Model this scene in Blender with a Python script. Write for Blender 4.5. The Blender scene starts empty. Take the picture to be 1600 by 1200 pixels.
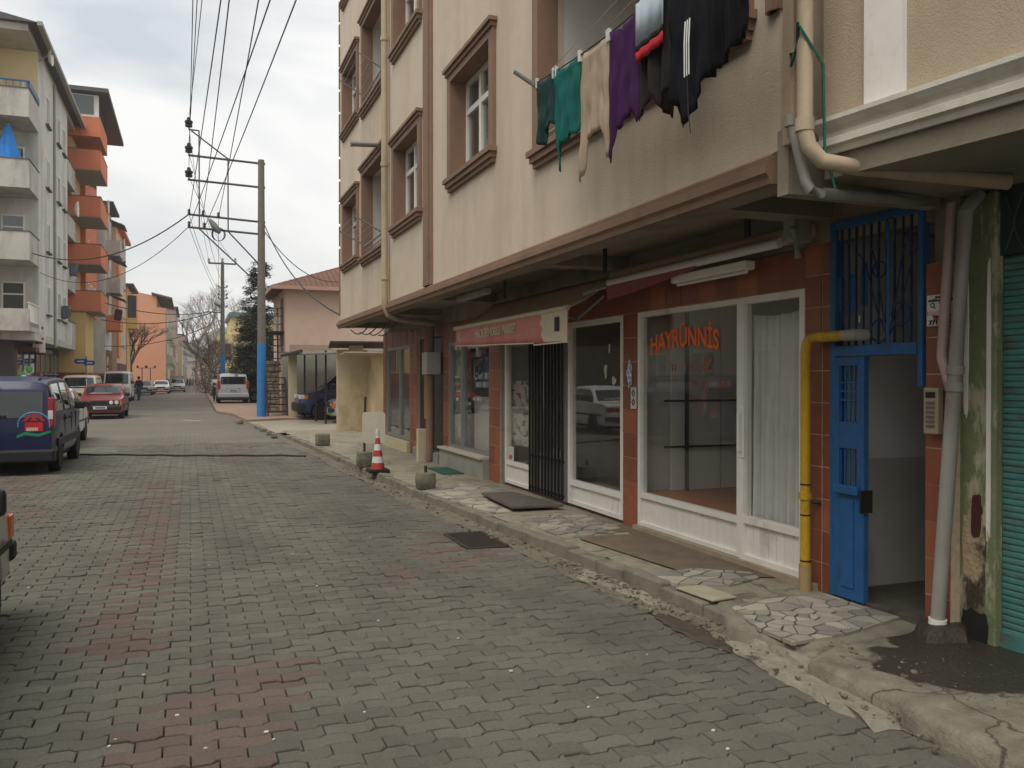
import bpy, bmesh, math, random
from mathutils import Vector, Matrix, noise as mnoise
R=math.radians
random.seed(7)
# ------------------------------------------------------------------ camera, sky, sun, exposure
scn=bpy.context.scene
col=scn.collection
F=1341.;HY=591.;VX=297.;CH=1.65
YAW=math.atan((800-VX)/F); SA,CA=math.sin(YAW),math.cos(YAW)
cam=bpy.data.cameras.new('camera'); camo=bpy.data.objects.new('camera',cam); col.objects.link(camo)
cam.sensor_width=36; cam.lens=36*F/1600; cam.clip_end=5000; cam.clip_start=.05
camo.location=(0,0,CH); camo.rotation_euler=(R(90)-math.atan((600-HY)/F),0,-YAW)
scn.camera=camo
w=bpy.data.worlds.new('World'); scn.world=w; w.use_nodes=True
nt=w.node_tree; nt.nodes.clear()
def N(t,**k):
    n=nt.nodes.new(t)
    for a,b in k.items(): setattr(n,a,b)
    return n
SUN_EL,SUN_AZ=R(62),R(228)
out=N('ShaderNodeOutputWorld'); bg=N('ShaderNodeBackground'); bg.inputs['Strength'].default_value=.1
sky=N('ShaderNodeTexSky',sky_type='NISHITA'); sky.sun_disc=False; sky.sun_elevation=SUN_EL; sky.sun_rotation=SUN_AZ
tc=N('ShaderNodeTexCoord'); mp=N('ShaderNodeMapping'); mp.inputs['Scale'].default_value=(1,1,2.6); mp.inputs['Location'].default_value=(3.1,1.7,.4)
no=N('ShaderNodeTexNoise'); no.inputs['Scale'].default_value=2.3; no.inputs['Detail'].default_value=5; no.inputs['Roughness'].default_value=.52; no.inputs['Distortion'].default_value=.4
rp=N('ShaderNodeValToRGB'); rp.color_ramp.elements[0].position=.42; rp.color_ramp.elements[0].color=(.54,.585,.62,1)
rp.color_ramp.elements[1].position=.585; rp.color_ramp.elements[1].color=(.90,.89,.86,1)
mul=N('ShaderNodeVectorMath',operation='SCALE'); mul.inputs['Scale'].default_value=7.4
mx=N('ShaderNodeMix',data_type='RGBA'); mx.inputs['Factor'].default_value=.93
L=nt.links.new
L(tc.outputs['Generated'],mp.inputs['Vector']); L(mp.outputs['Vector'],no.inputs['Vector']); L(no.outputs['Fac'],rp.inputs['Fac'])
sx_=N('ShaderNodeSeparateXYZ'); L(tc.outputs['Generated'],sx_.inputs[0]); hr=N('ShaderNodeMapRange'); hr.inputs['From Min'].default_value=.0; hr.inputs['From Max'].default_value=.30; hr.inputs['To Min'].default_value=.72; hr.inputs['To Max'].default_value=0; L(sx_.outputs['Z'],hr.inputs['Value'])
hm=N('ShaderNodeMix',data_type='RGBA'); L(hr.outputs[0],hm.inputs['Factor']); L(rp.outputs['Color'],hm.inputs['A']); hm.inputs['B'].default_value=(.93,.90,.84,1)
L(hm.outputs['Result'],mul.inputs[0]); L(sky.outputs['Color'],mx.inputs['A']); L(mul.outputs['Vector'],mx.inputs['B'])
L(mx.outputs['Result'],bg.inputs['Color']); L(bg.outputs['Background'],out.inputs['Surface'])
sl=bpy.data.lights.new('sun','SUN'); sl.energy=1.5; sl.angle=R(40); sl.color=(1,.95,.88)
so=bpy.data.objects.new('sun',sl); col.objects.link(so)
# direction the light comes from: azimuth measured like the sky node (clockwise from +Y)
sd=Vector((math.sin(SUN_AZ)*math.cos(SUN_EL),math.cos(SUN_AZ)*math.cos(SUN_EL),math.sin(SUN_EL)))
so.rotation_euler=sd.to_track_quat('Z','Y').to_euler()
so.location=(0,0,60)
scn.view_settings.view_transform='Standard'; scn.view_settings.look='None'; scn.view_settings.gamma=1
scn.view_settings.exposure=0.74
scn.render.engine='CYCLES'
# ------------------------------------------------------------------ pixel -> place
def ray(px,py):
    r=(px-800)/F; u=(HY-py)/F
    return Vector((SA+r*CA, CA-r*SA, u))
def G(px,py,z=0.):
    d=ray(px,py); t=(z-CH)/d.z; return Vector((d.x*t,d.y*t,z))
def PX(px,py,X):
    d=ray(px,py); t=X/d.x; return Vector((X,d.y*t,CH+d.z*t))
def PY(px,py,Y):
    d=ray(px,py); t=Y/d.y; return Vector((d.x*t,Y,CH+d.z*t))
# ------------------------------------------------------------------ materials
def lin(r,g,b):
    f=lambda c:(c/12.92 if c<=.04045 else ((c+.055)/1.055)**2.4)
    return (f(r/255),f(g/255),f(b/255))
MATS={}
def mat(name,c,rough=.8,var=.12,scale=6.,bump=.15,bscale=60.,stain=None,stain_amt=.5,stain_scale=(.9,.9,.25),metal=0.,spec=.4,island=0.,coat=0.,objvar=0.,stain_lo=.5,stain_hi=.72,emit=0,crack=0,damp=None):
    if name in MATS: return MATS[name]
    m=bpy.data.materials.new(name); m.use_nodes=True; t=m.node_tree; b=t.nodes['Principled BSDF']
    MATS[name]=m
    b.inputs['Roughness'].default_value=rough; b.inputs['Metallic'].default_value=metal; b.inputs['Specular IOR Level'].default_value=spec
    if coat: b.inputs['Coat Weight'].default_value=coat; b.inputs['Coat Roughness'].default_value=.05
    nd=t.nodes.new; ln=t.links.new
    geo=nd('ShaderNodeNewGeometry')
    n1=nd('ShaderNodeTexNoise'); n1.inputs['Scale'].default_value=scale; n1.inputs['Detail'].default_value=5; n1.inputs['Roughness'].default_value=.62
    ln(geo.outputs['Position'],n1.inputs['Vector'])
    mr=nd('ShaderNodeMapRange'); mr.inputs['From Min'].default_value=.25; mr.inputs['From Max'].default_value=.75
    mr.inputs['To Min'].default_value=1-var; mr.inputs['To Max'].default_value=1+var
    ln(n1.outputs['Fac'],mr.inputs['Value'])
    val=mr.outputs['Result']
    if island or objvar:
        src=geo.outputs['Random Per Island'] if island else nd('ShaderNodeObjectInfo').outputs['Random']
        if island and objvar:
            oi=nd('ShaderNodeObjectInfo'); ad=nd('ShaderNodeMath'); ad.operation='ADD'; ln(src,ad.inputs[0]); ln(oi.outputs['Random'],ad.inputs[1])
            fr=nd('ShaderNodeMath'); fr.operation='FRACT'; ln(ad.outputs[0],fr.inputs[0]); src=fr.outputs[0]
        m2=nd('ShaderNodeMapRange'); a=max(island,objvar); m2.inputs['To Min'].default_value=1-a; m2.inputs['To Max'].default_value=1+a
        ln(src,m2.inputs['Value']); mm=nd('ShaderNodeMath'); mm.operation='MULTIPLY'; ln(val,mm.inputs[0]); ln(m2.outputs['Result'],mm.inputs[1]); val=mm.outputs[0]
    sc=nd('ShaderNodeVectorMath'); sc.operation='SCALE'; sc.inputs[0].default_value=c; ln(val,sc.inputs['Scale'])
    colr=sc.outputs['Vector']
    if stain:
        mpn=nd('ShaderNodeMapping'); mpn.inputs['Scale'].default_value=stain_scale; ln(geo.outputs['Position'],mpn.inputs['Vector'])
        n2=nd('ShaderNodeTexNoise'); n2.inputs['Scale'].default_value=1.6; n2.inputs['Detail'].default_value=7; n2.inputs['Roughness'].default_value=.65
        ln(mpn.outputs['Vector'],n2.inputs['Vector'])
        r2=nd('ShaderNodeMapRange'); r2.inputs['From Min'].default_value=stain_lo; r2.inputs['From Max'].default_value=stain_hi; r2.inputs['To Max'].default_value=stain_amt
        ln(n2.outputs['Fac'],r2.inputs['Value'])
        mi=nd('ShaderNodeMix'); mi.data_type='RGBA'; ln(r2.outputs['Result'],mi.inputs['Factor']); ln(colr,mi.inputs['A']); mi.inputs['B'].default_value=(*stain,1)
        colr=mi.outputs['Result']
    if crack:
        nw=nd('ShaderNodeTexNoise'); nw.inputs['Scale'].default_value=4; nw.inputs['Detail'].default_value=6; ln(geo.outputs['Position'],nw.inputs['Vector'])
        mvx=nd('ShaderNodeVectorMath'); mvx.operation='MULTIPLY_ADD'; ln(nw.outputs['Color'],mvx.inputs[0]); mvx.inputs[1].default_value=(.35,.35,.35); ln(geo.outputs['Position'],mvx.inputs[2])
        vo=nd('ShaderNodeTexVoronoi'); vo.feature='DISTANCE_TO_EDGE'; vo.inputs['Scale'].default_value=crack; ln(mvx.outputs[0],vo.inputs['Vector'])
        cr=nd('ShaderNodeMapRange'); cr.inputs['From Max'].default_value=.014; ln(vo.outputs['Distance'],cr.inputs['Value'])
        cm=nd('ShaderNodeMix'); cm.data_type='RGBA'; ln(cr.outputs[0],cm.inputs['Factor']); cm.inputs['A'].default_value=(*[q*.28 for q in c],1); ln(colr,cm.inputs['B']); colr=cm.outputs['Result']
    if damp:
        ds=nd('ShaderNodeVectorMath'); ds.operation='DISTANCE'; ln(geo.outputs['Position'],ds.inputs[0]); ds.inputs[1].default_value=damp[0]
        dn=nd('ShaderNodeTexNoise'); dn.inputs['Scale'].default_value=3.2; dn.inputs['Detail'].default_value=6; ln(geo.outputs['Position'],dn.inputs['Vector'])
        da=nd('ShaderNodeMath'); da.operation='MULTIPLY_ADD'; ln(dn.outputs['Fac'],da.inputs[0]); da.inputs[1].default_value=-damp[1]*1.5; ln(ds.outputs['Value'],da.inputs[2])
        dr_=nd('ShaderNodeMapRange'); dr_.inputs['From Min'].default_value=damp[1]*.22; dr_.inputs['From Max'].default_value=damp[1]*.30; ln(da.outputs[0],dr_.inputs['Value'])
        dm=nd('ShaderNodeMix'); dm.data_type='RGBA'; ln(dr_.outputs[0],dm.inputs['Factor']); dm.inputs['A'].default_value=(*damp[2],1); ln(colr,dm.inputs['B']); colr=dm.outputs['Result']
        rm=nd('ShaderNodeMapRange'); rm.inputs['To Min'].default_value=.38; rm.inputs['To Max'].default_value=rough; ln(dr_.outputs[0],rm.inputs['Value']); ln(rm.outputs[0],b.inputs['Roughness'])
    ln(colr,b.inputs['Base Color'])
    if bump:
        n3=nd('ShaderNodeTexNoise'); n3.inputs['Scale'].default_value=bscale; n3.inputs['Detail'].default_value=7; n3.inputs['Roughness'].default_value=.65
        ln(geo.outputs['Position'],n3.inputs['Vector'])
        bp=nd('ShaderNodeBump'); bp.inputs['Strength'].default_value=bump; bp.inputs['Distance'].default_value=.02
        ln(n3.outputs['Fac'],bp.inputs['Height']); ln(bp.outputs['Normal'],b.inputs['Normal'])
    if emit:
        b.inputs['Emission Color'].default_value=(*c,1); b.inputs['Emission Strength'].default_value=emit
    return m
def glass(name,tint=(.975,.98,.975),ior=1.52,rough=0.0,dirt=.025):
    if name in MATS: return MATS[name]
    m=bpy.data.materials.new(name); m.use_nodes=True; t=m.node_tree; t.nodes.clear(); nd=t.nodes.new; ln=t.links.new
    o=nd('ShaderNodeOutputMaterial'); tr=nd('ShaderNodeBsdfTransparent'); tr.inputs['Color'].default_value=(*tint,1)
    gl=nd('ShaderNodeBsdfGlossy'); gl.inputs['Roughness'].default_value=rough; lw=nd('ShaderNodeLayerWeight'); lw.inputs['Blend'].default_value=.5
    pw_=nd('ShaderNodeMath'); pw_.operation='POWER'; ln(lw.outputs['Facing'],pw_.inputs[0]); pw_.inputs[1].default_value=4.5
    r0=((ior-1)/(ior+1))**2; fr=nd('ShaderNodeMath'); fr.operation='MULTIPLY_ADD'; ln(pw_.outputs[0],fr.inputs[0]); fr.inputs[1].default_value=1-r0; fr.inputs[2].default_value=r0
    m1=nd('ShaderNodeMixShader'); ln(fr.outputs[0],m1.inputs[0]); ln(tr.outputs[0],m1.inputs[1]); ln(gl.outputs[0],m1.inputs[2])
    df=nd('ShaderNodeBsdfDiffuse'); df.inputs['Color'].default_value=(.22,.21,.19,1)
    n=nd('ShaderNodeTexNoise'); n.inputs['Scale'].default_value=3; n.inputs['Detail'].default_value=8; g=nd('ShaderNodeNewGeometry'); ln(g.outputs['Position'],n.inputs['Vector'])
    mr=nd('ShaderNodeMapRange'); mr.inputs['From Min'].default_value=.35; mr.inputs['From Max'].default_value=.8; mr.inputs['To Max'].default_value=dirt*2; ln(n.outputs['Fac'],mr.inputs['Value'])
    m2=nd('ShaderNodeMixShader'); ln(mr.outputs[0],m2.inputs[0]); ln(m1.outputs[0],m2.inputs[1]); ln(df.outputs[0],m2.inputs[2]); ln(m2.outputs[0],o.inputs['Surface'])
    MATS[name]=m; return m
def darkglass(name='dark_glass',c=(.02,.025,.03),rough=.03):
    return mat(name,c,rough=rough,var=.1,bump=0,spec=.9)
# ------------------------------------------------------------------ mesh builder
ORG={}
class MB:
    def __init__(s): s.v=[]; s.f=[]; s.uvless=True
    def add(s,vs,fs):
        o=len(s.v); s.v+= [tuple(v) for v in vs]; s.f+=[tuple(i+o for i in f) for f in fs]; return s
    def box(s,x0,x1,y0,y1,z0,z1):
        if x0>x1:x0,x1=x1,x0
        if y0>y1:y0,y1=y1,y0
        if z0>z1:z0,z1=z1,z0
        vs=[(x0,y0,z0),(x1,y0,z0),(x1,y1,z0),(x0,y1,z0),(x0,y0,z1),(x1,y0,z1),(x1,y1,z1),(x0,y1,z1)]
        return s.add(vs,[(0,3,2,1),(4,5,6,7),(0,1,5,4),(1,2,6,5),(2,3,7,6),(3,0,4,7)])
    def obox(s,c,dx,dy,dz,rz=0,rx=0,ry=0):
        M=Matrix.Translation(c)@Matrix.Rotation(rz,4,'Z')@Matrix.Rotation(ry,4,'Y')@Matrix.Rotation(rx,4,'X')
        x,y,z=dx/2,dy/2,dz/2
        vs=[M@Vector(p) for p in [(-x,-y,-z),(x,-y,-z),(x,y,-z),(-x,y,-z),(-x,-y,z),(x,-y,z),(x,y,z),(-x,y,z)]]
        return s.add(vs,[(0,3,2,1),(4,5,6,7),(0,1,5,4),(1,2,6,5),(2,3,7,6),(3,0,4,7)])
    def prism(s,poly,z0,z1):
        n=len(poly); a=sum(poly[i][0]*poly[(i+1)%n][1]-poly[(i+1)%n][0]*poly[i][1] for i in range(n))
        if a<0: poly=poly[::-1]
        vs=[(p[0],p[1],z0) for p in poly]+[(p[0],p[1],z1) for p in poly]
        fs=[tuple(range(n))[::-1],tuple(range(n,2*n))]+[(i,(i+1)%n,n+(i+1)%n,n+i) for i in range(n)]
        return s.add(vs,fs)
    def tube(s,path,r,n=8,caps=True):
        path=[Vector(p) for p in path]; m=len(path); rs=r if isinstance(r,(list,tuple)) else [r]*m
        vs=[];up=None
        for i,p in enumerate(path):
            t=(path[min(i+1,m-1)]-path[max(i-1,0)]).normalized()
            if up is None: up=Vector((0,0,1)) if abs(t.z)<.9 else Vector((1,0,0))
            a=t.cross(up).normalized(); b=t.cross(a).normalized(); up=-b if False else up
            for k in range(n):
                an=2*math.pi*k/n; vs.append(p+(a*math.cos(an)+b*math.sin(an))*rs[i])
        fs=[(i*n+k,i*n+(k+1)%n,(i+1)*n+(k+1)%n,(i+1)*n+k) for i in range(m-1) for k in range(n)]
        if caps: fs+=[tuple(range(n))[::-1],tuple(range((m-1)*n,m*n))]
        return s.add(vs,fs)
    def lathe(s,prof,c,n=16,axis='Z',caps=True):
        c=Vector(c); vs=[]
        for r,z in prof:
            for k in range(n):
                a=2*math.pi*k/n
                q={'Z':Vector((r*math.cos(a),r*math.sin(a),z)),'Y':Vector((r*math.cos(a),z,r*math.sin(a))),'X':Vector((z,r*math.cos(a),r*math.sin(a)))}[axis]
                vs.append(c+q)
        m=len(prof)
        fs=[(i*n+k,i*n+(k+1)%n,(i+1)*n+(k+1)%n,(i+1)*n+k) for i in range(m-1) for k in range(n)]
        if caps: fs+=[tuple(range(n))[::-1],tuple(range((m-1)*n,m*n))]
        return s.add(vs,fs)
    def quad(s,a,b,c,d): return s.add([a,b,c,d],[(0,1,2,3)])
    def build(s,name,m,parent=None,label=None,cat=None,group=None,kind=None,smooth=False,bevel=0,world=True,recalc=True,subd=0,sharp=40,solid=0):
        off=ORG.get(parent.name,Vector((0,0,0))) if (parent and world) else Vector((0,0,0))
        me=bpy.data.meshes.new(name)
        me.from_pydata([tuple(Vector(v)-off) for v in s.v],[],s.f); me.validate()
        if recalc:
            bm=bmesh.new(); bm.from_mesh(me); bmesh.ops.recalc_face_normals(bm,faces=bm.faces); bm.to_mesh(me); bm.free()
        if smooth:
            for p in me.polygons: p.use_smooth=True
            me.set_sharp_from_angle(angle=R(sharp))
        o=bpy.data.objects.new(name,me); col.objects.link(o)
        if m: me.materials.append(m)
        if parent: o.parent=parent; ORG[o.name]=off
        if solid:
            md=o.modifiers.new('thick','SOLIDIFY'); md.thickness=solid; md.offset=0
        if bevel:
            md=o.modifiers.new('bevel','BEVEL'); md.width=bevel; md.segments=2; md.limit_method='ANGLE'
        if subd:
            md=o.modifiers.new('sub','SUBSURF'); md.levels=subd; md.render_levels=subd
        return tag(o,label,cat,group,kind)
def tag(o,label=None,cat=None,group=None,kind=None):
    if label:o['label']=label
    if cat:o['category']=cat
    if group:o['group']=group
    if kind:o['kind']=kind
    return o
def thing(name,label,cat,loc=(0,0,0),rz=0,group=None):
    o=bpy.data.objects.new(name,None); col.objects.link(o); o.location=loc; o.rotation_euler=(0,0,rz); o.empty_display_size=.2
    ORG[o.name]=Vector(loc) if rz==0 else Vector((0,0,0))
    return tag(o,label,cat,group)
def copy_tree(o,parent=None):
    c=o.copy(); col.objects.link(c)
    if parent: c.parent=parent
    for ch in [x for x in bpy.data.objects if x.parent==o]: copy_tree(ch,c)
    return c
def clip_poly(poly,px,py,nx,ny):   # keep side where (p-P).n<=0
    outp=[];n=len(poly)
    for i in range(n):
        a=poly[i];b=poly[(i+1)%n]
        da=(a[0]-px)*nx+(a[1]-py)*ny; db=(b[0]-px)*nx+(b[1]-py)*ny
        if da<=0: outp.append(a)
        if da*db<0:
            t=da/(da-db); outp.append((a[0]+(b[0]-a[0])*t,a[1]+(b[1]-a[1])*t))
    return outp
def voronoi(region,seeds):
    res=[]
    for i,s in enumerate(seeds):
        p=list(region)
        for j,q in enumerate(seeds):
            if i==j: continue
            mxx,myy=(s[0]+q[0])/2,(s[1]+q[1])/2
            p=clip_poly(p,mxx,myy,q[0]-s[0],q[1]-s[1])
            if len(p)<3: break
        if len(p)>=3: res.append(p)
    return res
def interp(tab,x):
    if x<=tab[0][0]: return tab[0][1]
    for (a,b),(c,d) in zip(tab,tab[1:]):
        if x<=c: return b+(d-b)*(x-a)/(c-a) if c>a else d
    return tab[-1][1]
def text_mesh(body,size=1.,spacing=1.,depth=.002,bold=False):
    cu=bpy.data.curves.new('lettering','FONT'); cu.body=body; cu.size=size; cu.extrude=depth; cu.space_character=spacing; cu.align_x='CENTER'; cu.align_y='CENTER'
    if bold: cu.offset=size*.026
    o=bpy.data.objects.new('lettering',cu); col.objects.link(o); bpy.context.view_layer.update()
    me=bpy.data.meshes.new_from_object(o.evaluated_get(bpy.context.evaluated_depsgraph_get()))
    vs=[v.co.copy() for v in me.vertices]; fs=[tuple(p.vertices) for p in me.polygons]
    bpy.data.objects.remove(o); bpy.data.curves.remove(cu); bpy.data.meshes.remove(me)
    return vs,fs
def text_on(body,size,place,m,name,parent,bold=False,spacing=1.,warp=None,fit=None):
    """place(u,v,w)->world; u to the right, v up, w out of the surface"""
    vs,fs=text_mesh(body,size,spacing,bold=bold)
    if fit:
        xs=[v.x for v in vs]; wd=max(xs)-min(xs); k=fit/wd
        vs=[Vector((v.x*k,v.y,v.z)) for v in vs]
    if warp: vs=[Vector((*warp(v.x,v.y),v.z)) for v in vs]
    b=MB(); b.add([place(v.x,v.y,v.z+.003) for v in vs],fs)
    return b.build(name,m,parent)
HAZE=0.0007
# ================================================================== GROUND, ROAD, PAVEMENT
KT=[(1.5,3.36),(4.6,3.29),(6.2,3.22),(8.6,3.05),(11.9,2.87),(15,2.75),(20.7,2.58),(26,2.33),(33.4,1.95)]
XK=lambda y:interp(KT,y)                   # road-side foot of the kerb
PZ=.12                                     # pavement height
m_ground=mat('ground_earth',lin(105,100,85),.95,.25,2,.3,30)
MB().box(-310,310,-50,960,-.30,-.12).build('ground',m_ground,kind='structure')
m_bed=mat('joint_sand',lin(52,47,39),.95,.3,25,.4,120)
m_far=bpy.data.materials.new('far_pavers'); m_far.use_nodes=True
def far_mat():
    t=m_far.node_tree; b=t.nodes['Principled BSDF']; nd=t.nodes.new; ln=t.links.new
    b.inputs['Roughness'].default_value=.88; b.inputs['Specular IOR Level'].default_value=.3
    g=nd('ShaderNodeNewGeometry'); br=nd('ShaderNodeTexBrick'); ln(g.outputs['Position'],br.inputs['Vector'])
    br.inputs['Scale'].default_value=1; br.inputs['Brick Width'].default_value=.235; br.inputs['Row Height'].default_value=.117; br.inputs['Mortar Size'].default_value=.006
    br.inputs['Color1'].default_value=(*lin(116,111,99),1); br.inputs['Color2'].default_value=(*lin(106,101,91),1); br.inputs['Mortar'].default_value=(*lin(74,69,60),1)
    n=nd('ShaderNodeTexNoise'); n.inputs['Scale'].default_value=.35; n.inputs['Detail'].default_value=6; ln(g.outputs['Position'],n.inputs['Vector'])
    mr=nd('ShaderNodeMapRange'); mr.inputs['From Min'].default_value=.3; mr.inputs['From Max'].default_value=.7; mr.inputs['To Min'].default_value=.82; mr.inputs['To Max'].default_value=1.15; ln(n.outputs['Fac'],mr.inputs['Value'])
    sc=nd('ShaderNodeVectorMath'); sc.operation='SCALE'; ln(br.outputs['Color'],sc.inputs[0]); ln(mr.outputs[0],sc.inputs['Scale'])
    n2=nd('ShaderNodeTexNoise'); n2.inputs['Scale'].default_value=.22; n2.inputs['Detail'].default_value=3; ln(g.outputs['Position'],n2.inputs['Vector'])
    r2=nd('ShaderNodeMapRange'); r2.inputs['From Min'].default_value=.55; r2.inputs['From Max'].default_value=.7; r2.inputs['To Max'].default_value=.4; ln(n2.outputs['Fac'],r2.inputs['Value'])
    mi=nd('ShaderNodeMix'); mi.data_type='RGBA'; ln(r2.outputs[0],mi.inputs['Factor']); ln(sc.outputs['Vector'],mi.inputs['A']); mi.inputs['B'].default_value=(*lin(124,104,92),1)
    ln(mi.outputs['Result'],b.inputs['Base Color'])
far_mat()
YP=23.0                                    # pavers are built one by one up to here
road=MB().add([(-9,-12,-.035),(6,-12,-.035),(6,YP,-.035),(-9,YP,-.035)],[(0,1,2,3)]).build('road',m_bed,kind='structure')
MB().add([(-9,YP,-.002),(7,YP,-.002),(7,60,-.002),(6,400,-.002),(-40,400,-.002),(-9,110,-.002)],[(0,1,2,3,4,5)]).build('road',m_far,kind='structure')
m_pav=mat('paver_grey',lin(108,105,93),.88,.26,70,.6,260,stain=lin(72,68,59),stain_amt=.7,stain_scale=(.45,.2,.5),stain_lo=.44,stain_hi=.72,island=.13,objvar=.13,spec=.35)
m_pavr=mat('paver_red',lin(108,93,84),.88,.26,70,.6,260,stain=lin(84,78,66),stain_amt=.5,stain_scale=(.5,.5,.5),island=.12,objvar=.12,spec=.35)
PL,PW=.235,.117
def wave(x):
    p=(x/PL)%1.0; a=.0125
    tab=[(0,a),(.36,a),(.46,-a),(.86,-a),(.96,a),(1,a)]
    return interp(tab,p)
def paver_outline(ph):     # local outline around the block centre, ph = phase of its left end
    h=PL/2-.003; xs=[-h,-h*.55,-h*.12,h*.12,h*.55,h]
    xs=sorted(set([-h,h]+[q for q in [(k+f)*PL-ph-PL/2 for k in range(-1,3) for f in (.36,.46,.86,.96)] if -h<q<h]))
    up=[(x,PW/2-.0042+wave(x+ph+PL/2)) for x in xs]; dn=[(x,-PW/2+.0042+wave(x+ph+PL/2)) for x in xs]
    return dn+up[::-1]
def paver_geo(ph):
    o=paver_outline(ph); n=len(o); vs=[]
    for k,z in ((1,-.03),(1,-.005),(.955,0)):
        for x,y in o: vs.append((x*(1 if k==1 else .965),y*(1 if k==1 else .90),z))
    fs=[(j*n+i,j*n+(i+1)%n,(j+1)*n+(i+1)%n,(j+1)*n+i) for j in range(2) for i in range(n)]+[tuple(range(2*n,3*n))]
    return vs,fs
GEO=[paver_geo(0),paver_geo(PL/2)]
PME=[]
for gi in range(2):
    for mm in (m_pav,m_pavr):
        me=bpy.data.meshes.new('paver'); me.from_pydata(GEO[gi][0],[],GEO[gi][1]); me.materials.append(mm); PME.append(me)
rnd=random.Random(3)
big=[MB(),MB()]; singles=[]
rows=int((YP-1.9)/PW)
for r in range(rows):
    y=1.9+r*PW+PW/2
    g=r%2
    xl=max(-8.0, -.72*y-1.2) if y<10 else -8.0
    k0=int(math.floor((xl)/PL)); k1=int(math.ceil((XK(y)+.05)/PL))
    for k in range(k0,k1+1):
        x=k*PL+(PL/2 if g else 0)
        if x>XK(y)-.1: continue
        # outside the picture on either side
        d=x*SA+y*CA; q=(x*CA-y*SA)/d
        if q<-.68 or q>.66 or d<2.2: continue
        nz=mnoise.noise(Vector((x*.55,y*.35,3.3)))
        red=rnd.random()<(.7 if (abs(x+.42)<.2 and 5.5<y<15) else 0) or (nz>.3 and rnd.random()<min(.6,(nz-.3)*4)) or (y<5.2 and abs(x-.05-.3*(y-4.2))<.34 and rnd.random()<.8)
        zz=rnd.gauss(0,.0028)+.006*mnoise.noise(Vector((x*1.3,y*1.3,0)))
        # ray depth: nearest 300 become parts
        singles.append((d,x,y,zz,g,int(red),rnd.gauss(0,.012),rnd.gauss(0,.012)))
singles.sort()
inframe=lambda s:(abs((s[1]*CA-s[2]*SA)/s[0])<.61 and s[0]>CH*F/620)
near=[s for s in singles if inframe(s)][:300]; ns=set(id(s) for s in near)
for s in singles:
    d,x,y,zz,g,red,tx,ty=s
    if id(s) in ns:
        o=bpy.data.objects.new('paver',PME[g*2+red]); col.objects.link(o); o.parent=road; o.location=(x,y,zz); o.rotation_euler=(tx,ty,rnd.gauss(0,.006))
    else:
        vs,fs=GEO[g]; big[red].add([(vx+x,vy+y,vz+zz+vx*ty+vy*tx) for vx,vy,vz in vs],fs)
for b_,mm in zip(big,(m_pav,m_pavr)):
    b_.build('paver_field',mm,road,kind='stuff',recalc=False)
# painted lane dashes far down the street
m_line=mat('road_paint',lin(190,186,172),.8,.2,8,.1)
for a,b_ in (((286,656.5),(313,657.5)),((196,628),(224,628)),((195,644),(213,644))):
    p,q=G(*a),G(*b_); n=Vector((q.x-p.x,q.y-p.y,0)).normalized(); t=Vector((-n.y,n.x,0))*.09
    MB().add([p-t+Vector((0,0,.004)),q-t+Vector((0,0,.004)),q+t+Vector((0,0,.004)),p+t+Vector((0,0,.004))],[(0,1,2,3)]).build('lane_marking',m_line,kind='structure')
# gutter strip of cement between pavers and kerb
m_gut=mat('gutter_cement',lin(112,105,90),.92,.3,9,.9,30,crack=1.3,stain=lin(70,62,50),stain_amt=.75,stain_scale=(1.6,1.6,1.6))
def grid_strip(y0,y1,n,xa,xb,m,za,zb,amp,seed,cols=6):
    b=MB(); vs=[];fs=[]
    for i in range(n+1):
        y=y0+(y1-y0)*i/n
        for j in range(cols+1):
            u=j/cols; a=xa(y); c=xb(y); x=a+(c-a)*u
            x+=.04*mnoise.noise(Vector((y*3,seed,u*2))) if j==0 else 0
            z=za+(zb-za)*u+amp*mnoise.noise(Vector((x*6,y*6,seed)))
            vs.append((x,y,z))
    for i in range(n):
        for j in range(cols): a=i*(cols+1)+j; fs.append((a,a+1,a+cols+2,a+cols+1))
    return b.add(vs,fs)
gut=grid_strip(1.6,24,220,lambda y:XK(y)-.22-.04*math.sin(y*1.3),lambda y:XK(y)+.03,m_gut,.002,.022,.010,1.0).build('gutter',m_gut,kind='structure',smooth=True)
# pale spilled cement along the gutter near the step
m_spill=mat('spilled_cement',lin(140,134,118),.93,.3,12,.9,50,stain=lin(92,84,70),stain_amt=.7,stain_scale=(2.5,2.5,2.5))
def blob(pts,z0,z1,name,m,n=10,kind='structure',seed=0,parent=None):
    cx=sum(p[0] for p in pts)/len(pts); cy=sum(p[1] for p in pts)/len(pts); vs=[];fs=[]
    # densify outline
    o=[]
    for i in range(len(pts)):
        a=Vector(pts[i][:2]);c=Vector(pts[(i+1)%len(pts)][:2]); k=max(2,int((c-a).length/.06))
        for q in range(k):
            p=a+(c-a)*q/k; j=.025; p=p+Vector((mnoise.noise(Vector((p.x*9,p.y*9,seed))),mnoise.noise(Vector((p.x*9,p.y*9,seed+5)))))*j*2; o.append(p)
    m_=len(o)
    for r in range(n+1):
        k=r/n
        for p in o:
            x=cx+(p.x-cx)*k; y=cy+(p.y-cy)*k; z=z1-(z1-z0)*max(0,(k-.75)/.25)**1.5+.010*mnoise.noise(Vector((x*9,y*9,seed)))*(1 if k<.95 else .3)
            vs.append((x,y,z))
    for r in range(n):
        for i in range(m_): fs.append((r*m_+i,r*m_+(i+1)%m_,(r+1)*m_+(i+1)%m_,(r+1)*m_+i))
    return MB().add(vs,fs).build(name,m,parent,kind=kind if not parent else None,smooth=True)
gp=lambda l,z=0:[G(x,y,z) for x,y in l]
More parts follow.
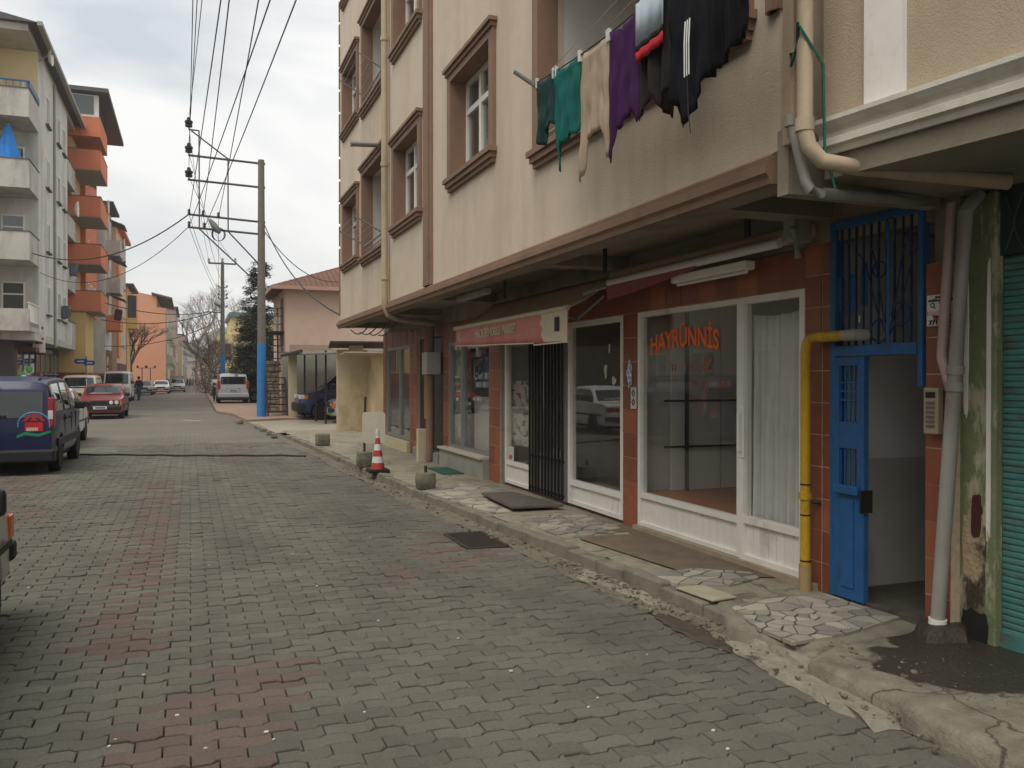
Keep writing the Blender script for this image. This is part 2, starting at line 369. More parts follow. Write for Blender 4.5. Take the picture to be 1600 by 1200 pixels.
blob(gp([(1130,1000),(1180,1010),(1262,1045),(1330,1082),(1408,1124),(1412,1142),(1370,1142),(1290,1104),(1200,1052),(1140,1018)]),.0,.034,'cement_spill',m_spill,seed=2)
blob(gp([(905,888),(980,905),(1030,935),(1060,958),(1020,950),(960,925),(900,905)]),.004,.020,'cement_spill',m_spill,seed=4)
m_wet=mat('damp_earth',lin(72,64,52),.6,.3,9,.6,60)
blob(gp([(1022,960),(1060,968),(1100,985),(1145,1008),(1140,1022),(1090,1005),(1045,985)]),.006,.016,'damp_patch',m_wet,seed=6)
# ---- pavement slab in front of the shops
m_conc=mat('pavement_concrete',lin(140,132,114),.92,.28,9,.7,40,crack=.8,stain=lin(96,86,70),stain_amt=.7,stain_scale=(.8,.8,.8))
m_kerb=mat('kerb_stone',lin(120,115,100),.92,.25,7,.6,60,stain=lin(70,66,54),stain_amt=.7,stain_scale=(2,2,2))
pave=grid_strip(4.5,26,240,lambda y:XK(y)+.13,lambda y:4.32 if y<20 else 7.5,m_conc,PZ-.006,PZ,.007,8.,14).build('pavement',m_conc,kind='structure',smooth=True)
# kerb stones, one by one
y=4.52;k=0;rk=random.Random(11)
while y<24:
    l=rk.uniform(.42,.62); y2=min(y+l,24.2)
    b=MB(); a0,a1=XK(y)+.0,XK(y2)+.0; g=.008; dz=rk.gauss(0,.006); dx=rk.gauss(0,.006)
    pts=[(a0+dx,y+g),(a0+.15+dx,y+g),(a1+.15+dx,y2-g),(a1+dx,y2-g)]
    vs=[(p[0],p[1],-.05) for p in pts]
    tops=[PZ-.006+dz+rk.gauss(0,.004) for _ in pts]
    vs+=[(p[0]+(.012 if i in (0,3) else 0),p[1],tops[i]) for i,p in enumerate(pts)]
    b.add(vs,[(0,3,2,1),(4,5,6,7),(0,1,5,4),(1,2,6,5),(2,3,7,6),(3,0,4,7)])
    b.build('kerb_stone',m_kerb,pave,bevel=.014)
    y=y2
# broken kerb stones by the driveway
for px,py in ((428,684),(420,679),(411,674),(404,670),(374,662)):
    p=G(px,py); b=MB(); b.obox((p.x,p.y,.05),.16,rk.uniform(.5,.9),.13,R(rk.uniform(-8,12)),R(rk.uniform(-6,6)),R(rk.uniform(-8,8)))
    b.build('kerb_stone',m_kerb,pave,bevel=.03)
# pavement worn concrete strips / dark recess in front of shop one
m_brn=mat('worn_screed',lin(112,98,82),.93,.25,5,.6,50,stain=lin(80,68,56),stain_amt=.6,stain_scale=(2,2,2))
MB().add([(XK(5.7)+.4,5.72,PZ+.008),(4.24,5.4,PZ+.008),(4.24,8.0,PZ+.008),(XK(7.4)+.32,7.4,PZ+.008)],[(0,1,2,3)]).build('worn_screed',m_brn,kind='structure')
def slab(pts,z0,z1,name,m,amp=.012,seed=0,n=14,kind='structure'):
    cx=sum(p.x for p in pts)/len(pts); cy=sum(p.y for p in pts)/len(pts); o=[]
    for i in range(len(pts)):
        a=Vector(pts[i][:2]);c=Vector(pts[(i+1)%len(pts)][:2]); k=max(2,int((c-a).length/.07))
        for q in range(k):
            p=a+(c-a)*q/k; o.append(p+Vector((mnoise.noise(Vector((p.x*7,p.y*7,seed))),mnoise.noise(Vector((p.x*7,p.y*7,seed+5)))))*.035)
    m_=len(o); vs=[];fs=[]
    for r in range(n+1):
        k=r/n
        for p in o:
            x=cx+(p.x-cx)*k; y=cy+(p.y-cy)*k; vs.append((x,y,z1+amp*mnoise.noise(Vector((x*5,y*5,seed)))-(.03*max(0,(k-.93)/.07)**2)))
    for p in o: vs.append((p.x,p.y,z0))
    for r in range(n+1):
        for i in range(m_): fs.append((r*m_+i,r*m_+(i+1)%m_,(r+1)*m_+(i+1)%m_,(r+1)*m_+i))
    return MB().add(vs,fs).build(name,m,kind=kind,smooth=True,sharp=60)
# ---- crazy paving of broken marble, each stone its own
m_marb=[mat('marble_grey',lin(146,140,127),.7,.14,5,.25,60,stain=lin(118,108,92),stain_amt=.6,stain_scale=(3,3,3)),
        mat('marble_white',lin(164,157,142),.7,.12,5,.25,60,stain=lin(128,118,100),stain_amt=.6,stain_scale=(3,3,3)),
        mat('marble_blue',lin(126,123,115),.7,.14,5,.25,60,stain=lin(106,98,84),stain_amt=.6,stain_scale=(3,3,3))]
def crazy(region,n,seed,h=.012,gap=.008):
    rr=random.Random(seed); xs=[p[0] for p in region]; ys=[p[1] for p in region]; seeds=[]
    tries=0
    while len(seeds)<n and tries<4000:
        tries+=1; q=(rr.uniform(min(xs),max(xs)),rr.uniform(min(ys),max(ys)))
        if all((q[0]-s[0])**2+(q[1]-s[1])**2>(.40*math.sqrt((max(xs)-min(xs))*(max(ys)-min(ys))/n))**2 for s in seeds): seeds.append(q)
    for poly in voronoi(region,seeds):
        if len(poly)<3: continue
        cx=sum(p[0] for p in poly)/len(poly); cy=sum(p[1] for p in poly)/len(poly)
        sh=[]
        for p in poly:
            dx,dy=p[0]-cx,p[1]-cy; d=math.hypot(dx,dy)
            k=max(.3,(d-gap*1.2)/d) if d>0 else 1; sh.append((cx+dx*k,cy+dy*k))
        ar=abs(sum(sh[i][0]*sh[(i+1)%len(sh)][1]-sh[(i+1)%len(sh)][0]*sh[i][1] for i in range(len(sh))))/2
        if ar<.0012: continue
        MB().prism(sh,PZ-.01,PZ+h+rr.gauss(0,.002)).build('flagstone',m_marb[rr.choice([0,0,1,1,2])],pave)
def reg(l): return [(p.x,p.y) for p in gp(l,PZ)]
slab(gp([(1105,930),(1128,956),(1150,978),(1190,994),(1245,1008),(1300,1008),(1345,1002),(1420,985),(1470,975),(1490,960),(1440,930),(1300,915)],PZ-.012),-.04,PZ-.004,'pavement',m_kerb,.006,5)
crazy(reg([(1140,952),(1205,938),(1290,930),(1345,948),(1410,968),(1330,992),(1240,1008),(1185,985)]),62,1)
crazy(reg([(1010,897),(1095,890),(1175,897),(1190,905),(1140,917),(1050,914)]),34,2)
crazy(reg([(812,815),(850,805),(905,802),(975,828),(985,836),(880,842)]),60,3,.008)
crazy(reg([(660,768),(720,757),(790,765),(800,775),(760,783),(800,800),(770,803),(715,787)]),70,4,.008)
MB().prism(reg([(1056,921),(1098,917),(1152,936),(1114,942)]),PZ,PZ+.016).build('paving_slab',mat('slab_pale',lin(156,148,126),.9,.15,6,.3,60),pave,bevel=.006)
# ---- neighbour's broken concrete apron with damp stain
_d=G(1525,1022,.11)
m_apr=mat('apron_concrete',lin(122,117,101),.9,.3,9,.9,28,crack=1.1,damp=((_d.x,_d.y,.11),.62,lin(58,53,44)),stain=lin(64,60,48),stain_amt=.75,stain_scale=(1.3,1.3,1.3))
apr=gp([(1262,1036),(1290,1012),(1345,1000),(1440,985),(1500,975),(1560,978),(1700,1010),(1900,1080),(2000,1330),(1760,1260),(1600,1196),(1480,1140),(1380,1088),(1305,1052)],.10)
slab(apr,-.03,.112,'pavement',m_apr,.014,3)
# cracked cement lip between the two pavements
blob([(p.x,p.y) for p in gp([(1150,985),(1200,985),(1250,1006),(1300,1012),(1290,1040),(1255,1042),(1215,1022),(1170,1005)],.05)],.0,.075,'broken_cement',m_spill,seed=12)
blob([(p.x,p.y) for p in gp([(1425,992),(1462,968),(1500,966),(1535,985),(1520,1012),(1450,1010)],.1)],.085,.19,'cement_mound',m_apr,seed=15)
# threshold floor under the doorway and neighbour's sill
MB().box(4.2,4.9,2.2,4.05,-.02,.085).build('pavement',m_apr,kind='structure')
# litter: pale flecks on the pavers
m_lit=mat('litter',lin(205,200,188),.8,.1,20,.1)
lb=MB(); rl=random.Random(21)
for i in range(26):
    px,py=rl.uniform(40,1150),rl.uniform(760,1190); p=G(px,py)
    if p.x>XK(p.y)-.3: continue
    n=7; r=rl.uniform(.005,.012); an=rl.uniform(0,3); el=rl.uniform(.4,1)
    lb.prism([(p.x+r*math.cos(an+k*6.283/n),p.y+r*el*math.sin(an+k*6.283/n)) for k in range(n)],.002,.0085)
lb.build('litter',m_lit,label='pale flecks of litter scattered over the street pavers',kind='stuff')
gr_=MB(); rg=random.Random(31)
def pebble(x,y,z,r):
    vs=[]
    for sx_ in (-1,1):
        for sy_ in (-1,1):
            for sz_ in (-1,1): vs.append((x+sx_*r*rg.uniform(.5,1.1),y+sy_*r*rg.uniform(.5,1.1),z+(sz_+.6)*r*.6*rg.uniform(.6,1.1)))
    gr_.add(vs,[(0,1,3,2),(4,6,7,5),(0,4,5,1),(2,3,7,6),(0,2,6,4),(1,5,7,3)])
for i in range(900):
    y=rg.choice([rg.uniform(2.4,7),rg.uniform(2.4,16)]); x=XK(y)-abs(rg.gauss(0,.11))-.005; pebble(x,y,.018,rg.choice([.003,.004,.006,.006,.009,.016]))
for i in range(160):
    p=G(rg.uniform(1120,1440),rg.uniform(985,1150),.03)
    if abs(p.x-XK(p.y))<.3: pebble(p.x,p.y,.04 if p.x<XK(p.y) else .11,rg.choice([.004,.006,.009,.014]))
for i in range(260):
    p=G(rg.uniform(1290,1590),rg.uniform(1000,1180),.112)
    if p.x>XK(p.y)+.12: pebble(p.x,p.y,.118,rg.choice([.0015,.002,.003,.004]))
gr_.build('grit',mat('grit_stone',lin(112,105,90),.95,.3,30,.3,90,island=.35),label='grit and crumbled cement along the gutter',kind='stuff',recalc=False)
# ---- far pavement (right) with the pole, and left pavement
m_pink=mat('pink_pavement',lin(148,124,108),.9,.2,2,.3,40,stain=lin(120,110,96),stain_amt=.8,stain_scale=(.4,.4,.4))
fp=[G(386,661,.0),G(363,650),G(338,646),G(331,633),G(323,618),G(321.6,609),G(321,604)]
poly=[(p.x,p.y) for p in fp]+[(40,150),(40,36.5),(3.5,33.9)]
MB().prism(poly,-.05,.13).build('pavement',m_pink,kind='structure',bevel=.02)
m_fore=mat('forecourt_concrete',lin(146,138,120),.92,.18,1.5,.3,40,stain=lin(110,102,86),stain_amt=.7,stain_scale=(.5,.5,.5))
MB().prism([(1.97,33.2),(3.5,33.88),(39,36.2),(39,20),(4.34,20),(4.34,25.9),(2.36,25.9)],-.05,.05).build('forecourt',m_fore,kind='structure')
m_lpav=mat('left_pavement',lin(128,122,110),.92,.18,1.5,.3,40)
MB().prism([(-5.4,33),(-5.2,60),(-4.6,100),(-2.0,140),(-1.4,260),(-40,260),(-40,33)],-.05,.13).build('pavement',m_lpav,kind='structure',bevel=.02)
# drain grate
gt=thing('drain_grate','rusty iron drain grate sunk in the gutter cement','drain',(G(742,845).x,G(742,845).y,0))
c_=gt.location
m_iron=mat('iron_grate',lin(66,60,52),.6,.3,20,.4,80,metal=.3)
b=MB()
for s in (-1,1):
    b.box(c_.x-.2,c_.x+.2,c_.y+s*.42-.02,c_.y+s*.42+.02,-.02,.014); b.box(c_.x+s*.2-.02,c_.x+s*.2+.02,c_.y-.4,c_.y+.4,-.02,.014)
b.build('frame',m_iron,gt)
for i in range(16):
    yy=c_.y-.38+i*.0507; MB().box(c_.x-.18,c_.x+.18,yy-.012,yy+.012,-.02,.012).build('bar',m_iron,gt)
MB().box(c_.x-.18,c_.x+.18,c_.y-.4,c_.y+.4,-.03,-.008).build('pit',mat('pit_dark',lin(50,46,40),.9),gt)
# rubber cable ramp across the street
p,q=G(110,712),G(478,714); pts=[]
for i in range(41):
    u=i/40; pts.append((p.x+(q.x-p.x)*u,p.y+(q.y-p.y)*u+.05*math.sin(u*9),.022+.006*math.sin(u*37)))
MB().tube(pts,.019,7).build('hose',mat('black_rubber',lin(46,44,40),.8,.2,9,.2),label='dark hose lying across the paved street by the blue van',cat='hose',smooth=True)
# ================================================================== MAIN BUILDING (right)
XF,XO=4.25,3.15
Y0,Y1=4.05,19.32
ZS=2.80                                    # soffit edge
m_wall=mat('beige_render',lin(206,189,168),.93,.07,3,.35,90,stain=lin(150,134,112),stain_amt=.42,stain_scale=(1.1,1.1,.14),stain_lo=.48,stain_hi=.8)
m_wall2=mat('pale_render',lin(205,202,194),.9,.06,3,.2,80,stain=lin(160,155,144),stain_amt=.4,stain_scale=(.8,.8,.2))
m_brown=mat('brown_moulding',lin(136,108,88),.75,.1,5,.15,60,stain=lin(96,78,66),stain_amt=.5,stain_scale=(1,1,.4))
m_soff=mat('soffit_concrete',lin(140,130,112),.95,.2,3,.4,40,stain=lin(88,79,66),stain_amt=.7,stain_scale=(.8,.8,.8))
m_tile=[mat('red_tile_a',lin(130,74,54),.42,.16,10,.12,40,objvar=.08,spec=.5),mat('red_tile_b',lin(150,86,58),.42,.16,10,.12,40,objvar=.08,spec=.5)]
m_grout=mat('tile_grout',lin(186,164,140),.9,.2,20,.2)
m_white=mat('white_frame',lin(226,222,212),.5,.06,6,.06,40,stain=lin(150,138,116),stain_amt=.5,stain_scale=(2,2,1.2),stain_lo=.58)
m_alu=mat('aluminium',lin(150,152,150),.4,.1,8,.05,40,metal=.5)
m_blk=mat('black_iron',lin(34,31,29),.6,.2,14,.15,60)
m_room=mat('room_wall',lin(190,186,174),.9,.15,2,.1)
m_roomfloor=mat('room_floor',lin(110,74,56),.75,.15,3,.1)
m_pane=glass('shop_glass'); m_upane=darkglass('upper_pane',(.05,.06,.065),.02)
def wall_x(b,X,y0,y1,z0,z1,holes,depth):
    """front sheet of a wall in plane X with openings (y0,y1,z0,z1) and reveals going back by depth"""
    ys=sorted(set([y0,y1]+[h[0] for h in holes]+[h[1] for h in holes])); zs=sorted(set([z0,z1]+[h[2] for h in holes]+[h[3] for h in holes]))
    ys=[y for y in ys if y0<=y<=y1]; zs=[z for z in zs if z0<=z<=z1]
    for a,c in zip(ys,ys[1:]):
        for e,g in zip(zs,zs[1:]):
            if any(h[0]<=a and c<=h[1] and h[2]<=e and g<=h[3] for h in holes): continue
            b.quad((X,a,e),(X,a,g),(X,c,g),(X,c,e))
    for h in holes:
        p,q,r,s=h; q=min(q,y1); s=min(s,z1); X2=X+depth
        b.quad((X,p,r),(X2,p,r),(X2,p,s),(X,p,s)); b.quad((X,q,r),(X,q,s),(X2,q,s),(X2,q,r)); b.quad((X,p,r),(X,q,r),(X2,q,r),(X2,p,r)); b.quad((X,p,s),(X2,p,s),(X2,q,s),(X,q,s))
    return b
bld=thing('apartment_building','beige rendered apartment block with brown window trims above a row of red-tiled shops','building',(4.25,12,0))
FL=[2.95,5.8,8.65,11.5,14.35]; ZT=17.2
wins=[]; bals=[]
for i,f in enumerate(FL):
    wins+=[(9.02,10.54,f+1.24,f+2.48),(12.22,13.82,f+1.16,f+2.42),(17.14,18.76,f+1.15,f+2.42)]
    bals+=[(14.66,16.52,f+1.02,f+2.6),(4.42,7.6,f+.88,f+2.6)]
b=MB(); wall_x(b,XO,Y0,Y1,ZS,ZT,wins+bals,.24)
b.quad((XO,Y0,ZS),(11,Y0,ZS),(11,Y0,ZT),(XO,Y0,ZT)); b.quad((XO,Y1,ZS),(XO,Y1,ZT),(11,Y1,ZT),(11,Y1,ZS)); b.quad((11,Y0,0),(11,Y1,0),(11,Y1,ZT),(11,Y0,ZT))
b.quad((XO,Y0,ZT),(11,Y0,ZT),(11,Y1,ZT),(XO,Y1,ZT))
b.build('wall',m_wall,bld,recalc=False)
# quoins on the far corner
for i in range(28):
    z=3.1+i*.5; MB().box(XO-.03,XO+.25,Y1-.02,Y1+.035,z,z+.44).build('quoin',m_brown,bld,bevel=.01)
# soffit: lip, recessed ceiling, beams
sf=MB().box(XO+.03,XO+.2,Y0,Y1,ZS-.03,ZS+.12).box(XO+.2,XF+.1,Y0,Y1,ZS+.10,ZS+.2)
for yy in (5.0,8.0,12.1,15.1,19.2): sf.box(XO+.2,XF,yy-.12,yy+.12,ZS-.02,ZS+.1)
sf.build('soffit',m_soff,bld)
# cornice moulding at the foot of the overhang
prof=[(0,-.04),(-.05,-.04),(-.06,0),(-.085,.02),(-.085,.07),(-.05,.085),(-.05,.12),(-.025,.14),(0,.15)]
def mould(y0,y1,X,z,prof,name,m,parent,n=1):
    pr=[(X+a,z+c) for a,c in prof]; b=MB(); k=len(pr)
    vs=[(x,y0,zz) for x,zz in pr]+[(x,y1,zz) for x,zz in pr]
    fs=[(i,i+1,k+i+1,k+i) for i in range(k-1)]+[(k-1,0,k,2*k-1),tuple(range(k))[::-1],tuple(range(k,2*k))]
    return b.add(vs,fs).build(name,m,parent)
for a,c in ((Y0+.02,6.4),(6.404,9.1),(9.104,11.8),(11.804,14.3),(14.304,16.9),(16.904,Y1+.06)):
    mould(a,c,XO,ZS,prof,'cornice',m_brown,bld)
# vertical brown strip and corner strip
MB().box(XO-.035,XO+.02,11.5,11.93,ZS+.15,ZT).box(XO-.055,XO,11.58,11.85,ZS+.15,ZT).build('pilaster_strip',m_brown,bld)
MB().box(XO-.03,XO+.02,Y0-.01,Y0+.1,ZS+.95,ZT).box(XO-.05,XO,Y0+.02,Y0+.07,ZS+.95,ZT).build('corner_strip',m_brown,bld)
# windows
m_cur=mat('net_curtain',lin(176,174,166),.9,.1,30,.1)
def trim(y0,y1,z0,z1,parent):
    t=.13
    tr=MB().box(XO-.045,XO+.168,y0-t,y0+.006,z0,z1-.006).box(XO-.045,XO+.168,y1-.006,y1+t,z0,z1-.006).box(XO-.045,XO+.168,y0-t,y1+t,z1-.006,z1+t)
    tr.build('surround',m_brown,parent)
    MB().box(XO-.10,XO,y0-t-.04,y1+t+.04,z1+t,z1+t+.045).box(XO-.07,XO,y0-t-.015,y1+t+.015,z1+t-.05,z1+t).build('head_moulding',m_brown,parent)
    MB().box(XO-.10,XO+.165,y0-t-.03,y1+t+.03,z0-.05,z0+.005).box(XO-.075,XO,y0-t,y1+t,z0-.11,z0-.05).box(XO-.045,XO,y0-t+.02,y1+t-.02,z0-.16,z0-.11).build('sill',m_brown,parent)
def window(y0,y1,z0,z1,parent,vis=True):
    wo=MB(); x=XO+.17; f=.06
    wo.box(x,x+.07,y0,y1,z0,z0+f).box(x,x+.07,y0,y1,z1-f,z1).box(x,x+.07,y0,y0+f,z0+f,z1-f).box(x,x+.07,y1-f,y1,z0+f,z1-f)
    ym=y0+(y1-y0)*.62; zt=z0+(z1-z0)*.68
    wo.box(x,x+.07,ym-.045,ym+.045,z0+f,z1-f).box(x-.004,x+.066,y0+f,ym-.045,zt-.035,zt+.035).box(x-.004,x+.066,ym+.045,y1-f,zt-.035,zt+.035)
    y3=y0+.22; wo.box(x,x+.07,y3-.03,y3+.03,z0+f,z1-f)
    w_=wo.build('window',m_white,parent)
    for a,c in ((y0+f,y3-.03),(y3+.03,ym-.045),(ym+.045,y1-f)):
        for e,g in ((z0+f,zt-.035),(zt+.035,z1-f)):
            MB().box(x+.03,x+.045,a,c,e,g).build('pane',glass('window_glass',(.8,.84,.84),1.9,0,.02),w_)
    MB().box(x+.16,x+.17,y0+.1,y0+(y1-y0)*.5,z0,z1).box(x+.5,x+.52,y0-.3,y1+.3,z0-.3,z1+.3).build('curtain',m_cur if vis else m_room,w_)
    trim(y0,y1,z0,z1,w_)
for h in wins:
    if h[2]>11: continue
    window(*h,bld)
def balcony(y0,y1,z0,z1,parent):
    r=MB(); xb=XO+1.35
    r.quad((xb,y0-.2,z0-.9),(xb,y1+.2,z0-.9),(xb,y1+.2,z1+.2),(xb,y0-.2,z1+.2)); r.quad((XO+.24,y0,z0-.9),(xb,y0,z0-.9),(xb,y0,z1+.2),(XO+.24,y0,z1+.2)); r.quad((XO+.24,y1,z0-.9),(XO+.24,y1,z1+.2),(xb,y1,z1+.2),(xb,y1,z0-.9))
    r.quad((XO+.24,y0,z1+.02),(xb,y0,z1+.02),(xb,y1,z1+.02),(XO+.24,y1,z1+.02)); r.quad((XO+.2,y0,z0-.85),(XO+.2,y1,z0-.85),(xb,y1,z0-.85),(xb,y0,z0-.85)); r.quad((XO+.24,y0,z0-.85),(XO+.24,y0,z0),(XO+.24,y1,z0),(XO+.24,y1,z0-.85))
    o=r.build('balcony',m_wall2,parent,recalc=False)
    d=MB().box(xb-.06,xb-.005,y0+.25,y0+1.05,z0-.85,z0+1.25); d.build('balcony_door',m_white,o)
    MB().box(xb-.068,xb-.061,y0+.33,y0+.97,z0-.2,z0+1.15).build('pane',m_upane,o)
    trim(y0,y1,z0,z1,o)
    MB().tube([(XO-.02,y0+.05,z0+.2),(XO-.02,y1-.05,z0+.2)],.018).tube([(XO-.02,y0+.05,z0+.1),(XO-.02,y1-.05,z0+.1)],.012).build('rail',m_alu,o,smooth=True)
    return o
for h in bals:
    if h[2]>11: continue
    balcony(*h,bld)
# folding drying racks on the narrow balconies
for f in FL[:2]:
    z=f+1.25; rk_=thing('drying_rack','grey folding drying rack with lines fixed outside '+('first' if f<3 else 'second')+' floor balcony beyond the downpipe','rack',(XO,15.5,z))
    for yy in (14.8,16.4): MB().tube([(XO-.03,yy,z),(XO-.5,yy,z+.25)],.014).build('arm',m_alu,rk_)
    for k in range(5):
        u=.2+.2*k; MB().tube([(XO-.03-.47*u,14.8,z+.25*u),(XO-.03-.47*u,16.4,z+.25*u)],.004,5).build('line',m_alu,rk_)
# floodlight-like pipe stubs above the balconies
for f in FL[:3]:
    p=(XO-.02,14.75,f+2.75); MB().tube([p,(XO-.55,14.75,f+2.72)],[.05,.05],10).tube([(XO-.55,14.75,f+2.72),(XO-.57,14.75,f+2.72)],[.06,.06],10).build('spout',mat('zinc',lin(150,148,140),.5,.1,9,.1,metal=.4),bld,smooth=True)
# downpipes on the facade
m_pipe=mat('pvc_pipe',lin(178,160,134),.55,.1,5,.05,40,stain=lin(120,104,84),stain_amt=.5,stain_scale=(2,2,.6))
m_pipeg=mat('grey_pipe',lin(150,146,136),.5,.1,5,.05,40,stain=lin(96,88,74),stain_amt=.6,stain_scale=(2,2,.6))
MB().tube([(XO-.09,14.25,ZT),(XO-.09,14.25,3.02),(XO-.09,14.25,2.86),(XO-.02,14.28,2.72),(XO+.15,14.34,2.66),(XO+.95,15.0,2.64)],.055,12).build('downpipe',m_pipe,bld,smooth=True)
for z in (3.3,5.2,7.3,9.5): MB().tube([(XO-.09,14.25,z),(XO-.09,14.25,z+.07)],.068,12).build('pipe_collar',m_pipe,bld,smooth=True)
MB().tube([(4.1,15.18,2.68),(4.1,15.18,.3),(4.08,15.2,.14)],.075,10).build('downpipe',m_brown,bld,smooth=True)
MB().tube([(4.08,15.42,2.6),(4.08,15.42,.9)],.03,8).build('cable_duct',mat('ochre_pipe',lin(170,128,72),.6,.1),bld)
# ---------------- ground floor: back, rooms, piers
rooms=MB()
def room(b,y0,y1,x1=8.5,zf=.15,zc=2.72):
    b.quad((XF+.12,y0,zf),(x1,y0,zf),(x1,y0,zc),(XF+.12,y0,zc)); b.quad((XF+.12,y1,zf),(XF+.12,y1,zc),(x1,y1,zc),(x1,y1,zf)); b.quad((x1,y0,zf),(x1,y1,zf),(x1,y1,zc),(x1,y0,zc)); b.quad((XF+.1,y0,zc),(x1,y0,zc),(x1,y1,zc),(XF+.1,y1,zc))
for a,c in ((4.05,4.9),(5.12,7.75),(7.9,11.65),(12.15,14.5),(14.9,16.65),(17.15,19.6)): room(rooms,a,c,9 if a<5 else 8)
rooms.build('room_lining',m_room,bld,recalc=False)
MB().box(XF-.02,11,4.05,4.9,.02,.15).build('corridor_floor',mat('dark_marble',lin(84,78,68),.5,.3,9,.1,stain=lin(46,42,36),stain_amt=.8,stain_scale=(4,4,4)),bld)
MB().box(XF+.02,8,5.12,19.7,.02,.16).build('shop_floor',m_roomfloor,bld)
# corridor dado: darker paint below a line
MB().box(XF+.2,8.5,4.878,4.893,.15,1.07).build('dado',mat('dado_grey',lin(176,170,162),.8,.08,4,.1),bld)
MB().box(XF+.2,8.5,4.884,4.897,1.07,2.7).build('corridor_wall',mat('corridor_white',lin(206,202,196),.85,.06,4,.1),bld)
def tiles(y0,y1,z0,z1,ny,nz,X,parent,name='tile',thick=.011,face='x',mi=0,xs=None):
    g=.008; t=MB().box(X-.006,X+.1,y0,y1,z0,z1).build('pier',m_grout,parent)
    for i in range(ny):
        for j in range(nz):
            a=y0+(y1-y0)*i/ny+g/2; c=y0+(y1-y0)*(i+1)/ny-g/2; e=z0+(z1-z0)*j/nz+g/2; f_=z0+(z1-z0)*(j+1)/nz-g/2
            MB().box(X-thick+random.gauss(0,.0015),X,a,c,e,f_).build(name,m_tile[mi if random.random()<.8 else 1-mi],t)
tiles(4.975,5.15,.1,2.62,1,11,XF-.004,bld); tiles(4.885,4.971,.1,2.62,1,11,XF-.002,bld)
tiles(3.86,4.05,.1,2.35,1,10,XF-.004,bld)
tiles(7.69,7.985,.1,2.31,1,9,XF-.004,bld)
tiles(5.155,7.985,2.315,2.60,10,1,XF-.004,bld); tiles(7.99,11.7,2.315,2.60,13,1,XF-.002,bld)
tiles(11.74,12.2,.1,2.6,2,9,XF-.03,bld,mi=1)
tiles(12.205,14.45,2.26,2.6,8,1,XF-.004,bld)
tiles(14.46,14.78,.1,2.6,1,9,XF-.01,bld); tiles(16.62,17.2,.1,2.6,2,9,XF-.02,bld,mi=1); tiles(14.79,16.6,2.42,2.66,6,1,XF-.004,bld)
tiles(17.205,19.5,2.33,2.66,8,1,XF-.004,bld); tiles(19.5,19.8,.1,2.66,1,9,XF-.02,bld)
MB().box(XF+.0,XF+.12,4.05,19.8,2.61,2.92).build('lintel',m_soff,bld)
# end wall of ground floor
MB().box(XF+.0,11,19.8,19.9,0,2.9).build('end_wall',m_wall,bld)
def shopwin(y0,y1,z0,z1,parent,f=.06,panels=None,m=m_white,x=XF-.01,th=.08,gl=m_pane):
    """frame with glass; panels: z of the top of the solid foot"""
    b=MB(); zb=panels or z0
    b.box(x,x+th,y0,y0+f,z0,z1).box(x,x+th,y1-f,y1,z0,z1).box(x,x+th,y0+f,y1-f,z1-f,z1).box(x,x+th,y0+f,y1-f,zb,zb+f)
    if panels: b.box(x,x+th,y0+f,y1-f,z0,z0+f*.8)
    o=b.build('window',m,parent)
    MB().box(x+.035,x+.043,y0+f,y1-f,zb+f,z1-f).build('pane',gl,o)
    if panels:
        n=max(1,int((y1-y0)/.11)); w_=(y1-y0-2*f)/n
        for i in range(n): MB().box(x+.028,x+.05,y0+f+i*w_+.002,y0+f+(i+1)*w_-.002,z0+f*.8,zb).build('panel_board',m,o)
    return o
# shop one: wide window + door
shop1=shopwin(5.955,7.68,.17,2.31,bld,.048,.45)
d1=shopwin(5.155,5.95,.17,2.31,bld,.055,.47,x=XF-.022)
MB().box(XF-.07,XF-.03,5.895,5.925,1.05,1.36).box(XF-.035,XF-.015,5.88,5.94,1.0,1.42).build('door_handle',m_white,d1,bevel=.008)
MB().box(XF-.06,XF-.02,5.0,7.7,.1,.17).build('threshold',mat('cement_sill',lin(160,144,120),.9,.2,6,.4),bld)
# curtain behind the door
def curtain(y0,y1,z0,z1,x,m,parent,folds=14,amp=.03,name='curtain',n=90,thick=.004):
    vs=[];fs=[];k=8
    for i in range(n+1):
        u=i/n; y=y0+(y1-y0)*u
        for j in range(k+1):
            v=j/k; vs.append((x+amp*math.sin(u*folds*6.283+.6*math.sin(v*2+u*9))*(.5+.5*v)+.01*math.sin(u*31),y+.01*math.sin(v*3+u*20),z1-(z1-z0)*v-(.05*math.sin(u*math.pi) if j==0 else 0)))
    for i in range(n):
        for j in range(k): a=i*(k+1)+j; fs.append((a,a+1,a+k+2,a+k+1))
    return MB().add(vs,fs).build(name,m,parent,smooth=True,solid=thick,recalc=False)
m_drape=mat('grey_drape',lin(214,213,206),.9,.06,12,.1)
curtain(5.2,6.1,.3,2.2,XF+.12,m_drape,bld,10,.05)
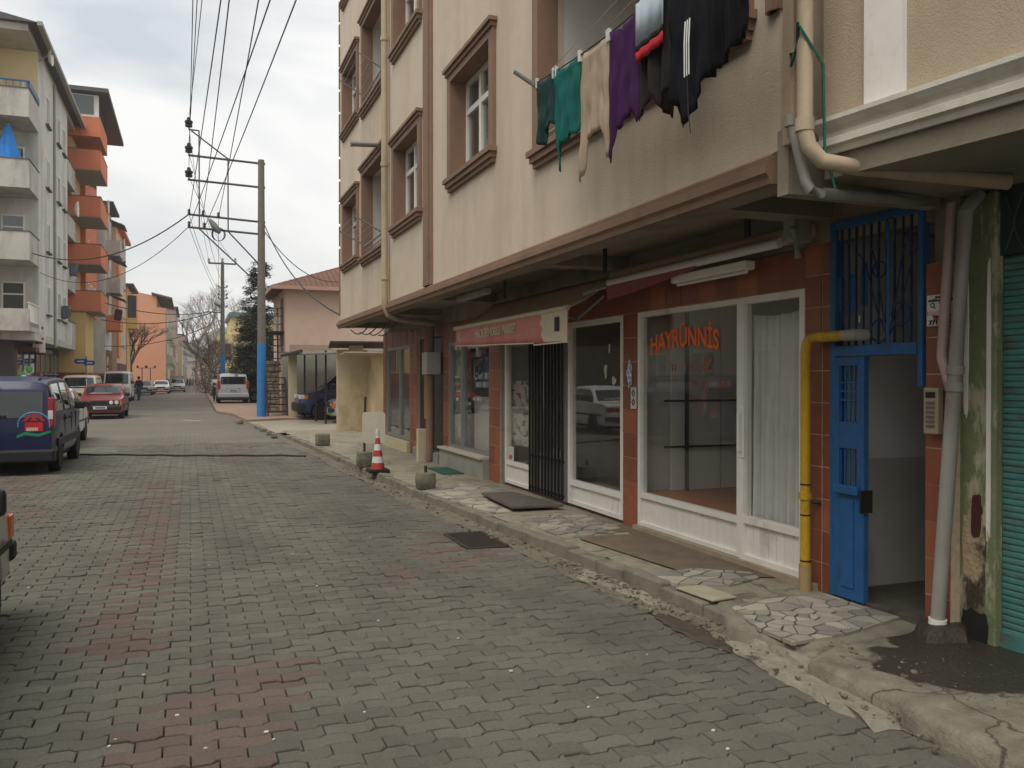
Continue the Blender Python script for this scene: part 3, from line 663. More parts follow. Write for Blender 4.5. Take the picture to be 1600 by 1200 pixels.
# furniture inside shop one: brown platform, rear partition, frames, lettering
tb=thing('display_platform','low brown board platform inside the window lettered in orange','platform',(5.2,6.8,.16))
m_board=mat('brown_board',lin(172,112,82),.6,.1,3,.1)
MB().prism([(4.36,6.0),(4.36,7.7),(5.9,7.7),(5.9,6.0)],.47,.5).build('top',m_board,tb)
for x,y in ((4.56,6.15),(4.56,7.5),(5.8,6.15),(5.8,7.5)): MB().box(x-.03,x+.03,y-.03,y+.03,.16,.47).build('leg',m_blk,tb)
pt=thing('room_divider','grey panelled side screen with black rails behind the orange-lettered window','partition',(5.9,7.6,.16))
m_gpan=mat('grey_panel',lin(206,204,196),.7,.08,2,.1)
for i in range(5): MB().box(4.62+i*.6,4.62+i*.6+.585,7.66,7.69,.5,2.6).build('panel',m_gpan,pt)
for z in (.95,1.42): MB().tube([(4.5,7.6,z),(7.6,7.6,z)],.012,6).build('rail',m_blk,pt)
for x in (4.75,5.45,6.3): MB().tube([(x,7.58,.5),(x,7.58,2.6)],.02,6).build('post',m_blk,pt)
m_or=mat('orange_letters',lin(232,104,42),.6,.1,30,.05); m_or2=mat('faded_orange_letters',lin(150,84,58),.7,.3,60,.05)
fy=lambda yc,zc,X=XF-.012:(lambda u,v,w_:(X-w_,yc-u,zc+v))
a,c=PX(1014,560,XF),PX(1120,545,XF); yc=(a.y+c.y)/2; wd=a.y-c.y
zc=PX(1068,533,XF).z
text_on('HAYRÜNNİS',.2,fy(yc,zc,XF+.022),m_or,'lettering',shop1,bold=True,fit=wd,warp=lambda x,y:(x,y*1.2-.06*((x/wd)*2)**2+.03+.02*x/wd))
text_on('Z',.17,fy(PX(1104,572,XF).y,PX(1104,572,XF).z,XF+.022),m_or2,'lettering',shop1,bold=True)
def smudges(y0,y1,z,h,m,parent,X,seed,fill=.8):
    rr=random.Random(seed); b=MB(); y=y0
    while y>y1:
        w_=rr.uniform(.25,.8)*h
        if rr.random()<fill:
            k=rr.choice([0,1,2])
            b.box(X,X+.002,y-w_,y-w_+.22*h,z-h/2,z+h/2)
            if k: b.box(X+.0004,X+.0016,y-w_,y,z+h*(.3 if k==1 else -.12),z+h*(.5 if k==1 else .1))
            if k==2: b.box(X+.0002,X+.0018,y-.2*h,y,z-h/2,z+h/2)
        y-=w_+.16*h
    return b.build('worn_lettering',m,parent,kind='stuff')
smudges(PX(1046,572,XF).y,PX(1100,572,XF).y,PX(1075,574,XF).z,.07,m_or2,shop1,XF+.02,4,.4)
smudges(PX(1062,598,XF).y,PX(1136,598,XF).y,PX(1100,600,XF).z,.05,m_or2,shop1,XF+.02,5,.6)
# shop two: dark window, sticker remains
shop2=shopwin(8.0,9.4,.16,2.31,bld,.06,.38)
m_stk=mat('torn_sticker',lin(196,192,180),.8,.15,40,.05)
def torn(cx,cz,w_,h_,X,m,parent,seed,n=14,name='sticker'):
    rr=random.Random(seed); pts=[]
    for k in range(n):
        an=k/n*6.283; r=rr.uniform(.55,1.); pts.append((math.cos(an)*w_/2*r,math.sin(an)*h_/2*r))
    vs=[(X,cx-p[0],cz+p[1]) for p in pts]+[(X+.003,cx-p[0],cz+p[1]) for p in pts]
    return MB().add(vs,[tuple(range(n)),tuple(range(n,2*n))[::-1]]+[(i,(i+1)%n,n+(i+1)%n,n+i) for i in range(n)]).build(name,m,parent)
for px,py,w_,h_,sd_ in ((944,580,.10,.2,1),(957,595,.12,.12,2),(950,545,.05,.12,5)):
    p=PX(px,py,XF); torn(p.y,p.z,w_,h_,XF+.016,m_stk,shop2,sd_)
# grille door: accordion gate of black bars in front of a recessed dark door
gr=thing('security_gate','black iron bar gate folded across the shop doorway under the pink awning','gate',(XF,10.0,.16))
for i in range(11):
    y=9.5+i*.105 if i<7 else 10.15+(i-6)*.1
    MB().box(XF-.055,XF-.03,y-.012,y+.012,.17,2.34).build('bar',m_blk,gr)
for z in (.2,.62,2.28): MB().box(XF-.03,XF-.018,9.48,10.6,z,z+.03).build('rail',m_blk,gr)
dd=shopwin(9.55,10.58,.17,2.31,bld,.07,.6,m=m_alu,x=XF+.03)
MB().box(XF-.02,XF+.07,9.42,9.53,.16,2.31).build('post',m_alu,bld)
# newspapers in the next window
shop3=shopwin(10.62,11.6,.16,2.31,bld,.055,.42)
MB().box(XF-.01,XF+.07,11.6,11.72,.12,2.31).build('post',mat('grey_post',lin(120,116,104),.8,.1),bld)
m_news=bpy.data.materials.new('newsprint'); m_news.use_nodes=True
def newsm():
    t=m_news.node_tree; b=t.nodes['Principled BSDF']; nd=t.nodes.new; ln=t.links.new; b.inputs['Roughness'].default_value=.9
    g=nd('ShaderNodeNewGeometry'); mp_=nd('ShaderNodeMapping'); mp_.inputs['Scale'].default_value=(1,9,14); ln(g.outputs['Position'],mp_.inputs['Vector'])
    v=nd('ShaderNodeTexVoronoi'); v.distance='CHEBYCHEV'; v.inputs['Scale'].default_value=1; ln(mp_.outputs[0],v.inputs['Vector'])
    r=nd('ShaderNodeValToRGB'); r.color_ramp.interpolation='CONSTANT'; e=r.color_ramp.elements; e[0].color=(*lin(196,192,176),1); e[1].position=.45; e[1].color=(*lin(150,150,138),1)
    for p,c in ((.62,lin(206,200,186)),(.78,lin(150,90,80)),(.86,lin(90,100,110)),(.93,lin(190,186,172))):
        q=e.new(p); q.color=(*c,1)
    sep=nd('ShaderNodeSeparateColor'); ln(v.outputs['Color'],sep.inputs[0]); ln(sep.outputs[0],r.inputs['Fac'])
    mp2=nd('ShaderNodeMapping'); mp2.inputs['Scale'].default_value=(1,40,160); ln(g.outputs['Position'],mp2.inputs['Vector']); n=nd('ShaderNodeTexNoise'); n.inputs['Scale'].default_value=1; ln(mp2.outputs[0],n.inputs['Vector'])
    mr=nd('ShaderNodeMapRange'); mr.inputs['From Min'].default_value=.4; mr.inputs['From Max'].default_value=.6; mr.inputs['To Min'].default_value=.72; ln(n.outputs['Fac'],mr.inputs['Value'])
    sc=nd('ShaderNodeVectorMath'); sc.operation='SCALE'; ln(r.outputs['Color'],sc.inputs[0]); ln(mr.outputs[0],sc.inputs['Scale']); ln(sc.outputs[0],b.inputs['Base Color'])
newsm()
for (pa,pb,i) in (((795,595),(828,640),0),((797,645),(830,700),1),((860,700),(880,765),2)):
    p,q=PX(*pa,XF+.1),PX(*pb,XF+.1); np_=MB().box(XF+.1+i*.01,XF+.104+i*.01,q.y,p.y,q.z,p.z).build('newspaper',m_news,label=['newspaper page taped inside the shop window, upper of two','newspaper page taped inside the shop window, lower of two','pasted newspaper sheet behind the black bar gate'][i],cat='newspaper')
p=PX(797,712,XF); tb_=MB().box(XF+.012,XF+.018,p.y-.11,p.y+.11,p.z-.13,p.z+.13).build('sticker',m_stk,shop3)
torn(p.y,p.z-.02,.16,.10,XF+.007,mat('red_print',lin(200,84,54),.7),shop3,8,18,'print')
# shop four: CENNET
shop4=shopwin(12.25,13.66,.46,2.26,bld,.05,m=m_alu); s4b=shopwin(13.68,14.42,.46,2.26,bld,.05,m=m_alu)
MB().box(XF-.14,XF+.1,12.22,14.6,.1,.42).build('plinth',mat('grey_marble',lin(150,148,138),.6,.12,4,.1,stain=lin(116,110,98),stain_amt=.5),bld)
MB().box(XF-.18,XF+.1,12.22,14.62,.42,.46).build('ledge',mat('marble_ledge',lin(186,178,158),.6,.1),bld,bevel=.006)
m_lace=mat('lace_curtain',lin(188,188,178),.9,.25,18,.2,stain=lin(120,122,112),stain_amt=.8,stain_scale=(6,6,3))
curtain(13.7,14.38,.5,2.2,XF+.12,m_lace,bld,7,.03)
for i in range(22):
    y=12.3+i*.062; MB().box(XF+.2,XF+.205,y,y+.055,.48,1.35).build('blind_slat',m_drape,shop4)
m_navy=mat('navy_letters',lin(34,38,92),.5,.1,30,.03); m_sil=mat('silver_letters',lin(190,196,206),.5,.1,30,.03)
p=PX(757,572,XF); q=PX(741,572,XF); wd4=2*(q.y-p.y)*1.05
wf=lambda x,y:(x,y*1.25-.12*(x/wd4*2)**2)
text_on('CENNET',.25,fy(p.y,p.z,XF+.020),m_navy,'lettering',shop4,bold=True,fit=wd4,warp=wf)
vs,fs=text_mesh('CENNET',.25); 
text_on('CENNET',.25,fy(p.y,p.z,XF+.0235),m_sil,'lettering_edge',shop4,bold=True,fit=wd4*1.05,warp=lambda x,y:(wf(x,y)[0],wf(x,y)[1]*1.08))
for zz,sz,sd_ in ((587,.10,6),(601,.085,7)): smudges(PX(742,zz,XF).y,PX(770,zz,XF).y,PX(756,zz,XF).z,sz,m_sil,shop4,XF+.018,sd_,.95)
# Turkish flag hanging in the window
fl=thing('hanging_flag','red flag with white crescent hanging inside the window lettered in blue','flag',(XF+.1,13.5,1.5))
p=PX(731,560,XF+.1)
fvs=[];ffs=[]
for i in range(13):
    v=i/12
    for j in range(7):
        u=j/6; fvs.append((XF+.09+.02*math.sin(u*7+v*3),p.y+.14-.30*u*(1-.45*v)-.06*v,p.z+.32-.75*v))
for i in range(12):
    for j in range(6): a=i*7+j; ffs.append((a,a+1,a+8,a+7))
MB().add(fvs,ffs).build('cloth',mat('flag_red',lin(190,40,36),.85,.1),fl,smooth=True,solid=.004)
MB().tube([(XF+.06,p.y+.02+.06*math.cos(t),p.z+.02+.10*math.sin(t)) for t in [k*.35-.9+1.6 for k in range(12)]],[.004+.018*math.sin(math.pi*k/11) for k in range(12)],6).build('crescent',m_drape,fl)
# dark entrance and aluminium shop door beyond
MB().box(XF+.03,XF+.08,14.95,16.6,.3,2.4).build('door',mat('dark_door',lin(40,34,32),.4,.2,6,.1),bld)
MB().box(XF-.12,XF+.1,14.8,16.62,.1,.3).build('step',mat('grey_step',lin(140,138,130),.8,.15),bld,bevel=.01)
s5=shopwin(18.2,19.45,.36,2.33,bld,.06,m=m_alu); s5b=shopwin(17.25,18.18,.36,2.33,bld,.06,m=m_alu)
MB().box(XF-.1,XF+.1,17.22,19.5,.1,.34).build('plinth',mat('cream_tile',lin(196,184,150),.6,.1),bld)
curtain(17.4,19.4,.4,2.3,XF+.5,mat('dim_drape',lin(140,144,138),.9,.1),bld,12,.04)
mb_=MB().box(3.98,XF-.005,14.98,15.32,1.72,2.12).build('meter_box',mat('meter_grey',lin(176,174,164),.5,.06),label='pale grey meter box on the wall beside the brown downpipe',cat='meter box',bevel=.008)
ct=MB().box(3.9,4.06,15.3,15.42,PZ-.01,.72).build('service_post',mat('cream_box',lin(196,184,156),.7,.1,6,.1),label='low cream service post at the foot of the brown downpipe',cat='post',bevel=.01)
MB().box(3.75,4.1,13.1,14.1,PZ+.001,PZ+.014).build('door_mat',mat('green_mat',lin(40,84,66),.95,.2,40,.5),label='small dark green mat on the pavement',cat='mat')
MB().box(XF-.08,XF-.01,15.9,16.2,2.46,2.78).build('wall_plate',mat('plate_grey',lin(120,116,104),.6,.1),bld)
# cables bundled under the soffit
m_cab=mat('black_cable',lin(28,26,25),.7,.1)
for i in range(4):
    rr=random.Random(i); pts=[(XO+.25+.2*i,19.45-.22*k-.05*i,2.74-.14*math.sin(k*.31+.3*i)+rr.uniform(-.008,.008)) for k in range(11)]
    MB().tube(pts,.012,5).build('cable',m_cab,bld)
# ---------------- awning one (pink valance)
aw=thing('awning','faded brown fabric awning with a pink lettered valance over the market','awning',(4.0,10.1,2.3))
m_fab=mat('awning_fabric',lin(214,198,170),.9,.12,4,.1,stain=lin(150,134,110),stain_amt=.5,stain_scale=(1,1,1))
bs=m_fab.node_tree.nodes['Principled BSDF']; tl=m_fab.node_tree.nodes.new('ShaderNodeBsdfTranslucent'); tl.inputs['Color'].default_value=(*lin(214,198,170),1)
mxs=m_fab.node_tree.nodes.new('ShaderNodeMixShader'); mxs.inputs[0].default_value=.45; m_fab.node_tree.links.new(bs.outputs[0],mxs.inputs[1]); m_fab.node_tree.links.new(tl.outputs[0],mxs.inputs[2]); m_fab.node_tree.links.new(mxs.outputs[0],[n for n in m_fab.node_tree.nodes if n.type=='OUTPUT_MATERIAL'][0].inputs['Surface'])
AX,AZ=3.67,2.38; ya,yb=8.12,12.12
vs=[];fs=[]
for i in range(21):
    u=i/20; y=ya+(yb-ya)*u
    for j in range(9):
        v=j/8; x=AX+(XF-.03-AX)*v; z=AZ+(2.74-AZ)*v-.04*math.sin(v*3.14)+.006*math.sin(u*40)*v
        vs.append((x,y,z))
for i in range(20):
    for j in range(8): a=i*9+j; fs.append((a,a+1,a+10,a+9))
MB().add(vs,fs).build('canopy',m_fab,aw,smooth=True,solid=.006)
MB().tube([(AX-.01,ya,AZ),(AX-.01,yb+.04,AZ)],.03,10).build('front_bar',mat('cream_bar',lin(196,184,160),.5,.1),aw,smooth=True)
vs=[];fs=[]
for i in range(41):
    u=i/40; y=ya-.02+(yb-ya)*u
    for j in range(4):
        v=j/3; vs.append((AX-.012+.008*math.sin(u*25)*v,y,AZ-.02-(.245+.09*(1-u))*v))
for i in range(40):
    for j in range(3): a=i*4+j; fs.append((a,a+1,a+5,a+4))
MB().add(vs,fs).build('valance',mat('pink_valance',lin(206,132,126),.85,.1,6,.1,stain=lin(150,96,88),stain_amt=.4,stain_scale=(2,2,2)),aw,smooth=True,solid=.003)
m_crm=mat('cream_print',lin(206,190,164),.8,.1,9,.1)
MB().box(AX-.022,AX+.0,ya-.02,ya+.0+.92,AZ-.36,AZ-.345).build('valance_hem',m_crm,aw)
MB().add([(AX-.022,ya+.9,AZ-.34),(AX-.022,yb-.03,AZ-.268),(AX-.022,yb-.03,AZ-.252),(AX-.022,ya+.9,AZ-.325)],[(0,1,2,3)]).build('valance_hem',m_crm,aw,solid=.006)
# torn pale end of the valance
tp=[(0,-.09),(.62,-.075),(.7,.0),(.66,.08),(.74,.13),(.68,.19),(.73,.235),(0,.235)]
vs=[(AX-.022,ya-.015+p[0],AZ-.255+p[1]) for p in tp]+[(AX-.018,ya-.015+p[0],AZ-.255+p[1]) for p in tp]
MB().add(vs,[tuple(range(8)),tuple(range(8,16))[::-1]]+[(i,(i+1)%8,8+(i+1)%8,8+i) for i in range(8)]).build('torn_end',m_crm,aw)
MB().box(AX-.03,AX-.024,ya+.18,ya+.30,AZ-.23,AZ-.08).build('black_emblem',m_blk,aw)
text_on('HACIKERİMOĞLU  MARKET',.15,fy(10.38,AZ-.135,AX-.022),m_crm,'lettering',aw,bold=True,fit=1.55,warp=lambda x,y:(x,y*1.05))
# heart emblem outline
for k,(s_,r_) in enumerate(((1,.09),(.55,.09))):
    pts=[]
    for i in range(25):
        t=i/24*6.283; hx=16*math.sin(t)**3; hz=13*math.cos(t)-5*math.cos(2*t)-2*math.cos(3*t)-math.cos(4*t); pts.append((AX-.024,11.86-hx/16*r_*s_,AZ-.135+hz/16*r_*s_))
    MB().tube(pts,.006,5).build('emblem',m_crm,aw)
for y in (ya+.3,yb-.3): MB().tube([(AX,y,AZ-.02),(4.0,y+.2,2.3),(XF-.02,y,2.55)],.018,6).build('folding_arm',m_alu,aw)
# ---------------- awning two (retracted, torn)
aw2=thing('awning','rolled-up awning with white bar and torn pink strip above the orange-lettered shop','awning',(4.1,6.6,2.6))
MB().tube([(4.0,5.14,2.63),(4.0,7.85,2.62)],.035,10).build('front_bar',mat('white_bar',lin(206,204,196),.5,.08),aw2,smooth=True)
MB().tube([(4.14,5.0,2.7),(4.14,8.0,2.7)],.065,10).build('roller',m_fab,aw2,smooth=True)
MB().add([(4.0,5.3,2.66),(4.0,7.9,2.65),(4.2,8.0,2.76),(4.2,5.2,2.77)],[(0,1,2,3)]).build('canopy',m_fab,aw2,solid=.01)
vs=[(3.985,7.88,2.6),(3.985,6.2,2.6),(3.985,6.25,2.575),(3.985,7.0,2.50),(3.985,7.86,2.44)]
MB().add(vs,[(0,1,2,3,4)]).build('torn_valance',mat('dusty_pink',lin(150,84,84),.85,.15,8,.1),aw2,solid=.004)
MB().obox((4.08,5.05,2.72),.16,.12,.2).tube([(4.1,5.04,2.8),(4.0,5.0,2.7),(4.05,5.0,2.5)],.03,8).build('bracket',m_pipeg,aw2,bevel=.01)
MB().tube([(4.05,7.95,2.62),(3.8,8.05,2.52)],.02,6).tube([(3.8,8.05,2.52),(4.16,7.85,2.64)],.018,6).build('folding_arm',m_pipeg,aw2)
lf=thing('tube_light','white fluorescent tube fitting under the rolled-up awning','lamp',(4.1,6.2,2.5))
MB().box(4.04,4.14,5.62,6.72,2.50,2.57).build('housing',m_white,lf,bevel=.012); MB().tube([(4.09,5.66,2.485),(4.09,6.68,2.485)],.014,8).build('tube',m_drape,lf)
lf2=thing('tube_light','fluorescent tube fitting fixed to the soffit above the pink-valanced awning','lamp',(3.5,10.8,2.7))
MB().obox((3.42,10.55,2.72),.09,1.2,.07,0).build('housing',m_pipeg,lf2,bevel=.012)
MB().box(XO-.02,XF,Y0-.1,Y0-.003,ZS-.12,ZS+.25).build('end_block',m_soff,bld)
# hangers from the soffit
for y in (5.15,7.4,10.2): MB().box(3.72,3.735,y-.03,y+.03,2.66,2.90).build('hanger',m_blk,bld)
# stickers on the pilaster between shops
p=PX(987,592,XF); stk=thing('sticker_patch','torn blue and white sticker above a small black and white label on the tiled pilaster','sticker',(XF-.03,p.y,p.z))
torn(p.y,p.z+.06,.16,.34,XF-.028,mat('sticker_blue',lin(120,160,180),.7,.3,25,.05,stain=lin(220,216,206),stain_amt=1,stain_scale=(12,12,12),stain_lo=.45,stain_hi=.55),stk,3,name='torn_print')
p2=PX(994,622,XF); MB().box(XF-.03,XF-.022,p2.y-.05,p2.y+.06,p2.z-.11,p2.z+.11).build('label',m_stk,stk)
for k in range(2): MB().tube([(XF-.032,p2.y+.03*math.cos(t/4*6.283),p2.z+.05-.09*k+.03*math.sin(t/4*6.283)) for t in range(5)],.006,5).build('ring_print',m_blk,stk)
# metal plate (ramp) lying in front of the gate
mp_=MB(); c0=[G(752,777,PZ),G(800,775,PZ),G(880,797,PZ),G(800,800,PZ)]
mp_.prism([(c.x,c.y) for c in c0],PZ+.035,PZ+.06); mp_.build('metal_plate',mat('dark_plate',lin(98,92,84),.7,.25,8,.3,50,metal=.2),label='dark metal plate lying on the pavement before the bar gate',cat='plate')
# ================================================================== DOORWAY, PIPES, NEIGHBOUR BUILDING
m_blue=mat('blue_paint',lin(34,88,138),.5,.15,12,.2,50,stain=lin(44,58,70),stain_amt=.6,stain_scale=(5,5,2.2))
dr=thing('entrance_door','blue painted iron door with open right half and scrollwork grille above','door',(XF,4.5,.15))
DX=XF-.03; dy0,dy1=4.06,4.875; zh=1.80
MB().box(DX,DX+.06,dy1-.05,dy1,.13,2.74).box(DX,DX+.06,dy0,dy0+.04,1.6,2.74).box(DX-.01,DX+.07,dy0+.04,dy1-.05,zh,zh+.075).box(DX,DX+.06,dy0+.04,dy1-.05,2.68,2.74).build('frame',m_blue,dr,bevel=.004)
# fixed leaf
lf_=MB(); a,c=4.535,dy1-.055
lf_.box(DX-.012,DX+.03,a,a+.06,.14,zh-.005).box(DX-.012,DX+.03,c-.05,c,.14,zh-.005).box(DX-.012,DX+.03,a+.06,c-.05,zh-.065,zh-.005).box(DX-.012,DX+.03,a+.06,c-.05,.14,.86).box(DX-.012,DX+.03,a+.06,c-.05,1.17,1.35)
leaf=lf_.build('door_leaf',m_blue,dr,bevel=.003)
MB().box(DX-.022,DX-.012,a+.09,c-.08,.22,.82).build('raised_panel',m_blue,leaf,bevel=.004); MB().box(DX-.045,DX-.012,a+.03,c-.03,.86,.92).build('letter_flap',m_blue,leaf,bevel=.006)
for y in (a+.10,a+.145,a+.19,a+.235): MB().box(DX+.0,DX+.012,y-.006,y+.006,.86,1.75).build('bar',m_blue,leaf)
for z in (1.62,1.56,1.5): MB().box(DX-.004,DX+.0,a+.06,c-.05,z-.005,z+.005).build('bar',m_blue,leaf)
MB().box(DX-.05,DX+.05,a-.015,a,.75,.9).build('lock',m_blk,leaf)
m_dblue=mat('shaded_blue_iron',lin(20,52,84),.6,.2,8,.1)  # transom ironwork: shade under the overhang put into a darker blue
# transom grille: bars, rings, fan scrolls, blue plates
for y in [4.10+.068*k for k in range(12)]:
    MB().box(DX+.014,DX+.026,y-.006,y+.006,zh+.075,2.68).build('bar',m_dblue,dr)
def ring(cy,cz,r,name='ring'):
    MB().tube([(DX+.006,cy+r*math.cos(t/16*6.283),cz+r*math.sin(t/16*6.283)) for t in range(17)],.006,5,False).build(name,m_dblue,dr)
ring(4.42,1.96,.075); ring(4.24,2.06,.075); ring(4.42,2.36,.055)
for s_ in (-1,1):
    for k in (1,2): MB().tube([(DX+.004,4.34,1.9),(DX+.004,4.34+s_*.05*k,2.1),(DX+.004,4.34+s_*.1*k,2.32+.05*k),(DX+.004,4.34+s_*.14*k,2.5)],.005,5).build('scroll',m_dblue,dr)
MB().tube([(DX+.002,4.34,1.88),(DX+.002,4.34,2.66)],.012,6).build('spindle',m_blue,dr)
for y,z0,z1 in ((4.80,2.12,2.35),(4.69,2.10,2.36),(4.58,2.14,2.42)): MB().box(DX+.026,DX+.03,y-.03,y+.03,z0,z1).build('plate',m_blue,dr)
pl=MB().prism([(0,0),(.05,0),(.05,.08),(.025,.1),(0,.08)],0,.004); 
pl.v=[(DX-.006-v[2],4.58-v[0]+.02,2.0+v[1]) for v in pl.v]; hp=pl.build('number_plate',mat('plate_dark',lin(70,72,70),.5),dr)
text_on('1',.06,(lambda u,v,w_:(DX-.012-w_,4.575-u,2.045+v)),m_drape,'number',dr,bold=True)
# gas pipe, yellow
gpz=thing('gas_pipe','yellow gas pipe bent out of the wall beside the blue door','pipe',(XF-.08,5.04,PZ))
m_yel=mat('yellow_paint',lin(192,152,32),.45,.12,8,.1,50,stain=lin(104,84,40),stain_amt=.65,stain_scale=(7,7,3))
py_=PX(1259,700,XF-.1).y
pth=[(XF-.10,py_,.30)]+[(XF-.10,py_,z) for z in (.6,1.2,1.84)]+[(XF-.10,py_-.015,1.905),(XF-.10,py_-.06,1.935),(XF-.10,py_-.12,1.94),(XF-.10,py_-.40,1.94)]
MB().tube(pth,.037,12).build('riser',m_yel,gpz,smooth=True)
MB().tube([(XF-.1,py_-.39,1.94),(XF-.1,py_-.48,1.94),(XF,py_-.5,1.94)],.04,10).build('sleeve',m_pipeg,gpz,smooth=True)
MB().tube([(XF-.10,py_,PZ),(XF-.10,py_,.31)],.045,12).build('base_sleeve',mat('tan_sleeve',lin(160,136,90),.7,.15),gpz,smooth=True)
for z,r in ((.80,.046),(.78,.05)): MB().tube([(XF-.10,py_,z),(XF-.10,py_,z+.03)],r,12).build('coupling',m_yel,gpz,smooth=True)
for z in (.66,.88,.33): MB().tube([(XF-.10,py_,z),(XF-.10,py_,z+.012)],.0385,12).build('band',m_blk,gpz,smooth=True)
MB().tube([(XF-.07,py_-.03,.76),(XF-.02,py_-.07,.76)],.014,6).build('clip',m_blk,gpz)
# drainpipes at the near corner of the overhang
c1=PX(1266,100,XO-.05)
MB().tube([(3.06,c1.y,9),(3.06,c1.y,2.98),(3.07,c1.y-.02,2.88),(3.13,c1.y-.05,2.80),(3.3,c1.y-.1,2.77),(4.1,c1.y-.36,2.70)],.043,12).build('downpipe',m_pipe,bld,smooth=True)
MB().tube([(3.06,c1.y,2.96),(3.06,c1.y,3.03)],.051,12).build('pipe_collar',m_pipe,bld,smooth=True)
p=PX(1236,190,XO-.08); q=PX(1258,292,XO-.03); r_=PX(1300,302,XO+.25)
MB().tube([(p.x,p.y,p.z),(q.x,q.y,q.z+.03),(q.x+.02,q.y-.015,q.z-.02),(q.x+.08,q.y-.03,q.z-.035),(4.15,3.98,2.72)],.03,10).build('downpipe',m_pipeg,bld,smooth=True)
MB().tube([(p.x,p.y,p.z-.03),(p.x,p.y,p.z+.03)],.037,10).build('pipe_collar',m_pipeg,bld,smooth=True)
MB().box(XO-.075,XO-.0,p.y-.0,p.y+.09,p.z-.12,p.z+.75).build('cable_trunking',mat('trunk',lin(160,140,116),.7,.1),bld,bevel=.01)
MB().tube([(XO-.04,c1.y+.075,3.35),(XO-.04,c1.y+.075,9)],.022,8).build('red_pipe',mat('terracotta_pipe',lin(150,92,72),.6,.1),bld)
m_grn=mat('green_wire',lin(28,96,78),.5,.1)
MB().tube([(XO-.16,c1.y-.03,3.52),(XO-.1,c1.y+.05,3.40),(XO-.08,c1.y+.13,3.42),(XO-.1,c1.y+.1,3.34),(XO-.12,c1.y+.02,3.42),(XO-.15,c1.y-.03,3.5),(XO-.03,c1.y-.07,3.3),(XO+.0,c1.y-.05,2.85),(XO+.06,c1.y-.06,2.66)],.008,6).build('tie_wire',m_grn,bld,smooth=True)
# ---------------- neighbour building (turned a little)
TH=R(-7.7); dv=Vector((math.sin(TH),math.cos(TH),0)); nv=Vector((-dv.y,dv.x,0))   # dv forward along street, nv to the street
O=Vector((3.2,3.79,0))
def NB(s_,o_,z): # s back towards camera, o out to the street
    p=O-dv*s_+nv*o_; return (p.x,p.y,z)
nb=thing('apartment_building','tan roughcast building with a white cornice and white band above a turquoise shutter','building',(5,3,0))
m_rc=mat('roughcast',lin(172,156,132),.95,.08,4,.4,85,stain=lin(140,118,92),stain_amt=.4,stain_scale=(1,1,.3))
def nbox(s0,s1,o0,o1,z0,z1,b=None):
    b=b or MB(); vs=[NB(s0,o0,z0),NB(s1,o0,z0),NB(s1,o1,z0),NB(s0,o1,z0),NB(s0,o0,z1),NB(s1,o0,z1),NB(s1,o1,z1),NB(s0,o1,z1)]
    return b.add(vs,[(0,3,2,1),(4,5,6,7),(0,1,5,4),(1,2,6,5),(2,3,7,6),(3,0,4,7)])
nbox(-.02,7,-7,-.06,2.98,12).build('wall',m_rc,nb)
nbox(.27,.50,-.06,-.03,3.0,12).build('white_band',m_white,nb)
pr=[(0,0),(.02,0),(.03,.03),(.055,.04),(.055,.075),(.035,.085),(.035,.11),(.06,.13),(.085,.16),(.085,.185),(0,.20)]
b=MB();k=len(pr)
vs=[NB(-.02,-.06+o_,2.86+z) for o_,z in pr]+[NB(7,-.06+o_,2.86+z) for o_,z in pr]
b.add(vs,[(i,i+1,k+i+1,k+i) for i in range(k-1)]+[(k-1,0,k,2*k-1),tuple(range(k))[::-1],tuple(range(k,2*k))]).build('cornice',mat('white_stucco',lin(206,202,188),.85,.06,6,.2,stain=lin(150,140,120),stain_amt=.5,stain_scale=(2,2,2)),nb)
nbox(-.02,7,-7,-.07,2.74,2.98).build('soffit',m_soff,nb)
# green peeling pillar
m_gp=mat('peeling_green',lin(116,124,88),.85,.2,5,.5,40,stain=lin(176,170,146),stain_amt=.9,stain_scale=(3.5,3.5,1.1),stain_lo=.52,stain_hi=.58)
gx=4.31; ga,gb=PX(1497,700,gx).y,PX(1556,700,gx).y
MB().box(gx,gx+.06,gb,ga+.12,.02,2.72).build('pillar',m_gp,nb,bevel=.01)
m_bare=mat('bare_plaster',lin(170,152,122),.9,.25,7,.8,40,stain=lin(44,36,32),stain_amt=.9,stain_scale=(3,3,2),stain_lo=.5,stain_hi=.6)
def flake(cy,cz,w_,h_,X,m,seed,th=.012,n=26):
    rr=random.Random(seed); pts=[]
    for k_ in range(n):
        an=k_/n*6.283; r=rr.uniform(.82,1.); ex=abs(math.cos(an))**.6*math.copysign(1,math.cos(an)); ez=abs(math.sin(an))**.6*math.copysign(1,math.sin(an)); pts.append((ex*w_/2*r,ez*h_/2*r))
    vs=[(X,cy-p[0],cz+p[1]) for p in pts]+[(X+th,cy-p[0]*1.02,cz+p[1]*1.02) for p in pts]
    return MB().add(vs,[tuple(range(n)),tuple(range(n,2*n))[::-1]]+[(i,(i+1)%n,n+(i+1)%n,n+i) for i in range(n)]).build('peeled_plaster',m,nb)
gm=(ga+gb)/2
flake(gm+.01,.55,.17,.75,gx-.010,m_bare,1); flake(gm-.01,.84,.07,.28,gx-.014,mat('rust_stain',lin(70,36,30),.8,.3,9,.2),2,.012); flake(gm,.16,.19,.3,gx-.012,mat('black_mould',lin(30,29,26),.9,.3,9,.4),3)
flake(gm-.085,1.5,.03,1.7,gx-.008,m_white,4); flake(gm+.07,1.9,.035,1.0,gx-.008,m_white,6)
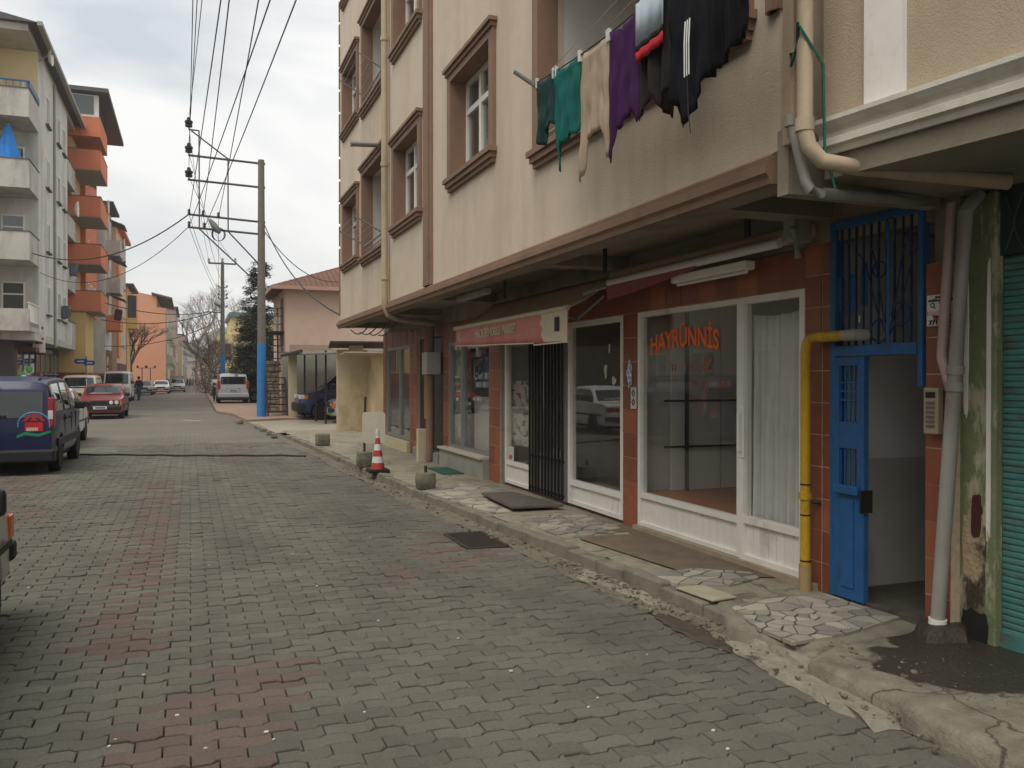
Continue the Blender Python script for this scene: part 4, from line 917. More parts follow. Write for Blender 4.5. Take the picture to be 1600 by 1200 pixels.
# roller shutter with one slat per ridge
sx=4.36; sa=PX(1562,800,sx).y; m_sh=mat('shutter_turquoise',lin(84,134,128),.55,.18,6,.25,50,stain=lin(96,92,84),stain_amt=.85,stain_scale=(3,3,9),stain_lo=.5,stain_hi=.66,metal=.2)
shut=MB().box(sx+.03,sx+.05,sa-2.2,sa,.1,2.35).build('shutter',m_sh,nb)
nsl=58
slat=MB().tube([(0,0,0),(0,-2.2,0)],.017,8); slat.v=[(v[0]*.8,v[1],v[2]*1.15) for v in slat.v]
me0=None
for i in range(nsl):
    if me0 is None:
        o=slat.build('slat',m_sh,shut,world=False,smooth=True); me0=o.data
    else:
        o=bpy.data.objects.new('slat',me0); col.objects.link(o); o.parent=shut
    o.location=Vector((sx+.022,sa,.2+i*.0372))-ORG[nb.name]
MB().box(sx-.01,sx+.04,sa-2.2,sa,.1,.2).build('shutter_foot',m_sh,shut)
MB().box(sx-.03,sx+.06,sa,sa+.045,.05,2.75).build('shutter_guide',mat('guide_steel',lin(96,104,100),.6,.2,7,.1),nb)
MB().box(sx-.02,sx+.08,sa-2.2,sa+.04,2.35,2.75).build('grille_box',mat('dark_teal',lin(40,58,56),.6,.2),nb)
for k_ in range(18):
    y=sa-.06-.11*k_; MB().tube([(sx-.03,y,2.37),(sx-.03,y-.06,2.52),(sx-.03,y,2.68)],.006,5).tube([(sx-.034,y-.11,2.37),(sx-.034,y-.05,2.52),(sx-.034,y-.11,2.68)],.006,5).build('grille_scroll',mat('teal_iron',lin(60,84,80),.6),nb)
MB().box(4.45,11,-4,3.6,0,2.75).build('inner_wall',m_soff,nb)
MB().box(4.3,11,3.86,4.04,2.36,2.9).build('upper_infill',m_soff,nb)
# leaning drain pipes on the tiled pier by the door
b=MB(); A=PX(1508,330,4.19); B=PX(1492,590,4.17)
C=PX(1466,976,4.16)
MB().tube([(A.x+.1,A.y,2.72),A,B,C],.042,12).build('downpipe',m_pipeg,nb,smooth=True)
MB().tube([C,C+(B-C).normalized()*.035],.052,12).build('pipe_collar',m_white,nb,smooth=True)
for py in (585,610): 
    u=(py-590)/378; P_=B+(C-B)*u; MB().tube([P_,P_+(B-C).normalized()*.05],.051,12).build('pipe_collar',m_pipeg,nb,smooth=True)
D=PX(1487,318,4.2); E_=PX(1472,545,4.17); 
MB().tube([D,E_,E_+Vector((-.01,-.005,-.05)),B+Vector((0,.03,-.06)),B+Vector((0,0,-.1))],.03,10).build('downpipe',mat('rosy_pipe',lin(166,142,134),.5,.1),nb,smooth=True)
# intercom
ip=PX(1458,642,XF-.05); ic=thing('intercom','beige apartment intercom panel on the tiled pier by the blue door','intercom',(XF,ip.y,ip.z))
MB().box(XF-.07,XF-.025,ip.y-.055,ip.y+.055,ip.z-.14,ip.z+.14).build('case',mat('intercom_beige',lin(150,138,112),.5,.1),ic,bevel=.006)
for k_ in range(6): MB().box(XF-.075,XF-.07,ip.y-.03,ip.y+.03,ip.z-.10+.028*k_,ip.z-.084+.028*k_).build('button',mat('button_grey',lin(96,94,90),.5),ic)
MB().box(XF-.074,XF-.07,ip.y-.035,ip.y+.035,ip.z+.08,ip.z+.115).build('speaker_slot',m_blk,ic)
# notice sign on the pier
sp=PX(1471,484,XF-.04); sw=(PX(1447,484,XF-.04).y-PX(1496,484,XF-.04).y)/2; sh=(PX(1471,460,XF-.04).z-PX(1471,509,XF-.04).z)/2
sg=thing('notice_sign','white gas fitter notice sign with red band on the tiled pier','sign',(XF-.03,sp.y,sp.z))
MB().box(XF-.036,XF-.028,sp.y-sw,sp.y+sw,sp.z-sh,sp.z+sh).build('board',mat('sign_white',lin(206,206,200),.5,.05),sg)
SX=XF-.037
m_red=mat('sign_red',lin(176,36,36),.6); m_sgn=mat('sign_green',lin(30,120,80),.6); m_sbk=mat('sign_black',lin(24,24,24),.6)
sy=lambda z:(lambda u,v,w_:(SX-w_,sp.y-u,sp.z+z+v))
MB().box(SX-.001,SX+.002,sp.y-sw*.95,sp.y+sw*.95,sp.z-sh*.30,sp.z-sh*.02).build('red_band',m_red,sg)
text_on('BU BİNADA',.018,sy(sh*.82),m_sbk,'print',sg,bold=True); text_on('DOĞALGAZ TESİSATI',.018,sy(sh*.62),m_sbk,'print',sg,bold=True,fit=sw*1.7)
text_on('Vai',.045,(lambda u,v,w_:(SX-w_,sp.y-.01-u,sp.z+sh*.33+v)),m_sgn,'print',sg,bold=True)
ring_=MB().tube([(SX-.003,sp.y+sw*.6+.014*math.cos(t/12*6.283),sp.z+sh*.34+.014*math.sin(t/12*6.283)) for t in range(13)],.003,5,False).tube([(SX-.003,sp.y+sw*.6-.01,sp.z+sh*.34-.01),(SX-.003,sp.y+sw*.6-.022,sp.z+sh*.34-.022)],.003,5).build('print',m_sgn,sg)
text_on('KAYGUZ TESİSAT',.032,sy(-sh*.16),mat('sign_cream',lin(220,212,200),.6),'print',sg,bold=True,fit=sw*1.75)
text_on('TARAFINDAN',.016,sy(-sh*.42),m_sbk,'print',sg,bold=True,fit=sw*1.2); text_on('YAPILMIŞTIR',.016,sy(-sh*.58),m_red,'print',sg,bold=True,fit=sw*1.1); text_on('771 71 11',.038,sy(-sh*.8),m_sbk,'print',sg,bold=True,fit=sw*1.6)
# ================================================================== LAUNDRY
LX=2.72
def sag(y): return 4.13-.10*math.sin((6.75-y)/3.3*math.pi) if y>3.4 else 4.1
cl=thing('clothesline','thin washing line held out on grey metal arms before the balcony','clothesline',(XO,6.7,4))
MB().tube([(LX,y,sag(y)) for y in [6.72-.2*k for k in range(18)]],.005,5).build('line',m_blk,cl)
e0=PX(803,113,2.55)
MB().tube([e0,(LX,6.72,4.12),(XO+.02,6.9,3.9)],.018,6).build('arm',m_alu,cl)
MB().tube([(LX,3.45,4.1),(XO+.02,3.9,3.95)],.018,6).build('arm',m_alu,cl)
for k in range(3): MB().tube([(LX+.1*k,6.7,4.1-.02*k),(LX+.1*k,3.5,4.35+.02*k)],.003,4).build('line',m_drape,cl)
def yline(px): return PX(px,100,LX).y
def garment(px0,px1,outline,name,label,m,seed,X=LX,fold=5,amp=.013,extra=None,cat='garment',top=0.):
    """outline: list of (u, drop_m) lower edge for u 0..1 from left (px0) to right (px1); cloth hangs from the line"""
    ya,yb=yline(px0),yline(px1); n=64;k=16; vs=[];fs=[]; rr=random.Random(seed); ph=rr.uniform(0,6)
    for i in range(n+1):
        u=i/n; y=ya+(yb-ya)*u; dp=interp(outline,u); zt=sag(y)+.012-top
        for j in range(k+1):
            v=j/k; f=amp*(.25+v)*math.sin(u*fold*6.283+ph+v*.9)+amp*.7*math.sin(u*fold*2.7*6.283+ph*2)*v+.02*mnoise.noise(Vector((u*4,v*4,seed)))
            pinch=.012*math.sin(u*math.pi)*(1-v)
            vs.append((X+f,y+.012*math.sin(v*5+u*6+ph)*v,zt-dp*1.12*v-pinch*3))
    for i in range(n):
        for j in range(k): a=i*(k+1)+j; fs.append((a,a+1,a+k+2,a+k+1))
    t=thing(name,label,cat,(X,(ya+yb)/2,sag((ya+yb)/2)))
    MB().add(vs,fs).build('cloth',m,t,smooth=True,solid=.006,sharp=180)
    for u in (.04,.96):
        y=ya+(yb-ya)*u; MB().box(X-.012,X+.012,y-.007,y+.007,sag(y)-.05,sag(y)+.035).build('clothes_peg',m_drape,t)
    return t,ya,yb
fabric=lambda n,c,v=.12:mat(n,c,.95,v,9,.25,140,spec=.15)
garment(838,866,[(0,.42),(.15,.48),(.5,.5),(.6,.42),(.8,.36),(1,.4)],'shirt','dark bottle-green shirt, first on the line from the balcony arm',fabric('cloth_darkgreen',lin(36,62,58)),1,fold=2)
garment(868,907,[(0,.55),(.12,.72),(.2,.74),(.28,.56),(.6,.5),(.85,.52),(1,.48)],'shirt','bright teal shirt hanging on the washing line with one long sleeve',fabric('cloth_teal',lin(30,96,88)),2,fold=2.5)
garment(905,951,[(0,.78),(.08,.86),(.2,.82),(.3,.62),(.6,.56),(.8,.58),(.9,.78),(1,.62)],'shirt','beige long-sleeved shirt on the washing line',fabric('cloth_beige',lin(164,146,124)),3,fold=3)
garment(950,1001,[(0,.75),(.14,.82),(.24,.62),(.45,.64),(.6,.58),(.78,.56),(.88,.66),(1,.6)],'shirt','purple top with black trim hanging on the washing line',fabric('cloth_purple',lin(66,34,74)),4,fold=3)
gt_,ya,yb=garment(1001,1048,[(0,.66),(.2,.52),(.4,.56),(.6,.66),(.8,.6),(1,.56)],'shirt','pale grey T-shirt with red and black bands on the washing line',fabric('cloth_charcoal',lin(46,42,40)),5,fold=2.5)
def patch(ya,yb,v0,v1,m,parent,X,name):
    vs=[];fs=[]
    for i in range(21):
        y=ya+(yb-ya)*i/20; w_=.006*math.sin(i*.9)
        for z in (v0,v1): vs.append((X+w_,y,sag(y)-z))
    for i in range(20): a=i*2; fs.append((a,a+1,a+3,a+2))
    MB().add(vs,fs).build(name,m,parent,smooth=True,solid=.002)
patch(ya-.01,yb+.01,-.01,.26,fabric('cloth_paleblue',lin(166,178,186)),gt_,LX-.045,'chest_panel'); patch(ya-.01,yb+.01,.30,.37,fabric('cloth_red',lin(164,44,48)),gt_,LX-.047,'red_band'); patch(ya-.01,yb+.01,.26,.30,fabric('cloth_black2',lin(36,34,34)),gt_,LX-.046,'black_band')
garment(1003,1040,[(0,.6),(.3,.66),(.5,.5),(.7,.74),(1,.62)],'trousers','brown and black trousers hung behind the banded T-shirt',fabric('cloth_brown',lin(72,60,50)),6,X=LX+.16,fold=2)
hd,ya,yb=garment(1046,1115,[(0,.66),(.25,.72),(.4,.84),(.62,.76),(.8,.66),(1,.68)],'jacket','black hooded tracksuit top with three white stripes on the washing line',fabric('cloth_black',lin(26,26,30),.2),7,fold=3,amp=.014)
for k in range(3):
    y=ya+(yb-ya)*(.54+.05*k); MB().tube([(LX-.05,y,sag(y)-.36),(LX-.06,y-.005,sag(y)-.5),(LX-.055,y,sag(y)-.68)],.005,4).build('stripe',m_drape,hd)
MB().tube([(LX-.05,yb+.2,sag(yb)-.66),(LX-.04,yb+.2,sag(yb)-.9),(LX-.03,yb+.19,sag(yb)-1.02)],.004,4).build('drawstring',m_blk,hd)
garment(1108,1168,[(0,.64),(.3,.66),(.6,.62),(.85,.6),(1,.58)],'jacket','plain black jacket, last garment on the line towards the drainpipes',fabric('cloth_black3',lin(20,20,23),.2),8,fold=2.5,amp=.014)
# ================================================================== PAVEMENT FURNITURE
m_stone=mat('mossy_concrete',lin(116,112,94),.95,.3,9,.8,35,stain=lin(58,60,44),stain_amt=.7,stain_scale=(5,5,5))
def cblock(px,py,w_,h_,label,post=None,seed=0):
    p=G(px,py,PZ); t=thing('concrete_bollard',label,'bollard',(p.x,p.y,PZ)); rr=random.Random(seed)
    n=14; b=MB(); prof=[(.86,0),(.97,.12*h_),(1.,.55*h_),(.97,.85*h_),(.9,.97*h_),(.7,h_)]; vs=[]
    for r,z in prof:
        for k in range(n):
            an=k/n*6.283; sq=1/max(abs(math.cos(an)),abs(math.sin(an)))**.6; rad=w_/2*r*sq*(1+.05*mnoise.noise(Vector((math.cos(an)*2,math.sin(an)*2,z*6+seed))))
            vs.append((p.x+rad*math.cos(an),p.y+rad*math.sin(an),PZ+z))
    m_=len(prof); fs=[(i*n+k,i*n+(k+1)%n,(i+1)*n+(k+1)%n,(i+1)*n+k) for i in range(m_-1) for k in range(n)]+[tuple(range(n))[::-1],tuple(range((m_-1)*n,m_*n))]
    b.add(vs,fs).build('block',m_stone,t,smooth=True)
    if post: MB().tube([(p.x,p.y,PZ+h_-.02),(p.x+post[1],p.y,PZ+h_+post[0])],.022,8).build('iron_stub',mat('rust_iron',lin(70,48,38),.8,.2),t)
    return p
cblock(665,764,.27,.23,'mossy concrete block with a short rusty stub, before the green mat',(.09,.0),1)
pb=cblock(569,729,.27,.26,'mossy concrete block with an iron post beside the striped cone',(.95,.02),2)
cblock(504,696,.33,.27,'worn concrete block standing alone on the forecourt kerb',None,3)
sgn=thing('blank_sign','blank white rounded board on a post beside the striped cone','sign',(pb.x,pb.y,PZ))
c_=PY(584,668,pb.y-.03); w2,h2=.20,.27
pts=[]
for cx_,cz_,a0 in ((w2-.06,h2-.06,0),(-w2+.06,h2-.06,90),(-w2+.06,-h2+.06,180),(w2-.06,-h2+.06,270)):
    for k in range(5): an=R(a0+k*22.5); pts.append((cx_+.06*math.cos(an),cz_+.06*math.sin(an)))
n=len(pts)
MB().add([(c_.x+a,pb.y-.045,c_.z+e) for a,e in pts]+[(c_.x+a,pb.y-.03,c_.z+e) for a,e in pts],[tuple(range(n))[::-1],tuple(range(n,2*n))]+[(i,(i+1)%n,n+(i+1)%n,n+i) for i in range(n)]).build('board',mat('board_white',lin(202,196,178),.7,.08,6,.1,stain=lin(150,140,120),stain_amt=.4),sgn)
MB().box(c_.x-.01,c_.x+.01,pb.y-.03,pb.y-.01,c_.z-.2,c_.z+.2).build('back_strap',m_blk,sgn)
pc=G(590,738,PZ); cn=thing('traffic_cone','red and white striped traffic cone with a black base on the kerb','cone',(pc.x,pc.y,PZ))
m_cr=mat('cone_red',lin(164,62,44),.6,.12,9,.1); m_cw=mat('cone_white',lin(200,198,192),.6,.08)
MB().box(pc.x-.17,pc.x+.17,pc.y-.17,pc.y+.17,PZ,PZ+.06).build('base',mat('cone_base',lin(30,30,32),.8),cn,bevel=.02)
zz=[0.06,.16,.26,.36,.46,.56,.60]; rad=lambda z:.125-.165*z
for i in range(6): MB().lathe([(rad(zz[i]),PZ+zz[i]),(rad(zz[i+1]),PZ+zz[i+1])],(pc.x,pc.y,0),18).build('band',[m_cr,m_cw][i%2] if i<5 else m_cw,cn,smooth=True)
MB().lathe([(.03,PZ+.6),(.035,PZ+.64),(.028,PZ+.7)],(pc.x,pc.y,0),12).build('tip',m_cw,cn,smooth=True)
# ================================================================== RIGHT BACKGROUND: shed, carport, house, stairs, poles
m_cream=mat('cream_plaster',lin(196,180,148),.93,.1,2,.3,40,stain=lin(128,112,84),stain_amt=.7,stain_scale=(.9,.9,.4))
shed=thing('shed','cream plastered shed with a flat roof between the shops and the carport','shed',(5,25.5,0))
MB().box(4.02,4.9,25.2,25.38,.03,2.48).build('wall',m_cream,shed)
MB().box(4.9,8.0,24.6,24.78,.03,2.3).build('wall',mat('pale_plaster',lin(206,188,150),.93,.12,2,.3,40,stain=lin(150,120,84),stain_amt=.6,stain_scale=(.9,.9,.3)),shed)
MB().box(4.9,5.05,24.78,25.2,.03,2.3).build('side_wall',m_cream,shed)
MB().obox((4.75,24.35,2.34),1.5,.55,.03,R(4),R(-8)).build('canopy_board',mat('weathered_board',lin(176,164,140),.9,.15),shed)
MB().obox((4.55,24.9,2.62),1.6,1.2,.04,R(-6),R(-6)).build('roof_sheet',mat('dark_sheet',lin(70,64,58),.8,.2),shed)
MB().box(4.3,4.7,24.8,24.95,2.4,2.6).build('roof_timber',m_cream,shed)
MB().tube([(5.75,24.55,.05),(5.75,24.55,1.15)],.03,8).tube([(5.75,24.55,1.0),(5.75,24.5,1.12),(5.72,24.45,1.3)],.05,8).build('standpipe',m_blk,shed)
# stain at the foot of the shed wall
# carport
cp=thing('carport','dark sheet-roofed carport on thin black posts sheltering two vehicles','carport',(4.6,33,0))
m_dk=mat('dark_steel',lin(44,40,38),.7,.2)
vs=[(3.55,29.6,2.45),(7.6,29.6,2.62),(7.6,36.6,2.95),(3.5,36.6,2.72)]
MB().add(vs,[(0,1,2,3)]).build('roof',mat('sheet_roof',lin(104,96,84),.8,.2),cp,solid=.05)
MB().box(3.5,3.56,29.6,36.6,2.52,2.62).build('edge_beam',m_dk,cp)
for px in (476,494,509):
    y={476:34.6,494:32.4,509:30.4}[px]; x=PY(px,600,y).x; MB().tube([(x,y,.05),(x,y,2.62)],.035,8).build('post',m_dk,cp)
MB().box(3.72,4.02,35.3,35.7,.05,2.72).build('concrete_post',m_cream,cp)
MB().box(3.6,8,37.1,37.3,.05,2.7).build('back_wall',mat('carport_back',lin(150,146,132),.9,.15,2,.2),cp)
MB().obox((4.6,35.4,2.85),1.7,.05,.32,R(2),R(-30)).build('ridge_flap',mat('rust_sheet',lin(120,100,84),.8,.2),cp)
# house with hipped corrugated roof
hs=thing('house','pink rendered house with a brown corrugated hip roof behind the carport','house',(7,42,0))
m_pink=mat('pink_render',lin(206,178,160),.93,.06,2,.2,40,stain=lin(168,140,122),stain_amt=.4,stain_scale=(.5,.5,.2))
hx0,hx1,hy0,hy1,hz=3.85,13,38,43.6,5.55; HM=40.8
MB().box(hx0,hx1,hy0,hy1,0,hz).build('wall',m_pink,hs)
MB().box(hx0-.03,hx0,38.9,39.9,3.1,5.2).build('door',mat('house_door',lin(110,66,44),.6,.15),hs)
MB().box(hx0-.035,hx0,41.2,42.2,3.6,4.9).build('window',m_upane,hs)
ev=.6; rz=hz+1.45
A_=[(hx0-ev,hy0-ev,hz),(hx1+ev,hy0-ev,hz),(hx1+ev,hy1+ev,hz),(hx0-ev,hy1+ev,hz)]; Rg=[(hx0+3.2,HM,rz),(hx1-3.2,HM,rz)]
m_roof=mat('brown_roof',lin(110,78,62),.8,.2,3,.2)
rf=MB().add(A_+Rg,[(0,1,5,4),(1,2,5),(2,3,4,5),(3,0,4),(0,3,2,1)]).build('roof',m_roof,hs)
# corrugation ridges on the two visible slopes
def slope_ridges(a,b_,c,d,n):
    a,b_,c,d=map(Vector,(a,b_,c,d))
    for i in range(n):
        u=(i+.5)/n; p=a+(b_-a)*u
        # run up-slope until the hip
        tl=(d-a); 
        up=Vector((0,0,0))
        yield p,u
for i in range(46):
    u=(i+.5)/46; x=A_[0][0]+(A_[1][0]-A_[0][0])*u; k=min(1,(x-A_[0][0])/(Rg[0][0]-A_[0][0]),(A_[1][0]-x)/(A_[1][0]-Rg[1][0]))
    MB().tube([(x,A_[0][1],hz+.02),(x,A_[0][1]+(HM-A_[0][1])*k,hz+.02+1.45*k)],.035,6).build('corrugation',m_roof,rf)
for i in range(30):
    u=(i+.5)/30; y=A_[0][1]+(A_[3][1]-A_[0][1])*u; k=min(1,(y-A_[0][1])/(HM-A_[0][1]),(A_[3][1]-y)/(A_[3][1]-HM))
    MB().tube([(A_[0][0],y,hz+.02),(A_[0][0]+(Rg[0][0]-A_[0][0])*k,y,hz+.02+1.45*k)],.035,6).build('corrugation',m_roof,rf)
MB().box(hx0-ev-.03,hx1+ev,hy0-ev-.04,hy0-ev,hz-.12,hz+.04).box(hx0-ev-.04,hx0-ev,hy0-ev,hy1+ev,hz-.12,hz+.04).build('fascia',mat('fascia_pink',lin(176,140,124),.8,.1),hs)
MB().box(7.0,7.6,41,41.6,6.4,7.4).build('chimney',m_roof,hs)
# outside metal stair
st=thing('outside_stair','black metal outside stair with railing climbing to the pink house','stair',(3.3,37,0.1))
n=13
for i in range(n):
    u=i/(n-1); z=.3+u*3.3; y=36.0+u*2.6
    MB().box(2.95,3.72,y,y+.24,z-.02,z+.02).build('tread',m_dk,st)
for x in (2.95,3.72): MB().tube([(x,35.9,.13),(x,38.7,3.7)],.035,6).build('stringer',m_dk,st)
MB().box(2.9,3.85,38.5,40.6,3.62,3.70).build('landing',m_dk,st)
for x,y in ((2.93,38.55),(2.93,39.6),(2.93,40.55),(3.8,38.55)): MB().tube([(x,y,3.7),(x,y,4.7)],.022,6).build('rail_post',m_dk,st)
for z in (4.0,4.35,4.7): MB().tube([(2.93,38.55,z),(2.93,40.55,z)],.018,6).tube([(2.93,38.55,z),(3.8,38.55,z)],.018,6).build('rail',m_dk,st)
for x in (2.95,3.75): MB().tube([(x,40.4,.1),(x,40.4,3.65)],.04,6).build('support',m_dk,st)
# rubble stone pillar behind the stair: stones piled one by one
sp_=thing('stone_pillar','rough rubble stone pillar behind the black outside stair','pillar',(3.35,39.2,.1))
m_rub=mat('rubble_stone',lin(140,130,110),.95,.3,4,.6,30,stain=lin(90,84,70),stain_amt=.7,stain_scale=(2,2,2))
rr=random.Random(5)
MB().box(3.08,3.62,39.0,39.5,.1,2.3).build('core',mat('mortar',lin(120,112,96),.95,.2),sp_)
z=.12
while z<2.3:
    h_=rr.uniform(.16,.28); x=3.02
    while x<3.66:
        w_=rr.uniform(.16,.3); MB().obox((min(x+w_/2,3.6),38.97+rr.uniform(-.02,.02),z+h_/2),w_*.94,.16,h_*.92,0,rr.uniform(-.08,.08),rr.uniform(-.1,.1)).build('stone',m_rub,sp_,bevel=.03); x+=w_
    z+=h_
# garden wall along the right pavement
gw=thing('garden_wall','low brown wall topped with a white panel running behind the silver car','wall',(4.4,58,0))
MB().box(4.3,4.5,42,78,.1,1.15).build('base',mat('brown_wall',lin(84,66,58),.9,.2,2,.2),gw)
for i in range(18): MB().box(4.33,4.47,42+i*2+.02,43.98+i*2,1.152,1.78).build('panel',mat('panel_white',lin(186,184,174),.8,.1,1),gw)
# ---- poles
m_conp=mat('concrete_pole',lin(110,105,97),.9,.15,4,.3,50)
m_blp=mat('blue_band',lin(44,116,180),.75,.15,4,.1,50,stain=lin(90,110,130),stain_amt=.4)
def tapered(x,y,z0,z1,r0,r1,n=12): return MB().lathe([(r0,z0),(r1,z1)],(x,y,0),n)
PXo,PYo=2.66,35.4
po=thing('utility_pole','tall concrete utility pole with a blue painted foot and a long steel bracket frame','utility pole',(PXo,PYo,.13))
tapered(PXo,PYo,3.02,10.3,.165,.12).build('shaft',m_conp,po,smooth=True)
tapered(PXo,PYo,.10,3.02,.19,.168).build('blue_foot',m_blp,po,smooth=True)
m_stl=mat('bracket_steel',lin(84,76,70),.7,.2)
pz=lambda px,py:PY(px,py,PYo)
def arm(p,q,name='arm',r=.045,par=po):
    return MB().tube([pz(*p) if len(p)==2 else p,pz(*q) if len(q)==2 else q],r,6).build(name,m_stl,par)
for a_,c_ in (((415,257),(295,243)),((415,294),(294,281)),((415,348),(294,335)),((415,367),(294,355))): arm(a_,c_)
arm((312,205),(312,357),'strut',.03); arm((357,247),(357,361),'strut',.03); arm((312,205),(296,203),'strut',.03); arm((300,205),(357,249),'brace',.03)
arm((312,358),(404,444),'brace',.03); arm((357,362),(404,412),'brace',.03)
m_ins=mat('insulator',lin(30,28,30),.3,.1,9,0)
def insul(P,par,s=1.): 
    MB().lathe([(.02*s,0),(.02*s,.08*s),(.13*s,.10*s),(.14*s,.18*s),(.09*s,.2*s),(.15*s,.24*s),(.15*s,.32*s),(.08*s,.36*s),(.06*s,.46*s)],P,12).build('insulator',m_ins,par,smooth=True)
INS=[pz(296,203),pz(296,243),pz(296,281)]
for P in INS: insul(P,po)
LOW=[pz(296,335),pz(318,337),pz(342,340),pz(296,354),pz(320,356)]
for P in LOW: MB().lathe([(.03,0),(.06,.04),(.04,.1),(.06,.14),(.03,.2)],P,10).build('insulator',m_ins,po,smooth=True)
def lamp(P,Q,par):
    d=(Q-P); MB().tube([P,P+d*.25,P+d*.6,Q],[.05,.13,.13,.06],10).build('lamp_head',mat('lamp_grey',lin(120,120,116),.5,.1),par,smooth=True)
lamp(pz(344,365),pz(328,343),po)
for k in range(3): MB().tube([pz(342,367)+Vector((.26*math.cos(t/14*6.283)*(1-.1*k),-.1+.02*k,.26*math.sin(t/14*6.283))) for t in range(15)],.012,5).build('cable_coil',m_blk,po)
# second pole
Y2=68.; P2=PY(348,580,Y2).x
po2=thing('utility_pole','slim farther concrete pole with a blue foot and several short crossarms','utility pole',(P2,Y2,.13))
q2=lambda px,py:PY(px,py,Y2)
tapered(P2,Y2,3.4,q2(348,410).z,.17,.12).build('shaft',m_conp,po2,smooth=True); tapered(P2,Y2,1.9,3.4,.18,.17).build('blue_foot',m_blp,po2,smooth=True); tapered(P2,Y2,.1,1.9,.19,.18).build('lower_shaft',m_conp,po2,smooth=True)
def arm2(a_,c_,r=.05): MB().tube([q2(*a_),q2(*c_)],r,6).build('arm',m_stl,po2)
arm2((326,411),(369,413),.07)
for px in (327,348,368): MB().lathe([(.04,0),(.11,.1),(.07,.2),(.11,.28),(.04,.4)],q2(px,411),10).build('insulator',mat('pale_insulator',lin(170,170,164),.4),po2,smooth=True)
for py in (449,455,461,467,480): arm2((342,py),(355,py),.035)
for py in (449,461,467,480):
    for px in (342,355): MB().lathe([(.03,0),(.07,.06),(.03,.16)],q2(px,py),8).build('insulator',m_ins,po2,smooth=True)
arm2((322,487),(347,489),.045); lamp(q2(347,480),q2(335,473),po2)
# third, further poles are hidden; wires
m_wire=mat('wire',lin(40,40,42),.6,.05)
wi=0
def wire(P,Q,sagm,label,r=.012,n=16,ext=0):
    P,Q=Vector(P),Vector(Q); pts=[]
    for i in range(n+1):
        u=i/n; p=P+(Q-P)*u; p.z-=sagm*4*u*(1-u); pts.append(p)
    MB().tube(pts,r,5).build('overhead_wire',m_wire,label=label,cat='wire',group='overhead wires')
def over(P,px,z,label,r=.011):
    d=ray(px,-60); t=(z-CH)/d.z; Q=Vector((d.x*t,d.y*t,z)); Q2=Q+(Q-Vector(P)).normalized()*14
    wire(P,Q2,.25,label,r)
for P,px,z in ((INS[0]+Vector((0,0,.4)),322,10.9),(INS[1]+Vector((0,0,.4)),312,10.2),(INS[2]+Vector((0,0,.4)),304,9.7)):
    over(P,px,z,'high voltage wire running overhead from the stacked black insulators')
for P,px,z in ((LOW[0],352,8.1),(LOW[1],364,8.1),(LOW[2],412,8.2),(LOW[3],436,7.8),(LOW[4],478,7.8)):
    over(P,px,z,'low wire running overhead from the long bracket arms of the near pole',.012)
tops=[q2(327,409),q2(348,409),q2(368,411)]
for P,Q in zip(INS,tops): wire(P+Vector((0,0,.1)),Q,.4,'wire spanning between the two concrete utility poles',.01)
for P,Q in zip(LOW[:4],[q2(342,449),q2(355,455),q2(342,467),q2(355,480)]): wire(P,Q,.5,'wire spanning between the two concrete utility poles',.01)
wire(LOW[0],(-6.6,43,7.2),.9,'thick sagging cable from the near pole to the grey apartment block',.025)
wire(LOW[3],(-6.6,45,6.6),1.2,'thin sagging cable from the near pole to the grey apartment block',.014)
wire(q2(330,487),(-5.6,60,6.6),.5,'upper cable crossing the street from the farther pole to the orange block',.03)
wire(q2(330,489),(-5.6,64,5.6),.5,'middle cable crossing the street from the farther pole to the orange block',.03)
wire(q2(345,500),(-5.6,66,3.9),.6,'lowest cable crossing the street from the farther pole to the orange block',.025)
wire(pz(414,362),PX(534,475,6.6)+Vector((0,0,0)) if False else PY(535,440,34),.6,'slack service cable from the near pole to the pink house roof',.018)
wire(pz(413,350),(3.2,19.42,3.05),.55,'slack service cable from the near pole to the shop building corner',.02)
# ================================================================== TREES
def leafmat(n,c,v=.3): return mat(n,c,.8,v,3,.0,20,island=.35,spec=.25)
def conifer(name,label,x,y,h_,rad,m,nb=2600,seed=1,z0=.1):
    t=thing(name,label,'tree',(x,y,z0)); rr=random.Random(seed)
    MB().tube([(x,y,z0),(x+.05,y,z0+h_*.5),(x,y,z0+h_*.97)],[.22,.14,.03],8).build('trunk',mat('bark_dark',lin(60,48,40),.95,.3),t,smooth=True)
    b=MB(); limbs=MB()
    nl=170
    for i in range(nl):
        u=(i+rr.random())/nl; z=z0+h_*(.10+.88*u); an=rr.uniform(0,6.283); L_=rad*(1-u)**.45*rr.uniform(.65,1.1)+.15
        dx,dy=math.cos(an),math.sin(an); dz=rr.uniform(-.25,.15)
        limbs.tube([(x,y,z),(x+dx*L_,y+dy*L_,z+dz*L_)],[.03,.008],4,False)
        k=int(nb/nl*(.5+1.2*(1-u)))
        for _ in range(k):
            s_=rr.uniform(.18,1.0)**.7*L_; px,py_,pz_=x+dx*s_+rr.gauss(0,.10),y+dy*s_+rr.gauss(0,.10),z+dz*s_+rr.gauss(0,.09)-.06
            a=rr.uniform(.10,.24); yaw=an+rr.gauss(0,.9); pt_=rr.uniform(-.7,.3)
            d1=Vector((math.cos(yaw)*math.cos(pt_),math.sin(yaw)*math.cos(pt_),math.sin(pt_)))*a; d2=Vector((-math.sin(yaw),math.cos(yaw),rr.uniform(-.6,.6)))*a*.32
            c=Vector((px,py_,pz_)); b.add([c-d2,c+d1*.4-d2*.4,c+d1,c+d1*.4+d2],[(0,1,2,3)])
    limbs.build('limb',MATS['bark_dark'],t); b.build('crown',m,t,recalc=False)
    return t
